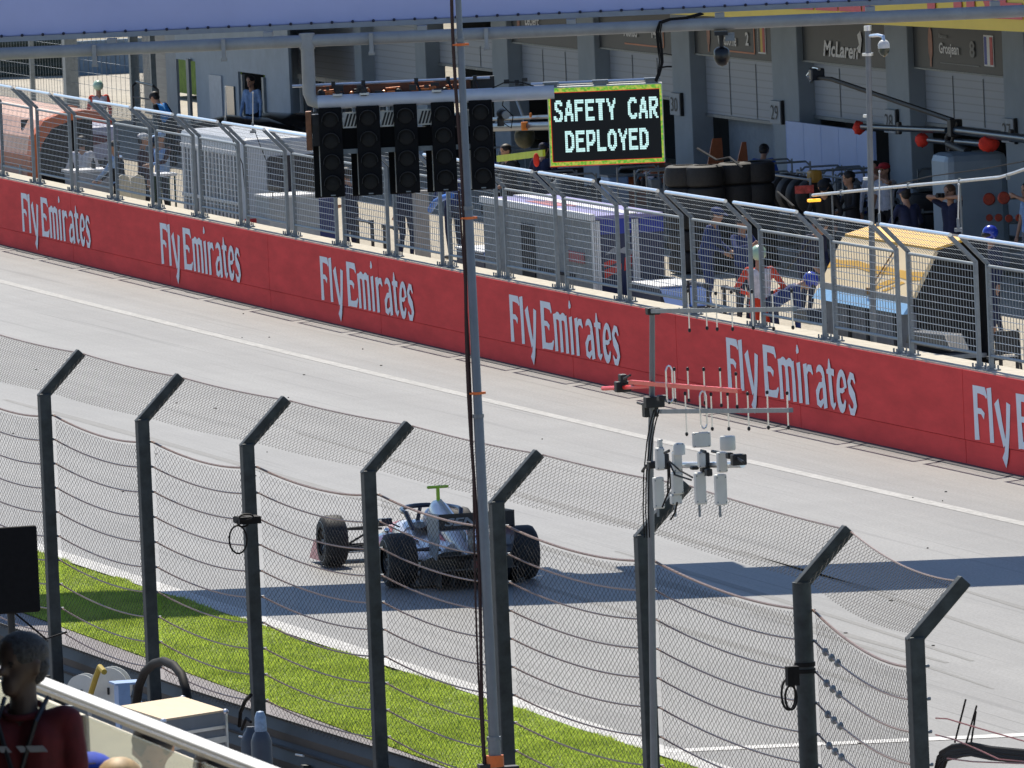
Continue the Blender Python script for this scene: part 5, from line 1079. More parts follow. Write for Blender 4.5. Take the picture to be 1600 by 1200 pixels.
q0, q1 = PZ(112, 118, 0), PZ(222, 112, 0); b = MB(); b.beam(q0+Vector((0, 0, .45)), q1+Vector((0, 0, .45)), .3, .9)
for u in np.linspace(.05, .95, 8): m_ = q0+(q1-q0)*u; b.cbox(m_+Vector((.16, -.1, .5)), (.05, .08, .75))
tag(b.build('tyre_barrier', mat('dull blue barrier cover', (.14, .20, .27), .7, 0, .15, 3), None), 'low dull blue barrier behind the sunlit gravel at the top left', 'barrier')
hoopm = mat('dark hoop steel', (.05, .05, .055), .4, .5)
def hoop(px, py, wpx, hpx, Yp, label, name='hoop_barrier', along='x', group='dark steel hoops by the wall'):
    q = PY(px, py, Yp); s_ = CAM_F/(q-EYE).length; h = hpx/s_; L = wpx/(s_*(.255 if along == 'x' else .967)); e = Vector((L, 0, 0)) if along == 'x' else Vector((0, L, 0))
    b = MB(); o = q.copy(); top = o.z; zb = 0 if h > 5 else max(0, top-h)
    b.tube([o+Vector((0, 0, zb-top)), o+Vector((0, 0, -.06)), o+e*.08, o+e*.92, o+e+Vector((0, 0, -.06)), o+e+Vector((0, 0, zb-top))], .03, 8)
    b.cbox(o+e*.06, (.09, .09, .07)); b.cbox(o+e*.94, (.09, .09, .07))
    tag(b.build(name, hoopm, None, smooth=True), label, 'hoop barrier', group)
hoop(558, 343, 24, 90, 45.4, 'dark steel hoop barrier under the start lights'); hoop(600, 353, 20, 80, 45.4, 'short dark hoop barrier right of the longer hoop under the start lights')
hoop(1018, 430, 31, 70, 45.3, 'dark hoop handle on the low blue and white bench'); hoop(1075, 441, 28, 70, 45.0, 'dark hoop barrier right of the low blue and white bench'); hoop(1131, 449, 20, 70, 45.0, 'dark hoop barrier just left of the marshal in orange'); hoop(1562, 520, 22, 70, 45.0, 'dark hoop barrier right of the yellow pit stand')
q = PY(207, 128, 55.0); c = PY(246, 128, 55.0); b = MB(); b.tube([(q.x, q.y, .2), (q.x, q.y, q.z-.1), q+Vector((0, .1, 0)), Vector((c.x, c.y, q.z))-Vector((0, .1, 0)), (c.x, c.y, q.z-.1), (c.x, c.y, .2)], .03, 8); b.cyl((q.x, q.y, q.z-.35), (c.x, c.y, q.z-.35), .02, n=6)
tag(b.build('trolley_handle', hoopm, None), 'tall black trolley frame standing left of the pit booth', 'trolley')

# ================================================================== PIT WALL STANDS
def box_of(b, px, py0, py1, Yp): pass
# orange arched stand
OR2 = mat('orange pale arch skin', (.72, .44, .33), .5, 0, .12, 1.2); ORD = mat('deep orange trim', (.62, .14, .03), .5, 0, .1, 4)
st = thing('pit_stand', 'orange pit stand with an arched roof and open dark end at the left edge', 'pit stand', (-205, 44, 0), 0, None)
X1 = -202.3; X0 = -216
prof = [(44.05, .3), (44.05, 1.55), (44.12, 1.95), (44.35, 2.26), (44.75, 2.40), (45.15, 2.42), (45.45, 2.40)]
b = MB(); b.loft([[Vector((x, y, z)) for y, z in prof]+[Vector((x, y+.04, z-.05)) for y, z in reversed(prof)] for x in (X0, X1)]); b.build('arched_skin', OR2, st)
b = MB(); b.loft([[Vector((x, y-.02, z+.02)) for y, z in prof]+[Vector((x, y+.14, z-.14)) for y, z in reversed(prof)] for x in (X1, X1+.35)]); b.build('arch_edge', ORD, st)
b = MB(); b.box((X0, 44.035, 1.35), (X1-.02, 44.045, 1.62)); b.box((X0, 44.03, .3), (X1-2.5, 44.045, .5)); b.build('orange_band', ORD, st)
b = MB(); b.box((X0, 44.02, .3), (X1-.9, 44.04, 1.2)); b.build('lower_panel', mat('pale grey panel', (.42, .40, .42), .6, 0, .1, 2), st)
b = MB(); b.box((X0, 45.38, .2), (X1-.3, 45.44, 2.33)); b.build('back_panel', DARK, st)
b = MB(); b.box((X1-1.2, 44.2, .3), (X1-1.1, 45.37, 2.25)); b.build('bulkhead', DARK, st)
b = MB(); b.cyl((X1-.6, 44.03, 0), (X1-.6, 44.03, 1.4), .035, n=8); b.build('prop', OFFWHITE, st)
# second orange arch further back with blue screen
q = PY(74, 143, 49.5); t = thing('tow_truck', 'orange arched recovery vehicle with dark window and pale blue side behind the orange pit stand', 'vehicle', (q.x, q.y, 0))
b = MB(); yl = [(49.5, 1.15), (49.55, 1.32), (49.7, 1.45), (49.95, 1.48), (50.15, 1.45)]; b.loft([[Vector((q.x+dx, y, z)) for y, z in yl]+[Vector((q.x+dx, y+.05, z-.12)) for y, z in reversed(yl)] for dx in (0, -.7)]); b.build('roof', ORD, t)
b = MB(); b.box((q.x-.3, 49.62, 1.0), (q.x-.02, 50.1, 1.36)); b.build('window', DARK, t); b = MB(); b.box((q.x-3.2, 49.5, .25), (q.x+.2, 51.0, 1.0)); b.build('body', mat('pale lilac body', (.42, .44, .60), .4), t, bevel=.08)
b = MB(); b.ell((q.x+.21, 50.3, .72), (.02, .5, .12), 20, 8); b.build('dark_oval', mat('dark red oval', (.12, .02, .03), .5), t)
b = MB()
for y in (49.7, 50.8):
    for x in (q.x-.3, q.x-2.8): b.lathe((x, y-.12, .36), (0, 1, 0), [(0, .2), (.02, .35), (.22, .35), (.24, .2)], 20)
b.build('wheel', RUBBER, t)
# white trailer cabin with mesh side and window
st = thing('trailer_cabin', 'white trailer cabin with a barred side and rounded dark window', 'trailer cabin', (-186, 44.3, 0))
CW = mat('cabin white', (.55, .58, .62), .4, 0, .06, 2)
Xe = PY(378, 217, 44.25).x; Xb = PY(280, 206, 44.25).x; Ze = PY(378, 217, 44.25).z; Yr = 45.75
b = MB(); b.box((Xb, 44.25, .35), (Xe, Yr, Ze)); b.build('cabin', CW, st, bevel=.10)
b = MB(); b.box((Xb+.3, 44.235, .5), (Xe-.25, 44.245, Ze-.35)); b.build('side_infill', mat('grey infill', (.20, .22, .24), .7, 0, .2, 3), st)
b = MB()
for x in np.arange(Xb+.4, Xe-.3, .28): b.box((x, 44.21, .4), (x+.07, 44.23, Ze-.25))
for z in (1.35, Ze-.3): b.box((Xb+.2, 44.20, z), (Xe-.2, 44.225, z+.06))
b.build('side_bars', WHITE, st)
ya, yb2 = PX(417, 270, Xe).y, min(PX(500, 270, Xe).y, Yr-.1); za, zb2 = PX(440, 302, Xe).z, PX(440, 243, Xe).z
b = MB(); pr = []
for cx, cz, a0 in ((yb2-.1, zb2-.1, 0), (ya+.1, zb2-.1, 90), (ya+.1, za+.1, 180), (yb2-.1, za+.1, 270)):
    for i in range(5): a = math.radians(a0+90*i/4); pr.append(Vector((Xe+.005, cx+.1*math.cos(a), cz+.1*math.sin(a))))
b.prism(pr, (.012, 0, 0)); b.build('window', mat('dark cabin glass', (.012, .014, .02), .12, 0, .5, 3, coat=.5), st)
b = MB(); b.box((Xe+.004, ya-.45, .98), (Xe+.012, ya+.02, 1.12)); b.box((Xe+.004, ya-.45, .72), (Xe+.012, ya-.32, .86)); b.build('red_stripe', mat('red decal', (.45, .03, .04), .5), st)
b = MB()
for x in (Xb+1, Xe-1): b.lathe((x, 44.3, .3), (0, 1, 0), [(0, .1), (0, .3), (.2, .3), (.2, .1)], 16)
b.build('wheel', RUBBER, st)
# grey cabinet with blue end
st = thing('low_cabinet', 'low pale grey cabinet with a dark blue end beside the white trailer cabin', 'cabinet', (-179, 44.4, 0))
Xc = PY(425, 312, 44.3).x; c0 = PX(420, 312, Xc); c1 = PX(498, 312, Xc); b = MB(); b.box((Xc-1.0, c0.y, .3), (Xc, c1.y, c0.z+.02)); b.build('body', mat('cabinet grey', (.40, .43, .45), .6, 0, .1, 3), st)
b = MB(); b.box((Xc-1.02, c0.y-.02, c0.z+.02), (Xc+.02, c1.y, c0.z+.06)); b.build('top', WHITE, st); c2 = PX(526, 312, Xc); b = MB(); b.box((Xc-.9, c1.y+.002, .15), (Xc+.01, c2.y, c0.z-.03)); b.build('blue_end', mat('deep blue panel', (.01, .025, .14), .5), st)
# blue and white stand
st = thing('pit_stand', 'blue and white pit stand with a white edged roof and navy end panel', 'pit stand', (-165, 44.2, 0))
a = PY(925, 338, 44.2); X1 = a.x; Zt = a.z; X0 = PY(752, 300, 44.2).x; Yb = 45.35; Yc = PX(986, 335, X1).y; Yd = PX(1036, 330, X1).y
PUR = mat('lilac roof sheet', (.24, .22, .46), .45, 0, .08, 2); NV = mat('navy stand panel', (.012, .02, .07), .45, 0, .15, 3); GM = mat('grey mesh board', (.22, .24, .25), .7, 0, .2, 6)
b = MB(); b.box((X0, 44.2, Zt-.06), (X1, Yd, Zt)); b.build('roof', PUR, st)
b = MB(); b.box((X0, 44.16, Zt-.07), (X1+.02, 44.24, Zt+.03)); b.box((X0, Yc-.1, Zt+.001), (X1, Yc+.1, Zt+.02)); b.build('roof_trim', WHITE, st)
b = MB(); b.prism([Vector((X0+1.6, 44.5, Zt+.002)), Vector((X0+3.4, 44.45, Zt+.002)), Vector((X0+4.2, 44.9, Zt+.002)), Vector((X0+2.4, 44.95, Zt+.002))], (0, 0, .004)); b.build('roof_emblem', mat('dull red emblem', (.38, .08, .10), .6), st)
b = MB(); b.box((X0, 44.22, .55), (X1-.15, 44.26, Zt-.07)); b.build('track_side_board', GM, st)
b = MB(); b.box((X0+2.4, 44.20, .7), (X0+3.2, 44.218, Zt-.3)); b.box((X0+3.4, 44.2, 1.2), (X1-1.2, 44.218, 1.25)); b.build('board_opening', DARK, st)
b = MB(); b.box((X1-1.6, 44.19, 1.45), (X1-.6, 44.216, 1.62)); b.build('side_emblem', mat('dull red emblem', (.38, .08, .10), .6), st)
for y in (44.20, Yc): 
    b = MB()
    for k in range(4): b.box((X1-.10, y+.03*k, .2), (X1+.02, y+.03*k+.022, Zt-.08))
    b.build('corner_post', WHITE, st)
b = MB(); b.box((X1-.08, 44.33, .3), (X1-.04, Yc, Zt-.30)); b.box((X1-.08, Yc+.13, .5), (X1-.04, Yd, Zt-.30)); b.build('end_panel', NV, st)
b = MB(); b.box((X1-.09, 44.33, Zt-.30), (X1-.02, Yc, Zt-.06)); b.box((X1-.09, Yc+.13, Zt-.30), (X1-.02, Yd, Zt-.06)); b.build('header', mat('royal blue', (.01, .03, .30), .4), st)
RB = mat('bright red decal', (.65, .03, .02), .5, 0, .05, 4); zc = PX(950, 420, X1).z
b = MB(); yc0 = 44.36
b.prism([Vector((X1-.035, yc0+.02, zc-.16)), Vector((X1-.035, yc0+.30, zc-.02)), Vector((X1-.035, yc0+.30, zc+.07)), Vector((X1-.035, yc0+.02, zc-.02))], (.004, 0, 0)); b.prism([Vector((X1-.035, yc0+.02, zc+.02)), Vector((X1-.035, yc0+.26, zc+.10)), Vector((X1-.035, yc0+.16, zc+.15)), Vector((X1-.035, yc0+.02, zc+.10))], (.004, 0, 0))
b.prism([Vector((X1-.035, yc0+.34, zc-.05)), Vector((X1-.035, Yc-.02, zc+.0)), Vector((X1-.035, Yc-.01, zc+.20)), Vector((X1-.035, yc0+.36, zc+.16))], (.004, 0, 0)); b.build('red_emblem', RB, st)
b = MB()
for z_ in (.03, .10): b.box((X1-.030, yc0+.42, zc+z_), (X1-.026, Yc-.06, zc+z_+.025))
b.build('emblem_cut', NV, st)
b = MB(); b.prism([Vector((X1-.035, yc0+u, zc+v)) for u, v in ((.04, .22), (.14, .30), (.26, .36), (.30, .30), (.36, .33), (.44, .26), (.58, .36), (.60, .30), (.46, .20), (.30, .24), (.16, .24))], (.004, 0, 0)); b.build('grey_emblem', mat('grey decal', (.32, .33, .36), .5), st)
# low benches
def bench(px0, px1, py, Yp, wY, label):
    a, c = PY(px0, py, Yp), PY(px1, py, Yp); L = max((px1-px0)/28, 1.6); t = thing('low_bench', label, 'bench', (a.x, Yp, 0), 0, 'low blue and white benches'); z = a.z
    b = MB(); b.box((a.x-.2, Yp, z-.03), (a.x+L*.6, Yp+wY, z)); b.build('top', WHITE, t); b = MB(); b.prism([Vector((a.x+L*.6, Yp+.02, z-.02)), Vector((a.x+L*.6, Yp+wY-.02, z-.02)), Vector((a.x+L*.6+.35, Yp+wY-.02, z-.30)), Vector((a.x+L*.6+.35, Yp+.02, z-.30))], (.02, 0, -.02)); b.build('sloping_end', mat('mid blue board', (.04, .12, .36), .4), t); b = MB(); b.box((a.x-.2, Yp+.03, .1), (a.x+L*.6-.02, Yp+wY-.03, z-.031)); b.build('base', mat('navy grey base', (.05, .06, .10), .6), t)
bench(715, 790, 386, 44.6, .75, 'low blue and white bench just right of the tall thin mast'); bench(988, 1058, 440, 44.6, .8, 'low blue and white bench right of the blue pit stand')
# yellow stand
st = thing('pit_stand', 'yellow pit stand with a sloping front over a blue strip and black end', 'pit stand', (-145, 44.3, 0))
Y1 = mat('sunny yellow skin', (.72, .40, .03), .5, 0, .08, 2); Y2 = mat('cream yellow skin', (.76, .60, .36), .5, 0, .06, 2); LB = mat('light blue board', (.22, .42, .66), .5, 0, .12, 5)
A0, A1 = PY(1283, 437, 44.25), PY(1426, 467, 44.25); zl = (A0.z+A1.z)/2; xa, xb_ = A0.x, A1.x; ht = .64; dy = .36
sl_ = lambda x, u: Vector((x, 44.25+dy*u, zl+ht*u))
b = MB(); b.hexa([sl_(xa, .45), sl_(xb_, .45), sl_(xb_, .45)+Vector((0, .05, -.02)), sl_(xa, .45)+Vector((0, .05, -.02)), sl_(xa, 1), sl_(xb_, 1), sl_(xb_, 1)+Vector((0, .05, -.02)), sl_(xa, 1)+Vector((0, .05, -.02))]); b.build('upper_front', Y2, st)
b = MB(); b.hexa([sl_(xa, 0), sl_(xb_, 0), sl_(xb_, 0)+Vector((0, .05, -.02)), sl_(xa, 0)+Vector((0, .05, -.02)), sl_(xa, .449), sl_(xb_, .449), sl_(xb_, .449)+Vector((0, .05, -.02)), sl_(xa, .449)+Vector((0, .05, -.02))]); b.build('lower_front', Y2, st)
b = MB(); off_ = Vector((0, -.006, .003)); ws = [sl_(xa+(xb_-xa)*f, u)+off_ for f, u in ((0, .30), (.12, .36), (.3, .40), (.5, .34), (.7, .38), (.88, .32), (1, .36), (1, .54), (.85, .50), (.62, .52), (.45, .50), (.28, .55), (.1, .50), (0, .52))]; b.prism(ws, (0, .004, 0)); b.prism([sl_(xa+(xb_-xa)*f, u)+off_ for f, u in ((.52, .02), (.60, .02), (.80, .30), (.72, .33))], (0, .004, 0)); b.prism([sl_(xa+(xb_-xa)*f, u)+off_ for f, u in ((.66, .02), (.70, .02), (.86, .26), (.82, .28))], (0, .004, 0)); b.build('yellow_wave', Y1, st)
b = MB(); rt = sl_(xa, 1).z; b.hexa([Vector((xa+.1, 44.25+dy, rt)), Vector((xb_, 44.25+dy, rt)), Vector((xb_, 45.08, rt+.12)), Vector((xa+.1, 45.08, rt+.12)), Vector((xa+.1, 44.25+dy, rt+.04)), Vector((xb_, 44.25+dy, rt+.04)), Vector((xb_, 45.08, rt+.16)), Vector((xa+.1, 45.08, rt+.16))]); b.build('roof', Y1, st)
b = MB(); b.box((xa+.02, 44.22, zl-.10), (xb_, 44.26, zl-.001)); b.build('front_rail', mat('grey rail', (.30, .28, .26), .5), st)
b = MB(); b.hexa([Vector((xa, 44.10, zl-.24)), Vector((xb_, 44.10, zl-.24)), Vector((xb_, 44.2, zl-.24)), Vector((xa, 44.2, zl-.24)), Vector((xa, 44.20, zl-.101)), Vector((xb_, 44.20, zl-.101)), Vector((xb_, 44.24, zl-.101)), Vector((xa, 44.24, zl-.101))]); b.build('blue_strip', LB, st)
b = MB(); b.box((xa+.1, 44.24, .2), (xb_-.05, 44.3, zl-.25)); b.build('base_board', mat('grey base board', (.14, .15, .17), .6, 0, .25, 6), st)
b = MB()
for f in (.3, .5, .56, .8): x = xa+(xb_-xa)*f; b.box((x, 44.22, .3), (x+.12, 44.238, zl-.26))
b.build('base_slot', DARK, st)
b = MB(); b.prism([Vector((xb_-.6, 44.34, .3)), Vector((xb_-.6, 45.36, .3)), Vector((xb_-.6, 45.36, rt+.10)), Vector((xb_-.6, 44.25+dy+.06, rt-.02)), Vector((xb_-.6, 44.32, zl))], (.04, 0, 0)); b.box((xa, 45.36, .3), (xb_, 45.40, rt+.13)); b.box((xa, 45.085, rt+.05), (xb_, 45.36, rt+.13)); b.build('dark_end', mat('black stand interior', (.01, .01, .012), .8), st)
b = MB(); b.box((xb_-.5, 44.6, .9), (xb_-.1, 45.5, .96)); b.cyl((xb_-.3, 45, .1), (xb_-.3, 45, .9), .04); b.build('desk', STEEL_D, st)
b = MB(); b.tube([sl_(xa+(xb_-xa)*.62, 1)+Vector((0, -.03, 0)), sl_(xa+(xb_-xa)*.56, 0)+Vector((0, -.04, 0))], .012, 6); b.cbox(sl_(xa+(xb_-xa)*.56, 0)+Vector((0, -.05, -.01)), (.12, .05, .1)); b.build('tie_rod', mat('ochre strap', (.28, .14, .02), .6), st)
# white table and chairs at the left
t = thing('white_table', 'white topped table with a grey front behind the mesh fence at the left', 'table', (-197, 44.4, 0)); a = PY(110, 267, 44.3); c = PX(172, 266, a.x)
b = MB(); b.box((a.x-.8, a.y, a.z-.05), (a.x, c.y+.1, a.z)); b.build('top', WHITE, t); b = MB(); b.box((a.x-.75, a.y+.05, .1), (a.x-.03, c.y+.05, a.z-.051)); b.build('front', mat('table grey', (.34, .36, .40), .6), t)
for px, py, r_ in ((146, 258, .04), (165, 262, .05)): q = PX(px, py, a.x-.4); b = MB(); b.lathe((a.x-.4, q.y, a.z), (0, 0, 1), [(0, r_), (.12, r_), (.16, r_*.4), (.20, r_*.4)], 10); tag(b.build('bottle', BLACK, None, smooth=True), 'black bottle on the white table, '+('nearer the person in white' if r_ < .045 else 'nearer the person leaning on the table'), 'bottle', 'bottles on the white table')
for px, lab in ((193, 'left one'), (216, 'right one')):
    q = PY(px, 295, 45.0); t = thing('cream_chair', 'cream plastic chair seen from behind beside the white table, '+lab, 'chair', (q.x, q.y, 0), 0, 'cream chairs'); CR = mat('cream plastic', (.62, .57, .44), .5)
    b = MB(); zc_ = q.z-.80; pr = [(-.13, .45), (.13, .45), (.15, .8), (.13, 1.02), (.0, 1.08), (-.13, 1.02), (-.15, .8)]; b.prism([Vector((q.x, q.y+u, zc_+v)) for u, v in pr], (-.05, 0, 0)); b.build('backrest', CR, t, bevel=.02); b = MB(); b.box((q.x-.5, q.y-.16, zc_+.43), (q.x, q.y+.16, zc_+.48)); b.build('seat', CR, t, bevel=.02)
    for dx in (-.45, -.04):
        for dy_ in (-.2, .2): b = MB(); b.cyl((q.x+dx, q.y+dy_, .5), (q.x+dx, q.y+dy_, zc_+.43), .02, n=8); b.build('leg', CR, t)
t = thing('side_table', 'small white topped table with dark green frame left of the white trailer cabin', 'table', (0, 0, 0)); q = PY(248, 272, 45.0); c = PX(277, 270, q.x); t.location = (q.x, q.y, 0); t['_o'] = (q.x, q.y, 0)
b = MB(); b.box((q.x-.6, q.y, q.z-.05), (q.x, c.y, q.z)); b.build('top', WHITE, t)
for dx in (-.55, -.05):
    for y in (q.y+.04, c.y-.04): b = MB(); b.cyl((q.x+dx, y, 0), (q.x+dx, y, q.z-.05), .02, n=6); b.build('leg', mat('dark green frame', (.02, .05, .04), .5), t)
# grey post with ribs behind the lights
q = PY(657, 310, 46.5); b = MB(); b.box((q.x-.1, q.y-.12, 0), (q.x+.1, q.y+.12, q.z+.1)); b.box((q.x-.13, q.y-.15, q.z+.1), (q.x+.13, q.y+.15, q.z+.14)); tag(b.build('grey_pillar', mat('warm grey post', (.36, .34, .32), .7), None), 'square grey pillar in the pit lane under the start lights', 'pillar')
b = MB(); q = PY(700, 308, 46.2); b.tube([PY(672, 328, 46.2), PY(680, 316, 46.2), PY(692, 309, 46.2), PY(706, 305, 46.2)], .055, 10); tag(b.build('air_hose', mat('bright blue hose', (.03, .16, .60), .4, 0, .4, 40), None, smooth=True), 'bright blue ribbed air hose under the start lights', 'hose')
# dark low wedge barriers in the foreground of the pit wall
for px, py, w, lab in ((1250, 505, .5, 'left of the yellow pit stand'), (1450, 548, 1.1, 'under the black end of the yellow pit stand')):
    q = PY(px, py, 43.5); b = MB(); b.prism([Vector((q.x-w, q.y, 1.33)), Vector((q.x+w, q.y, 1.33)), Vector((q.x+w*.7, q.y, 1.33+.22)), Vector((q.x-w*.8, q.y, 1.33+.18))], (0, .28, 0)); tag(b.build('equipment_case', mat('dark case', (.025, .028, .035), .5), None, bevel=.02), 'dark equipment case on the red wall, '+lab, 'case', 'cases on the wall top')
q = PY(1573, 540, 44.0); t = thing('folding_chair', 'black folding chair right of the yellow pit stand', 'chair', (q.x, q.y, .5))
b = MB(); b.hexa([Vector((q.x, q.y-.16, q.z-.12)), Vector((q.x, q.y+.16, q.z-.12)), Vector((q.x-.04, q.y+.16, q.z-.12)), Vector((q.x-.04, q.y-.16, q.z-.12)), Vector((q.x, q.y-.16, q.z+.2)), Vector((q.x, q.y+.16, q.z+.2)), Vector((q.x-.04, q.y+.16, q.z+.2)), Vector((q.x-.04, q.y-.16, q.z+.2))]); b.build('backrest', BLACK, t)
for y in (-.18, .18): b = MB(); b.cyl((q.x+.1, q.y+y*1.2, .3), (q.x-.05, q.y+y, q.z+.22), .018, n=6); b.build('leg', BLACK, t)
b = MB(); b.box((q.x-.4, q.y-.18, q.z-.2), (q.x, q.y+.18, q.z-.16)); b.build('seat', BLACK, t)
# ================================================================== PIT LANE CLUTTER
SIDEW = mat('tyre marking white', (.5, .5, .5), .6)
ty = thing('tyre_assembly', 'x', 'tyre'); b = MB(); r = .335; h = .19
b.lathe((0, 0, 0), (0, 0, 1), [(.0, r*.55), (.0, r*.80), (.03, r*.95), (.08, r), (.30, r), (.35, r*.95), (.38, r*.80), (.38, r*.55)], 32, cap=False); b.build('tyre', RUBBER, ty, local=True, smooth=True)
b = MB(); b.lathe((0, 0, .03), (0, 0, 1), [(0, .02), (0, r*.55), (.32, r*.55), (.32, r*.5), (.28, r*.4), (.28, .001)], 24); b.build('rim', mat('dark wheel rim', (.03, .03, .032), .35, .6, .2, 12), ty, local=True, smooth=True)
first = True; SN = ['leftmost stack', 'second stack from the left', 'third stack from the left', 'rearmost stack']; HT = ['bottom tyre', 'second tyre from the bottom', 'third tyre from the bottom', 'fourth tyre from the bottom', 'top tyre']
for s_, (px, py, dy_) in enumerate(((1068, 258, .55), (1100, 258, 0), (1147, 254, .05), (1180, 252, .6))):
    q = PZ(px, py, 1.92); base = .02
    for k in range(5):
        o = ty if first else copy_tree(ty); first = False; o.location = (q.x, q.y+rng.normal(0, .01), base+.38*k); o.rotation_euler = (0, 0, rng.uniform(0, 6))
        tag(o, 'flat black tyre by the garage, %s, %s' % (SN[s_], HT[k]), 'tyre', 'stacked racing tyres')
rack = thing('tyre_rack', 'steel rack holding a row of upright tyres in front of the pale screen wall', 'tyre rack', (0, 0, 0)); q = PZ(1262, 300, 1.3); rack.location = (q.x, q.y, 0); rack['_o'] = (q.x, q.y, 0)
b = MB()
for dx in (-1.6, 1.2):
    for dy_ in (-.3, .3): b.cyl((q.x+dx, q.y+dy_, 0), (q.x+dx, q.y+dy_, 1.62), .025, n=8)
for z in (.25, .9, 1.58):
    for dy_ in (-.3, .3): b.cyl((q.x-1.6, q.y+dy_, z), (q.x+1.2, q.y+dy_, z), .022, n=6)
b.build('frame', STEEL, rack); b = MB(); e = PY(1230, 285, q.y-.4); b.cbox((q.x+1.22, q.y-.42, 1.42), (.03, .34, .14)); b.build('red_white_board', mat('red white board', (.62, .10, .08), .5, 0, .5, 9), rack)
for k in range(4):
    o = copy_tree(ty); o.location = (q.x-1.4+.62*k-.2, q.y, 1.24); o.rotation_euler = (math.radians(90), 0, math.radians(90)); tag(o, 'black tyre standing upright in the steel rack, %s from the left' % ('first', 'second', 'third', 'fourth')[k], 'tyre', 'upright tyres in the rack')
b = MB(); b.cbox((q.x+.8, q.y-.1, 1.62), (.3, .22, .22), ); tag(b.build('yellow_reel', mat('ochre reel', (.42, .22, .03), .5), None, bevel=.05), 'ochre yellow hose reel on top of the tyre rack', 'reel')
sp = mat('grey tank paint', (.22, .29, .36), .45, .1, .08, 2)
q = PZ(1512, 237, 2.15); t = thing('storage_tank', 'tall grey blue square tank with rounded corners under the boom with red covers', 'tank', (q.x, q.y, 0))
b = MB(); b.box((q.x-.5, q.y-.55, .05), (q.x+.5, q.y+.58, 2.15)); b.build('body', sp, t, bevel=.14); b = MB(); b.box((q.x-.4, q.y-.45, 0), (q.x+.4, q.y+.45, .06)); b.build('base', STEEL_D, t)
TXY = (q.x, q.y)
# boom with red covered ends
BY = q.y; t = thing('pit_boom', 'dark horizontal pit boom with tubes and red cloth covers over its ends', 'boom', (q.x, BY, 2.2))
BLUET = mat('dark blue steel tube', (.05, .075, .11), .3, .5, .15, 6)
def pb_(px, py): return PY(px, py, BY)
b = MB(); b.cyl(pb_(1348, 198), pb_(1480, 204), .055, n=10); b.cyl(pb_(1490, 203), pb_(1660, 224), .075, n=10); b.cyl(pb_(1452, 219), pb_(1480, 222), .05, n=10); b.cyl(pb_(1495, 221), pb_(1540, 225), .055, n=10); b.build('tube', BLUET, t, smooth=True)
b = MB(); b.tube([pb_(1275, 121), pb_(1300, 124), pb_(1488, 188)], [.03, .045, .05], 8); b.build('diagonal_arm', BLACK, t, smooth=True)
b = MB(); b.cbox(pb_(1276, 116), (.2, .26, .22)); b.build('lamp_head', mat('dark lamp head', (.03, .04, .06), .3), t, bevel=.03); b = MB(); b.tube([pb_(1268, 128), pb_(1262, 118), pb_(1272, 106), pb_(1280, 108)], .03, 8); b.build('lamp_reflector', ALU, t)
b = MB(); b.cbox(pb_(1492, 200), (.2, .22, .30)); b.tube([pb_(1494, 190), pb_(1480, 215), pb_(1482, 236)], .05, 8); b.tube([pb_(1497, 190), pb_(1490, 215), pb_(1484, 238)], .04, 8); b.cyl((TXY[0], pb_(1483, 238).y, 2.14), pb_(1483, 225), .08, n=10)
for px, py in ((1405, 200), (1580, 212)): b.cbox(pb_(px, py), (.14, .07, .22))
b.build('joint', BLACK, t, bevel=.02)
for px, py, w, h_ in ((1342, 200, .11, .12), (1441, 219, .13, .12), (1545, 225, .19, .13)):
    b = MB(); c = pb_(px, py); b.ell(c, (.12, w, h_), 14, 9); o_ = b.build('red_cover', REDFAB, t, smooth=True)
    for v in o_.data.vertices: v.co += Vector((rng.normal(0, .006), rng.normal(0, .006), rng.normal(0, .010)))
# silver pipe in front with thin cable
t = thing('silver_pipe', 'long silver pipe on stanchions crossing in front of the garages at the right', 'pipe', tuple(PY(1270, 305, 50.2))); pp_ = [PY(x, y, 50.2) for x, y in ((1270, 305), (1400, 292), (1500, 283), (1562, 277), (1585, 270), (1605, 263), (1660, 250))]
b = MB(); b.tube(pp_, .026, 8); b.build('pipe', SILV, t, smooth=True); b = MB()
for px, py in ((1315, 301), (1365, 296), (1420, 290), (1500, 283), (1575, 276)): c = PY(px, py, 50.2); b.cbox(c, (.06, .05, .09))
for px, py in ((1300, 302), (1392, 293), (1500, 283)): c = PY(px, py, 50.2); b.cyl((c.x, c.y, 0), c, .018, n=6)
b.build('stanchion', STEEL, t); b = MB(); b.tube([PY(x, y, 50.3) for x, y in ((1395, 290), (1450, 276), (1535, 264), (1600, 252), (1660, 243))], .010, 5); b.build('stay_cable', CABLE, t)
b = MB(); c = PY(1272, 313, 50.2); b.cbox(c, (.1, .22, .05)); tag(b.build('amber_lamp', mat('lit amber lamp', (.9, .38, .03), .4, emit=1.2), None, bevel=.015), 'small lit amber lamp at the left end of the silver pipe', 'lamp')
# barrel-like tyre pair beside the photographer
q = PZ(1455, 303, 1.05); 
for k in range(3): o = copy_tree(ty); o.location = (q.x, q.y, .38*k*.95); o.scale = (1.25, 1.25, .95); tag(o, 'large black tyre in the short stack left of the person with the camera, '+('bottom one', 'middle one', 'top one')[k], 'tyre', 'short tyre stack')
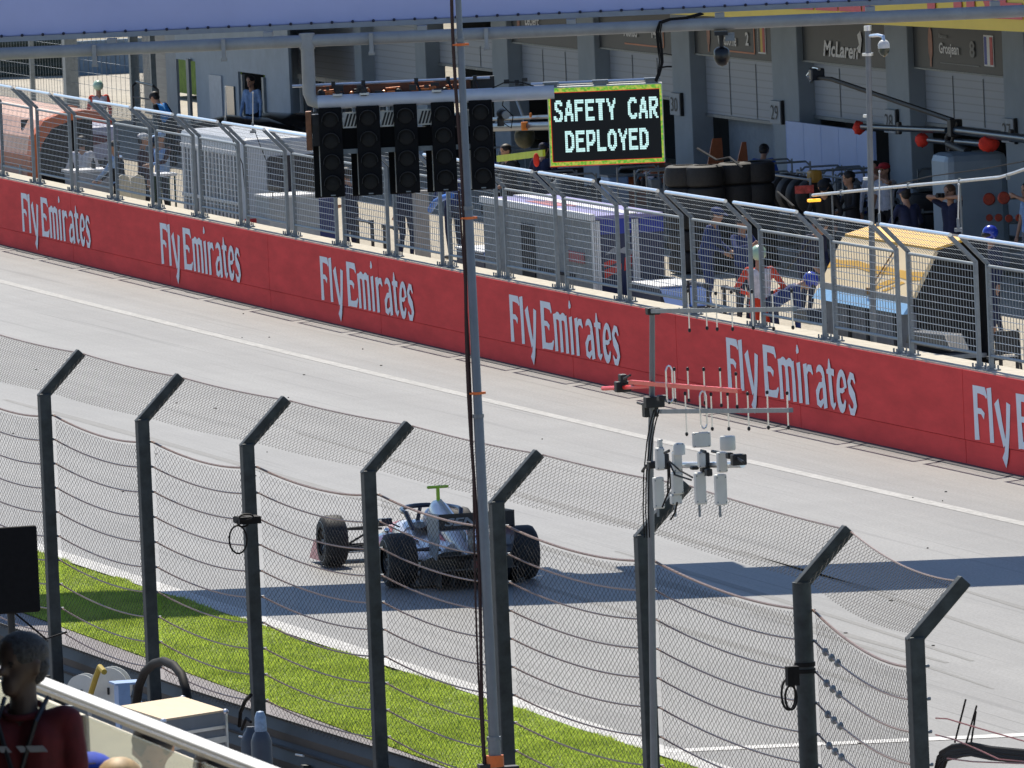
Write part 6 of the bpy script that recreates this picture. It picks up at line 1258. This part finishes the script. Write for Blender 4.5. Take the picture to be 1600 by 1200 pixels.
# carts and racks: frames with dark gear
def cart(px, py, z, w, d, h_, label, gear, col=BLACK, grp='equipment carts in the pit lane'):
    q = PZ(px, py, z+h_); t = thing('equipment_cart', label, 'cart', (q.x, q.y, 0), 0, grp); rg = random.Random(px)
    b = MB()
    for dx in (-d/2, d/2):
        for dy_ in (-w/2, w/2): b.cyl((q.x+dx, q.y+dy_, .08), (q.x+dx, q.y+dy_, z+h_), .02, n=6)
        b.tube([(q.x+dx, q.y-w/2, z+h_-.08), (q.x+dx, q.y-w/2+.08, z+h_), (q.x+dx, q.y+w/2-.08, z+h_), (q.x+dx, q.y+w/2, z+h_-.08)], .02, 6)
    b.build('frame', STEEL, t)
    b = MB()
    for zz in (.25, z*.6, z): b.box((q.x-d/2, q.y-w/2, zz), (q.x+d/2, q.y+w/2, zz+.03))
    b.build('shelf', STEEL_D, t)
    for i in range(gear):
        b = MB(); zz = rg.choice((.28, z*.6+.03, z+.03)); yy = q.y+rg.uniform(-w*.4, w*.4); xx = q.x+rg.uniform(-d*.3, d*.4); s1 = rg.uniform(.08, .2)
        kd = rg.random()
        if kd < .5: b.cbox((xx, yy, zz+s1*.6), (s1*1.6, s1*1.3, s1*1.2))
        elif kd < .8: b.lathe((xx, yy, zz), (0, 0, 1), [(0, s1*.6), (s1*1.6, s1*.6), (s1*1.9, s1*.3), (s1*2.2, s1*.3)], 12)
        else: b.tube([(xx, yy+s1*math.cos(a)*.7, zz+s1+s1*math.sin(a)*.9) for a in np.linspace(0, 6.0, 12)], .03, 6)
        b.build('gear', rg.choice((BLACK, BLACK, STEEL_D, STEEL, col)), t, bevel=.015)
    b = MB()
    for dx in (-d/2, d/2):
        for dy_ in (-w/2, w/2): b.lathe((q.x+dx, q.y+dy_-.03, .08), (0, 1, 0), [(0, .08), (.05, .08)], 12)
    b.build('castor', RUBBER, t)
cart(1215, 252, .9, .9, 1.2, .5, 'dark equipment cart between the stacked tyres and the tyre rack', 12); cart(1300, 262, .8, .8, 1.4, .45, 'equipment cart right of the tyre rack with a black frame', 10, ORANGE); cart(1335, 262, .8, .6, .8, .5, 'narrow cart with a tall handle left of the slim camera pole', 6)
cart(1545, 308, .75, 1.0, 1.6, .45, 'dark rack with red reels at the right edge', 8, REDFAB); cart(950, 190, .8, .9, 1.5, .5, 'dark equipment cart hidden behind the message sign', 6); cart(1010, 262, 1.0, .8, 1.2, .4, 'black cabinet cart just right of the message sign foot', 6)
CL = ['dark gear cart behind the fence just right of the message sign', 'dark gear cart in front of the orange bodywork', 'dark gear cart before the pale screen wall, left one', 'dark gear cart before the pale screen wall, right one', 'dark gear cart beside the two people in white shirts', 'dark gear cart between the tank and the person with the camera', 'dark gear cart under the dark boom with the orange cloth', 'low dark gear cart left of the stacked tyres', 'low dark gear cart behind the person with the pole', 'low dark gear cart behind the yellow pit stand', 'dark gear cart at the foot of the pillar numbered 29', 'dark gear cart in the garage mouth behind the blue pit stand']
for k, (px, py, z, w, d, h_, n_) in enumerate(((1052, 268, .9, .7, 1.2, .5, 12), (1135, 262, .8, .9, 1.0, .5, 12), (1318, 268, .8, .7, 1.3, .5, 14), (1335, 285, .7, .6, 1.0, .5, 12), (1402, 292, .7, .5, 1.0, .4, 10), (1440, 262, .9, .4, .8, .4, 8), (800, 232, .8, .9, 1.4, .5, 12), (1035, 275, .5, .8, 1.0, .4, 10), (1225, 318, .6, .8, 1.2, .4, 12), (1425, 330, .5, .7, 1.0, .4, 8), (1222, 270, .9, .6, .9, .5, 12), (880, 270, .7, .9, 1.4, .5, 12))): cart(px, py, z, w, d, h_, CL[k], n_, rng.choice([BLACK, ORANGE, REDFAB, BLUEF]) if False else (BLACK, ORANGE, BLUEF, REDFAB)[k % 4])
for k, (pts, lab) in enumerate(((((1215, 300), (1240, 322), (1230, 352), (1255, 372)), 'left of the yellow pit stand, longer one'), (((1230, 420), (1255, 392), (1268, 372)), 'left of the yellow pit stand, curved one'), (((1090, 232), (1120, 250), (1140, 246), (1160, 262)), 'over the stacked tyres'))):
    b = MB(); b.tube([PY(x, y, 47.5 if k < 2 else 51.5) for x, y in pts], .02, 6); tag(b.build('loose_hose', CABLE, None, smooth=True), 'loose black hose '+lab, 'hose', 'loose hoses')
for k, (px, py) in enumerate(((1545, 311), (1568, 309), (1545, 340), (1560, 340), (1576, 341), (1592, 340))):
    q = PY(px, py, TXY[1]+.2); b = MB(); b.lathe(q, (1, -.2, 0), [(0, .03), (.0, .09 if k < 2 else .06), (.04, .11 if k < 2 else .07), (.08, .09 if k < 2 else .06), (.08, .03)], 16); o = b.build('red_reel', mat('red orange reel', (.42, .05, .02), .5, 0, .4, 16), None, smooth=True)
    tag(o, 'red orange reel on the dark rack at the right edge, '+('upper left', 'upper right', 'lower row first', 'lower row second', 'lower row third', 'lower row fourth')[k], 'reel', 'red reels on the rack')
# yellow black barrier arm, orange cloths, helmet-like blue cloth left of sign
t = thing('barrier_arm', 'lime yellow bar with black chevrons left of the message sign', 'barrier arm', tuple(PY(815, 245, 50.5))); b = MB(); qa, qb = PY(778, 248, 50.5), PY(850, 239, 50.5); b.beam(qa, qb, .05, .12); b.build('bar', mat('lime yellow paint', (.52, .62, .03), .5), t)
b = MB()
for f in (.80, .87, .94, .3, .45): c = qa+(qb-qa)*f+Vector((.03, 0, 0)); b.prism([c+Vector((.0, -.03, -.05)), c+Vector((0, .0, -.05)), c+Vector((0, .04, 0)), c+Vector((0, 0, .05)), c+Vector((0, -.03, .05)), c+Vector((0, .01, 0))], (.006, 0, 0))
b.build('chevron', BLACK, t)
t = thing('dark_boom', 'dark horizontal boom with an orange cloth between the last start light and the message sign', 'boom', tuple(PY(815, 198, 51))); b = MB(); b.cyl(PY(760, 199, 51), PY(870, 196, 51), .085, n=10); b.cyl(PY(760, 187, 51), PY(868, 182, 51), .04, n=8); b.cyl(PY(805, 150, 51), PY(822, 195, 51), .03, n=8); b.build('tube', BLUET, t, smooth=True)
b = MB(); c = PY(820, 197, 50.9); b.cbox(c, (.06, .14, .16)); c = PY(829, 180, 50.9); b.cbox(c, (.04, .05, .09)); b.build('orange_cloth', mat('orange cloth', (.72, .22, .04), .8, 0, .2, 12), t, bevel=.02)
b = MB(); c = PY(820, 214, 51.4); b.ell(c, (.2, .2, .22), 16, 10); tag(b.build('wheel_gun_reel', mat('black yellow reel', (.03, .03, .01), .5, 0, .5, 9), None, smooth=True), 'black and yellow reel hanging under the dark boom', 'reel')
b = MB(); c = PY(838, 250, 50.2); b.ell(c, (.05, .06, .13), 10, 8); tag(b.build('red_cloth', REDFAB, None, smooth=True), 'small red cloth beside the lower left corner of the message sign', 'cloth')
# parked racing car nose in front of the garage: dark body with orange side and wing
q = PZ(1035, 250, 1.0); t = thing('parked_racing_car', 'dark racing car with orange side and green tipped wing parked right of the message sign', 'racing car', (q.x, q.y, 0))
b = MB(); b.loft([ring(*w) for w in ((2.4, .1, .2, .35), (1.6, .2, .12, .55), (.8, .35, .08, .6), (0, .40, .08, .95), (-.8, .3, .1, .75), (-1.6, .12, .2, .5))]); o = b.build('body', mat('dark orange car body', (.30, .07, .02), .3, 0, .5, 2, coat=.5), t, local=True, smooth=True)
b = MB(); b.loft([[Vector((-1.4, y, 1.02)), Vector((-1.4, y, 1.08)), Vector((-1.75, y, 1.16)), Vector((-1.75, y, 1.10))] for y in (-.5, .6)]); b.build('rear_wing', CARB, t, local=True); b = MB(); b.box((-1.75, .60, .85), (-1.35, .62, 1.16)); b.build('wing_endplate', mat('green wing tip', (.05, .35, .08), .4), t, local=True)
for x in (-1.2, 1.7):
    for y in (-.75, .75): b = MB(); b.lathe((x, y-.17, .33), (0, 1, 0), [(0, .18), (0, .27), (.03, .32), (.08, .33), (.26, .33), (.31, .32), (.34, .27), (.34, .18)], 28); b.build('wheel', RUBBER, t, local=True, smooth=True)
t.rotation_euler = (0, 0, .15)
# garage mouth clutter behind the message sign and lights
for px, py, w, h_, col, lab in ((700, 180, 1.0, .9, BLACK, 'black cabinet in the garage mouth behind the start lights'), (875, 262, .8, .7, BLACK, 'black cabinet under the left corner of the message sign'), (985, 275, .5, .55, ORANGE, 'orange drawer cabinet under the message sign'), (960, 275, .4, .6, mat('pale blue cabinet', (.3, .42, .6), .5), 'pale blue cabinet under the message sign'), (420, 182, 2.2, .5, BLACK, 'long black covered car shape at the booth with a shiny top')):
    q = PZ(px, py, h_+.3); t = thing('tool_cabinet', lab, 'cabinet', (q.x, q.y, 0), 0, 'cabinets along the garages'); b = MB(); b.box((q.x-.3, q.y-w/2, .08), (q.x+.3, q.y+w/2, h_+.3)); b.build('body', col, t, bevel=.03); b = MB()
    for k in range(4): b.box((q.x+.301, q.y-w/2+.03, .15+k*(h_+.1)/4), (q.x+.315, q.y+w/2-.03, .15+(k+.82)*(h_+.1)/4))
    b.build('drawer', col, t); b = MB(); b.box((q.x-.32, q.y-w/2-.02, h_+.30), (q.x+.32, q.y+w/2+.02, h_+.33)); b.build('worktop', ALU if col is BLACK else STEEL, t)
for px, py, lab in ((355, 183, 'left of the pit booth doorway'), (420, 178, 'in front of the pit booth doorway')):
    q = PZ(px, py, .9); b = MB(); b.loft([ring(*w) for w in ((1.8, .3, .1, .5), (.9, .75, .1, .85), (0, .8, .1, .95), (-1, .75, .1, .75), (-1.7, .4, .15, .6))]); o = b.build('covered_car', mat('shiny black cover', (.02, .02, .022), .25, 0, .3, 4, coat=.6), None, local=True, smooth=True); o.location = (q.x, q.y, 0); o.rotation_euler = (0, 0, 1.4); tag(o, 'car under a shiny black cover, '+lab, 'covered car', 'covered cars by the booth')
q = PZ(420, 186, .5); b = MB(); b.prism([Vector((q.x, q.y-.6, .0)), Vector((q.x, q.y+.6, .0)), Vector((q.x, q.y+.5, .5)), Vector((q.x, q.y-.3, .55))], (-.1, 0, 0)); tag(b.build('red_board', RED, None), 'red board leaning left of the vertical gantry pipe', 'board')
for px, lab in ((330, 'left one'), (352, 'right one')):
    q = PZ(px, 193, .4); b = MB(); b.box((q.x-.3, q.y-.3, 0), (q.x+.3, q.y+.3, .4)); tag(b.build('red_box', mat('red orange box', (.55, .08, .03), .5), None, bevel=.03), 'red orange box behind the mesh fence near the whip aerials, '+lab, 'box', 'red boxes near the whip aerials')
# ================================================================== FOREGROUND TERRACE
RY = 10.2
ter = thing('terrace', 'raised spectator terrace with a pale floor at the lower left', 'terrace', (-45, 6, 0))
b = MB(); b.box((-70, -4, 5.85), (-36, RY+.12, 6.05)); b.box((-70, RY-.05, 0), (-36, RY+.10, 5.84)); b.build('deck', CONC, ter)
rail = thing('glass_railing', 'glass railing with a sunlit white metal handrail at the lower left', 'railing', (-45, RY, 6.05))
RZ = (PY(75, 1062, RY).z+PY(425, 1198, RY).z)/2; sl0 = (PY(425, 1198, RY).z-PY(75, 1062, RY).z)/(PY(425, 1198, RY).x-PY(75, 1062, RY).x)
rz_ = lambda x: RZ+sl0*(x+44.6)
b = MB(); b.beam((-60, RY, rz_(-60)-.02), (-37, RY, rz_(-37)-.02), .085, .022); b.build('handrail', WHITE, rail, bevel=.006)
b = MB(); b.beam((-60, RY+.02, rz_(-60)-.070), (-37, RY+.02, rz_(-37)-.070), .03, .016); b.build('lower_rail', mat('cream rail', (.75, .66, .52), .4), rail)
GLS = bpy.data.materials.new('railing glass'); GLS.use_nodes = True; n = GLS.node_tree; go = n.nodes['Material Output']; n.nodes.remove(n.nodes['Principled BSDF'])
g1 = n.nodes.new('ShaderNodeBsdfTransparent'); g1.inputs[0].default_value = (.80, .82, .78, 1); tr = n.nodes.new('ShaderNodeBsdfTranslucent'); tr.inputs[0].default_value = (.80, .76, .66, 1); m0_ = n.nodes.new('ShaderNodeMixShader'); m0_.inputs[0].default_value = .28; n.links.new(g1.outputs[0], m0_.inputs[1]); n.links.new(tr.outputs[0], m0_.inputs[2]); g2 = n.nodes.new('ShaderNodeBsdfGlossy'); g2.inputs['Roughness'].default_value = .02; fr = n.nodes.new('ShaderNodeFresnel'); fr.inputs[0].default_value = 1.5; mx = n.nodes.new('ShaderNodeMixShader')
mx.inputs[0].default_value = .10; n.nodes.remove(fr); n.links.new(m0_.outputs[0], mx.inputs[1]); n.links.new(g2.outputs[0], mx.inputs[2]); n.links.new(mx.outputs[0], go.inputs[0])
for k in range(10):
    x = -60+k*2.3; b = MB(); b.box((x+.01, RY-.008, 6.1), (x+2.27, RY+.008, rz_(x)-.10)); b.build('glass_pane', GLS, rail)
b = MB()
for k in range(11): x = -60+k*2.3-.005; b.box((x-.02, RY-.02, 6.05), (x+.02, RY+.02, rz_(x)-.1))
b.build('pane_clamp', mat('dark clamp', (.05, .03, .03), .5), rail)
# unseen roof and tiers, added to keep light off the spectators
gs = thing('unseen_stand_roof', 'unseen grandstand roof added to shade the spectators on the terrace', 'roof', (-40, 3, 13))
b = MB(); b.box((-62, -20, 13.2), (12, 9.6, 13.5)); b.build('roof_sheet', STEEL_D, gs); b = MB()
for x in (-60, -36, 8): b.cyl((x, -12, 0), (x, -12, 13.2), .2)
b.build('column', STEEL_D, gs)
st = thing('grandstand', 'unseen stepped dark grandstand added to block light behind the terrace', 'grandstand', (-18, -4, 0))  # unseen stand body, added to darken the terrace
b = MB()
for k in range(22): b.box((-35.5+1.9*k, -16, 0), (-35.5+1.9*(k+1)-.001, 8.5, 5.9+.16*k))
b.build('steps', mat('dark stand concrete', (.10, .10, .10), .9), st)
b = MB(); b.box((-62, -16.4, 0), (8, -16.02, 13.1)); b.build('rear_wall', mat('dark stand concrete', (.10, .10, .10), .9), st)  # wall out of view, added to block light from behind
# spectators
def chest_marks(t, up):
    b = MB()
    for x0, x1 in ((-.13, -.06), (-.05, -.02), (.02, .06), (.07, .13)): b.prism([up((x0, .118, 1.30)), up((x1, .122, 1.30)), up((x1+.02, .122, 1.325)), up((x0+.02, .118, 1.325))], (0, .006, 0))
    b.build('chest_print', mat('white shirt print', (.25, .25, .26), .7), t, local=True)
    b = MB(); b.tube([up((.078*math.cos(a), -.012+.075*math.sin(a), 1.455-.025*math.sin(a))) for a in np.linspace(0, 6.283, 25)[:-1]], .014, 8, closed=True); b.build('collar', SHADED_RED, t, local=True, smooth=True)
EL = None
p = PY(30, 992, 9.0); 
person('spectator in a dark shaded red shirt with shaded grey hair and a lanyard', (p.x, 9.0, 6.05), face(.95, -.5), SHADED_RED, BLK, hair=HAIRG, sleeves='short', voxel=.012, head_turn=(-.5, .05), hands=((-.21, .10, .86), (.21, .10, .86)), skin=mat('shaded skin', (.045, .025, .018), .55, 0, .12, 12), height=p.z-6.05-.0 if 1.5 < p.z-6.05 < 2.0 else 1.78,  # shade is put into his skin, hair and shirt colours
       extra=lambda t, up, hp: (lambda b: (b.tube([up((-.09, -.06, 1.50)), up((-.08, .10, 1.42)), up((-.01, .135, 1.2)), up((0, .14, 1.12))], .010, 6), b.tube([up((.09, -.06, 1.50)), up((.08, .10, 1.42)), up((.01, .135, 1.2)), up((0, .14, 1.12))], .010, 6), b.cbox(up((0, .145, 1.06)), (.08, .012, .12)), b.build('lanyard', mat('lanyard black', (.01, .01, .012), .6), t, local=True), chest_marks(t, up)))(MB()))
def seated(px, py, Yp, label, cap, hair, dz=.20):
    q = PY(px, py, Yp); person(label, (q.x, q.y, q.z-1.20), face(-1, .1), BLK, BLK, hair=hair, cap=cap, voxel=.015, feet=((-.12, .45, .06-.0), (.12, .45, .06)), height=1.2) if False else person(label, (q.x, q.y, q.z-1.76), face(-1, .1), GREYC, BLK, hair=hair, cap=cap, voxel=.015)
seated(140, 1182, 9.5, 'spectator in a bright blue cap right of the one in shaded red', BLUECAP, HAIRD)
seated(186, 1189, 9.6, 'spectator with blond hair at the bottom edge, right of the blue cap', None, HAIRB)
bn = thing('low_plinth', 'pale low plinth added beyond the glass railing under the two reflection figures', 'plinth', (-45, RY+.8, 5.75))  # added seat for the figures that replace the glass reflections
b = MB(); b.box((-52, RY+.35, 5.75), (-40, RY+1.5, 5.96)); b.build('slab', mat('pale platform', (.64, .58, .46), .8, 0, .1, 3), bn, bevel=.02)
def reflection_figure(px, py, label, shirt, hd):  # bare-armed figure set behind the glass in place of a reflection
    q = PY(px, py, RY+.75); person(label, (q.x, q.y, 5.75-.80+.20), face(.75, -.15), shirt, BLK, sleeves='short', hands=hd, voxel=.014, shorts=True, lean=.55, feet=((-.14, .72, .88), (.2, .66, .88)))
reflection_figure(235, 1150, 'added figure behind the glass railing standing in for a reflection, left one', cloth('beige shirt', (.46, .40, .32)), ((-.34, .30, 1.02), (.3, .42, 1.10)))
reflection_figure(330, 1175, 'added figure behind the glass railing standing in for a reflection, right one', cloth('grey white shirt', (.5, .5, .5)), ((-.3, .42, 1.06), (.3, .30, 1.0)))
# lower platform beyond the railing
pl = thing('lower_platform', 'pale lower platform just beyond the glass railing', 'platform', (-45, RY+1, 0)); b = MB(); b.box((-75, RY+.14, 0), (-36, RY+2.7, 5.75)); b.build('deck', mat('pale platform', (.64, .58, .46), .8, 0, .1, 3), pl)
# black screen on a pole
q0 = PY(-22, 826, 20); q1 = PX(64, 956, q0.x); t = thing('outdoor_screen', 'black back of an outdoor screen on a thin pole at the left edge', 'screen', (q0.x, 20, 0))
b = MB(); b.box((q0.x-.06, min(q0.y, q1.y), q1.z), (q0.x, max(q0.y, q1.y), q0.z)); b.build('screen_back', BLACK_M, t, bevel=.02); ym = PX(20, 960, q0.x).y; b = MB(); b.cyl((q0.x-.08, ym, 0), (q0.x-.08, ym, q1.z+.2), .035, n=10); b.build('pole', BLACK, t)
b = MB(); b.tube([(q0.x-.04, ym+.03, q1.z), (q0.x, ym+.3, q1.z-.25), (q0.x, ym+.5, q1.z-.2)], .01, 5); b.build('screen_cable', CABLE, t)
# service area behind the guard rail: flight case, reels, hose arch, gas bottles
cz = 1.42; A, B_, C_, D_ = PZ(200, 1105, cz), PZ(285, 1088, cz), PZ(352, 1109, cz), PZ(255, 1124, cz)
t = thing('flight_case', 'wooden topped flight case with metal edges behind the glass railing', 'case', (D_.x, D_.y, 0))
A = B_+(D_-C_); lo = lambda p, z: Vector((p.x, p.y, z))
b = MB(); b.hexa([lo(p, .5) for p in (D_, C_, B_, A)]+[lo(p, cz-.02) for p in (D_, C_, B_, A)]); b.build('body', mat('case grey panel', (.20, .21, .22), .5), t)
b = MB(); b.hexa([lo(p, cz-.019) for p in (D_, C_, B_, A)]+[lo(p, cz) for p in (D_, C_, B_, A)]); b.build('top', mat('pale plywood', (.62, .47, .30), .6, 0, .08, 4, stretch=(1, 6, 1)), t)
b = MB()
for p in (D_, C_, B_): b.cyl(lo(p, .5), lo(p, cz-.02), .022, n=6); b.ell(lo(p, cz-.02), (.035, .035, .03), 8, 6)
b.beam(lo(D_, cz-.16)+Vector((.012, -.01, 0)), lo(C_, cz-.16)+Vector((.012, -.01, 0)), .03, .03); b.beam(lo(D_, cz-.28)+Vector((.012, -.01, 0)), lo(C_, cz-.28)+Vector((.012, -.01, 0)), .02, .06); b.build('edge_fitting', ALU, t)
for px, py, r_, lab in ((128, 1078, .16, 'left one, half hidden'), (170, 1075, .21, 'right one with a yellow strap')):
    q = PY(px, py, 23.4); t = thing('cable_reel', 'white disc cable reel standing behind the handrail, '+lab, 'reel', (q.x, q.y, q.z-r_), 0, 'white cable reels'); ax = Vector((.85, -.5, 0))
    for s_ in (0, .14): b = MB(); b.lathe(q-ax.normalized()*s_, ax, [(0, .02), (0, r_), (.015, r_), (.015, .02)], 28); b.build('disc', OFFWHITE, t, smooth=True)
    b = MB(); b.lathe(q-ax.normalized()*.13, ax, [(0, r_*.6), (.12, r_*.6)], 20); b.build('cable_drum', CABLE, t); b = MB(); b.cbox(q+ax.normalized()*.02+Vector((0, 0, -.03)), (.02, .02, .07)); b.build('handle', BLACK, t)
    b = MB(); b.box((q.x-.15, q.y-.2, 0), (q.x+.05, q.y+.2, q.z-r_)); b.build('stand', STEEL_D, t)
b = MB(); b.tube([PY(x, y, 23.2) for x, y in ((140, 1090), (150, 1058), (156, 1042), (163, 1050))], .03, 8); tag(b.build('yellow_strap', mat('yellow strap', (.36, .26, .03), .7), None), 'yellow strap arching up behind the cable reels', 'strap')
q = PY(185, 1085, 23.2); b = MB(); b.box((q.x-.1, q.y-.02, 0), (q.x+.1, q.y+.10, q.z+.10)); b.box((q.x-.2, q.y-.05, q.z+.10), (q.x+.1, q.y+.24, q.z+.12)); tag(b.build('blue_box', mat('pale blue box', (.22, .34, .55), .5), None), 'small pale blue box beside the white cable reels', 'box')
b = MB(); b.tube([PY(x, y, 23.3) for x, y in ((213, 1100), (217, 1072), (226, 1050), (240, 1037), (256, 1033), (272, 1040), (284, 1055), (291, 1078), (294, 1100))], .045, 10); tag(b.build('hose_arch', CABLE, None, smooth=True), 'thick black hose arching over behind the flight case', 'hose')
b = MB(); b.tube([PY(x, y, 23.4) for x, y in ((374, 1135), (376, 1112), (383, 1095), (392, 1086))], .02, 6); b.tube([PY(x, y, 23.4) for x, y in ((392, 1128), (385, 1122), (378, 1140))], .015, 6); tag(b.build('loose_cable', CABLE, None), 'black cable looping up beside the gas bottles', 'cable')
for px, py, lab, k in ((392, 1150, 'rear one, shorter', 0), (408, 1150, 'front one with a pale blue cap', 1)):
    q = PY(px, py, 23.2-.15*k); t = thing('gas_bottle', 'grey blue gas bottle behind the handrail, '+lab, 'gas bottle', (q.x, q.y, 0), 0, 'gas bottles'); r_ = .10
    b = MB(); b.lathe((q.x, q.y, 0), (0, 0, 1), [(0, r_), (q.z-.05, r_), (q.z+.02, r_*.75), (q.z+.06, r_*.45), (q.z+.09, r_*.4)], 20); b.build('body', mat('gas bottle grey', (.05, .06, .08), .45), t, smooth=True)
    if k: b = MB(); b.lathe((q.x, q.y, q.z+.04), (0, 0, 1), [(0, .055), (.02, .06), (.14, .055), (.19, .035), (.20, .001)], 16); b.build('cap', mat('pale blue cap', (.22, .32, .46), .4, 0, .3, 20), t, smooth=True)
# ================================================================== one object per separate piece of a part
def pieces_of(me):
    nv = len(me.vertices)
    if nv == 0 or nv > 120000: return None
    ed = np.empty(len(me.edges)*2, np.int32); me.edges.foreach_get('vertices', ed); ed = ed.reshape(-1, 2)
    co = np.empty(nv*3, np.float32); me.vertices.foreach_get('co', co); co = co.reshape(-1, 3)
    par = np.arange(nv)
    while True:
        m_ = np.minimum(par[ed[:,0]], par[ed[:,1]]); p2 = par.copy(); np.minimum.at(p2, ed[:,0], m_); np.minimum.at(p2, ed[:,1], m_); p2 = p2[p2]
        if (p2 == par).all(): break
        par = p2
    roots, isl = np.unique(par, return_inverse=True); k = len(roots)
    if k == 1 or k > 700: return None
    lo = np.full((k, 3), np.inf); hi = np.full((k, 3), -np.inf); np.minimum.at(lo, isl, co); np.maximum.at(hi, isl, co); size = (hi-lo).max(1)
    gap = np.maximum(0, np.maximum(lo[:,None]-hi[None], lo[None]-hi[:,None])); near = np.sqrt((gap**2).sum(2)) <= np.maximum(.021, .52*np.maximum(size[:,None], size[None]))
    lab = np.arange(k)
    while True:
        l2 = np.where(near, lab[None], k).min(1); l2 = np.minimum(l2, lab)
        if (l2 == lab).all(): break
        lab = l2
    r2, lab = np.unique(lab, return_inverse=True)
    return (lab[isl], len(r2), co) if len(r2) > 1 else None
SPLIT = {}
for o in list(COL.objects):
    if o.type != 'MESH' or o.get('kind') in ('structure', 'stuff'): continue
    me = o.data
    if me.name not in SPLIT:
        got = pieces_of(me)
        if got is None or got[1] > 100: SPLIT[me.name] = None
        else:
            vl, k, co = got; fl = [[] for _ in range(k)]; out = []
            for p in me.polygons: fl[vl[p.vertices[0]]].append(p)
            for q in range(k):
                idx = np.nonzero(vl == q)[0]; rem = {int(v): i for i, v in enumerate(idx)}
                m2 = bpy.data.meshes.new(o.name.split('.')[0]); m2.from_pydata(co[idx].tolist(), [], [[rem[v] for v in p.vertices] for p in fl[q]])
                for mt in me.materials: m2.materials.append(mt)
                m2.polygons.foreach_set('use_smooth', [p.use_smooth for p in fl[q]]); m2.polygons.foreach_set('material_index', [p.material_index for p in fl[q]])
                if fl[q] and fl[q][0].use_smooth: m2.set_sharp_from_angle(angle=.7)
                m2.update(); out.append(m2)
            SPLIT[me.name] = out
    out = SPLIT[me.name]
    if out is None: continue
    if o.parent is None:
        nm = o.name; t = bpy.data.objects.new('tmp', None); COL.objects.link(t); t.matrix_world = o.matrix_world.copy()
        for kk in ('label', 'category', 'group'):
            if kk in o.keys(): t[kk] = o[kk]; del o[kk]
        o.name = nm.split('.')[0]+'_piece'; t.name = nm; o.parent = t; o.location = (0, 0, 0); o.rotation_euler = (0, 0, 0); o.scale = (1, 1, 1)
    for q, m2 in enumerate(out):
        if q == 0: c = o
        else:
            c = o.copy(); COL.objects.link(c); c.parent = o.parent
        c.data = m2
for o in COL.objects:
    if '_o' in o.keys(): del o['_o']
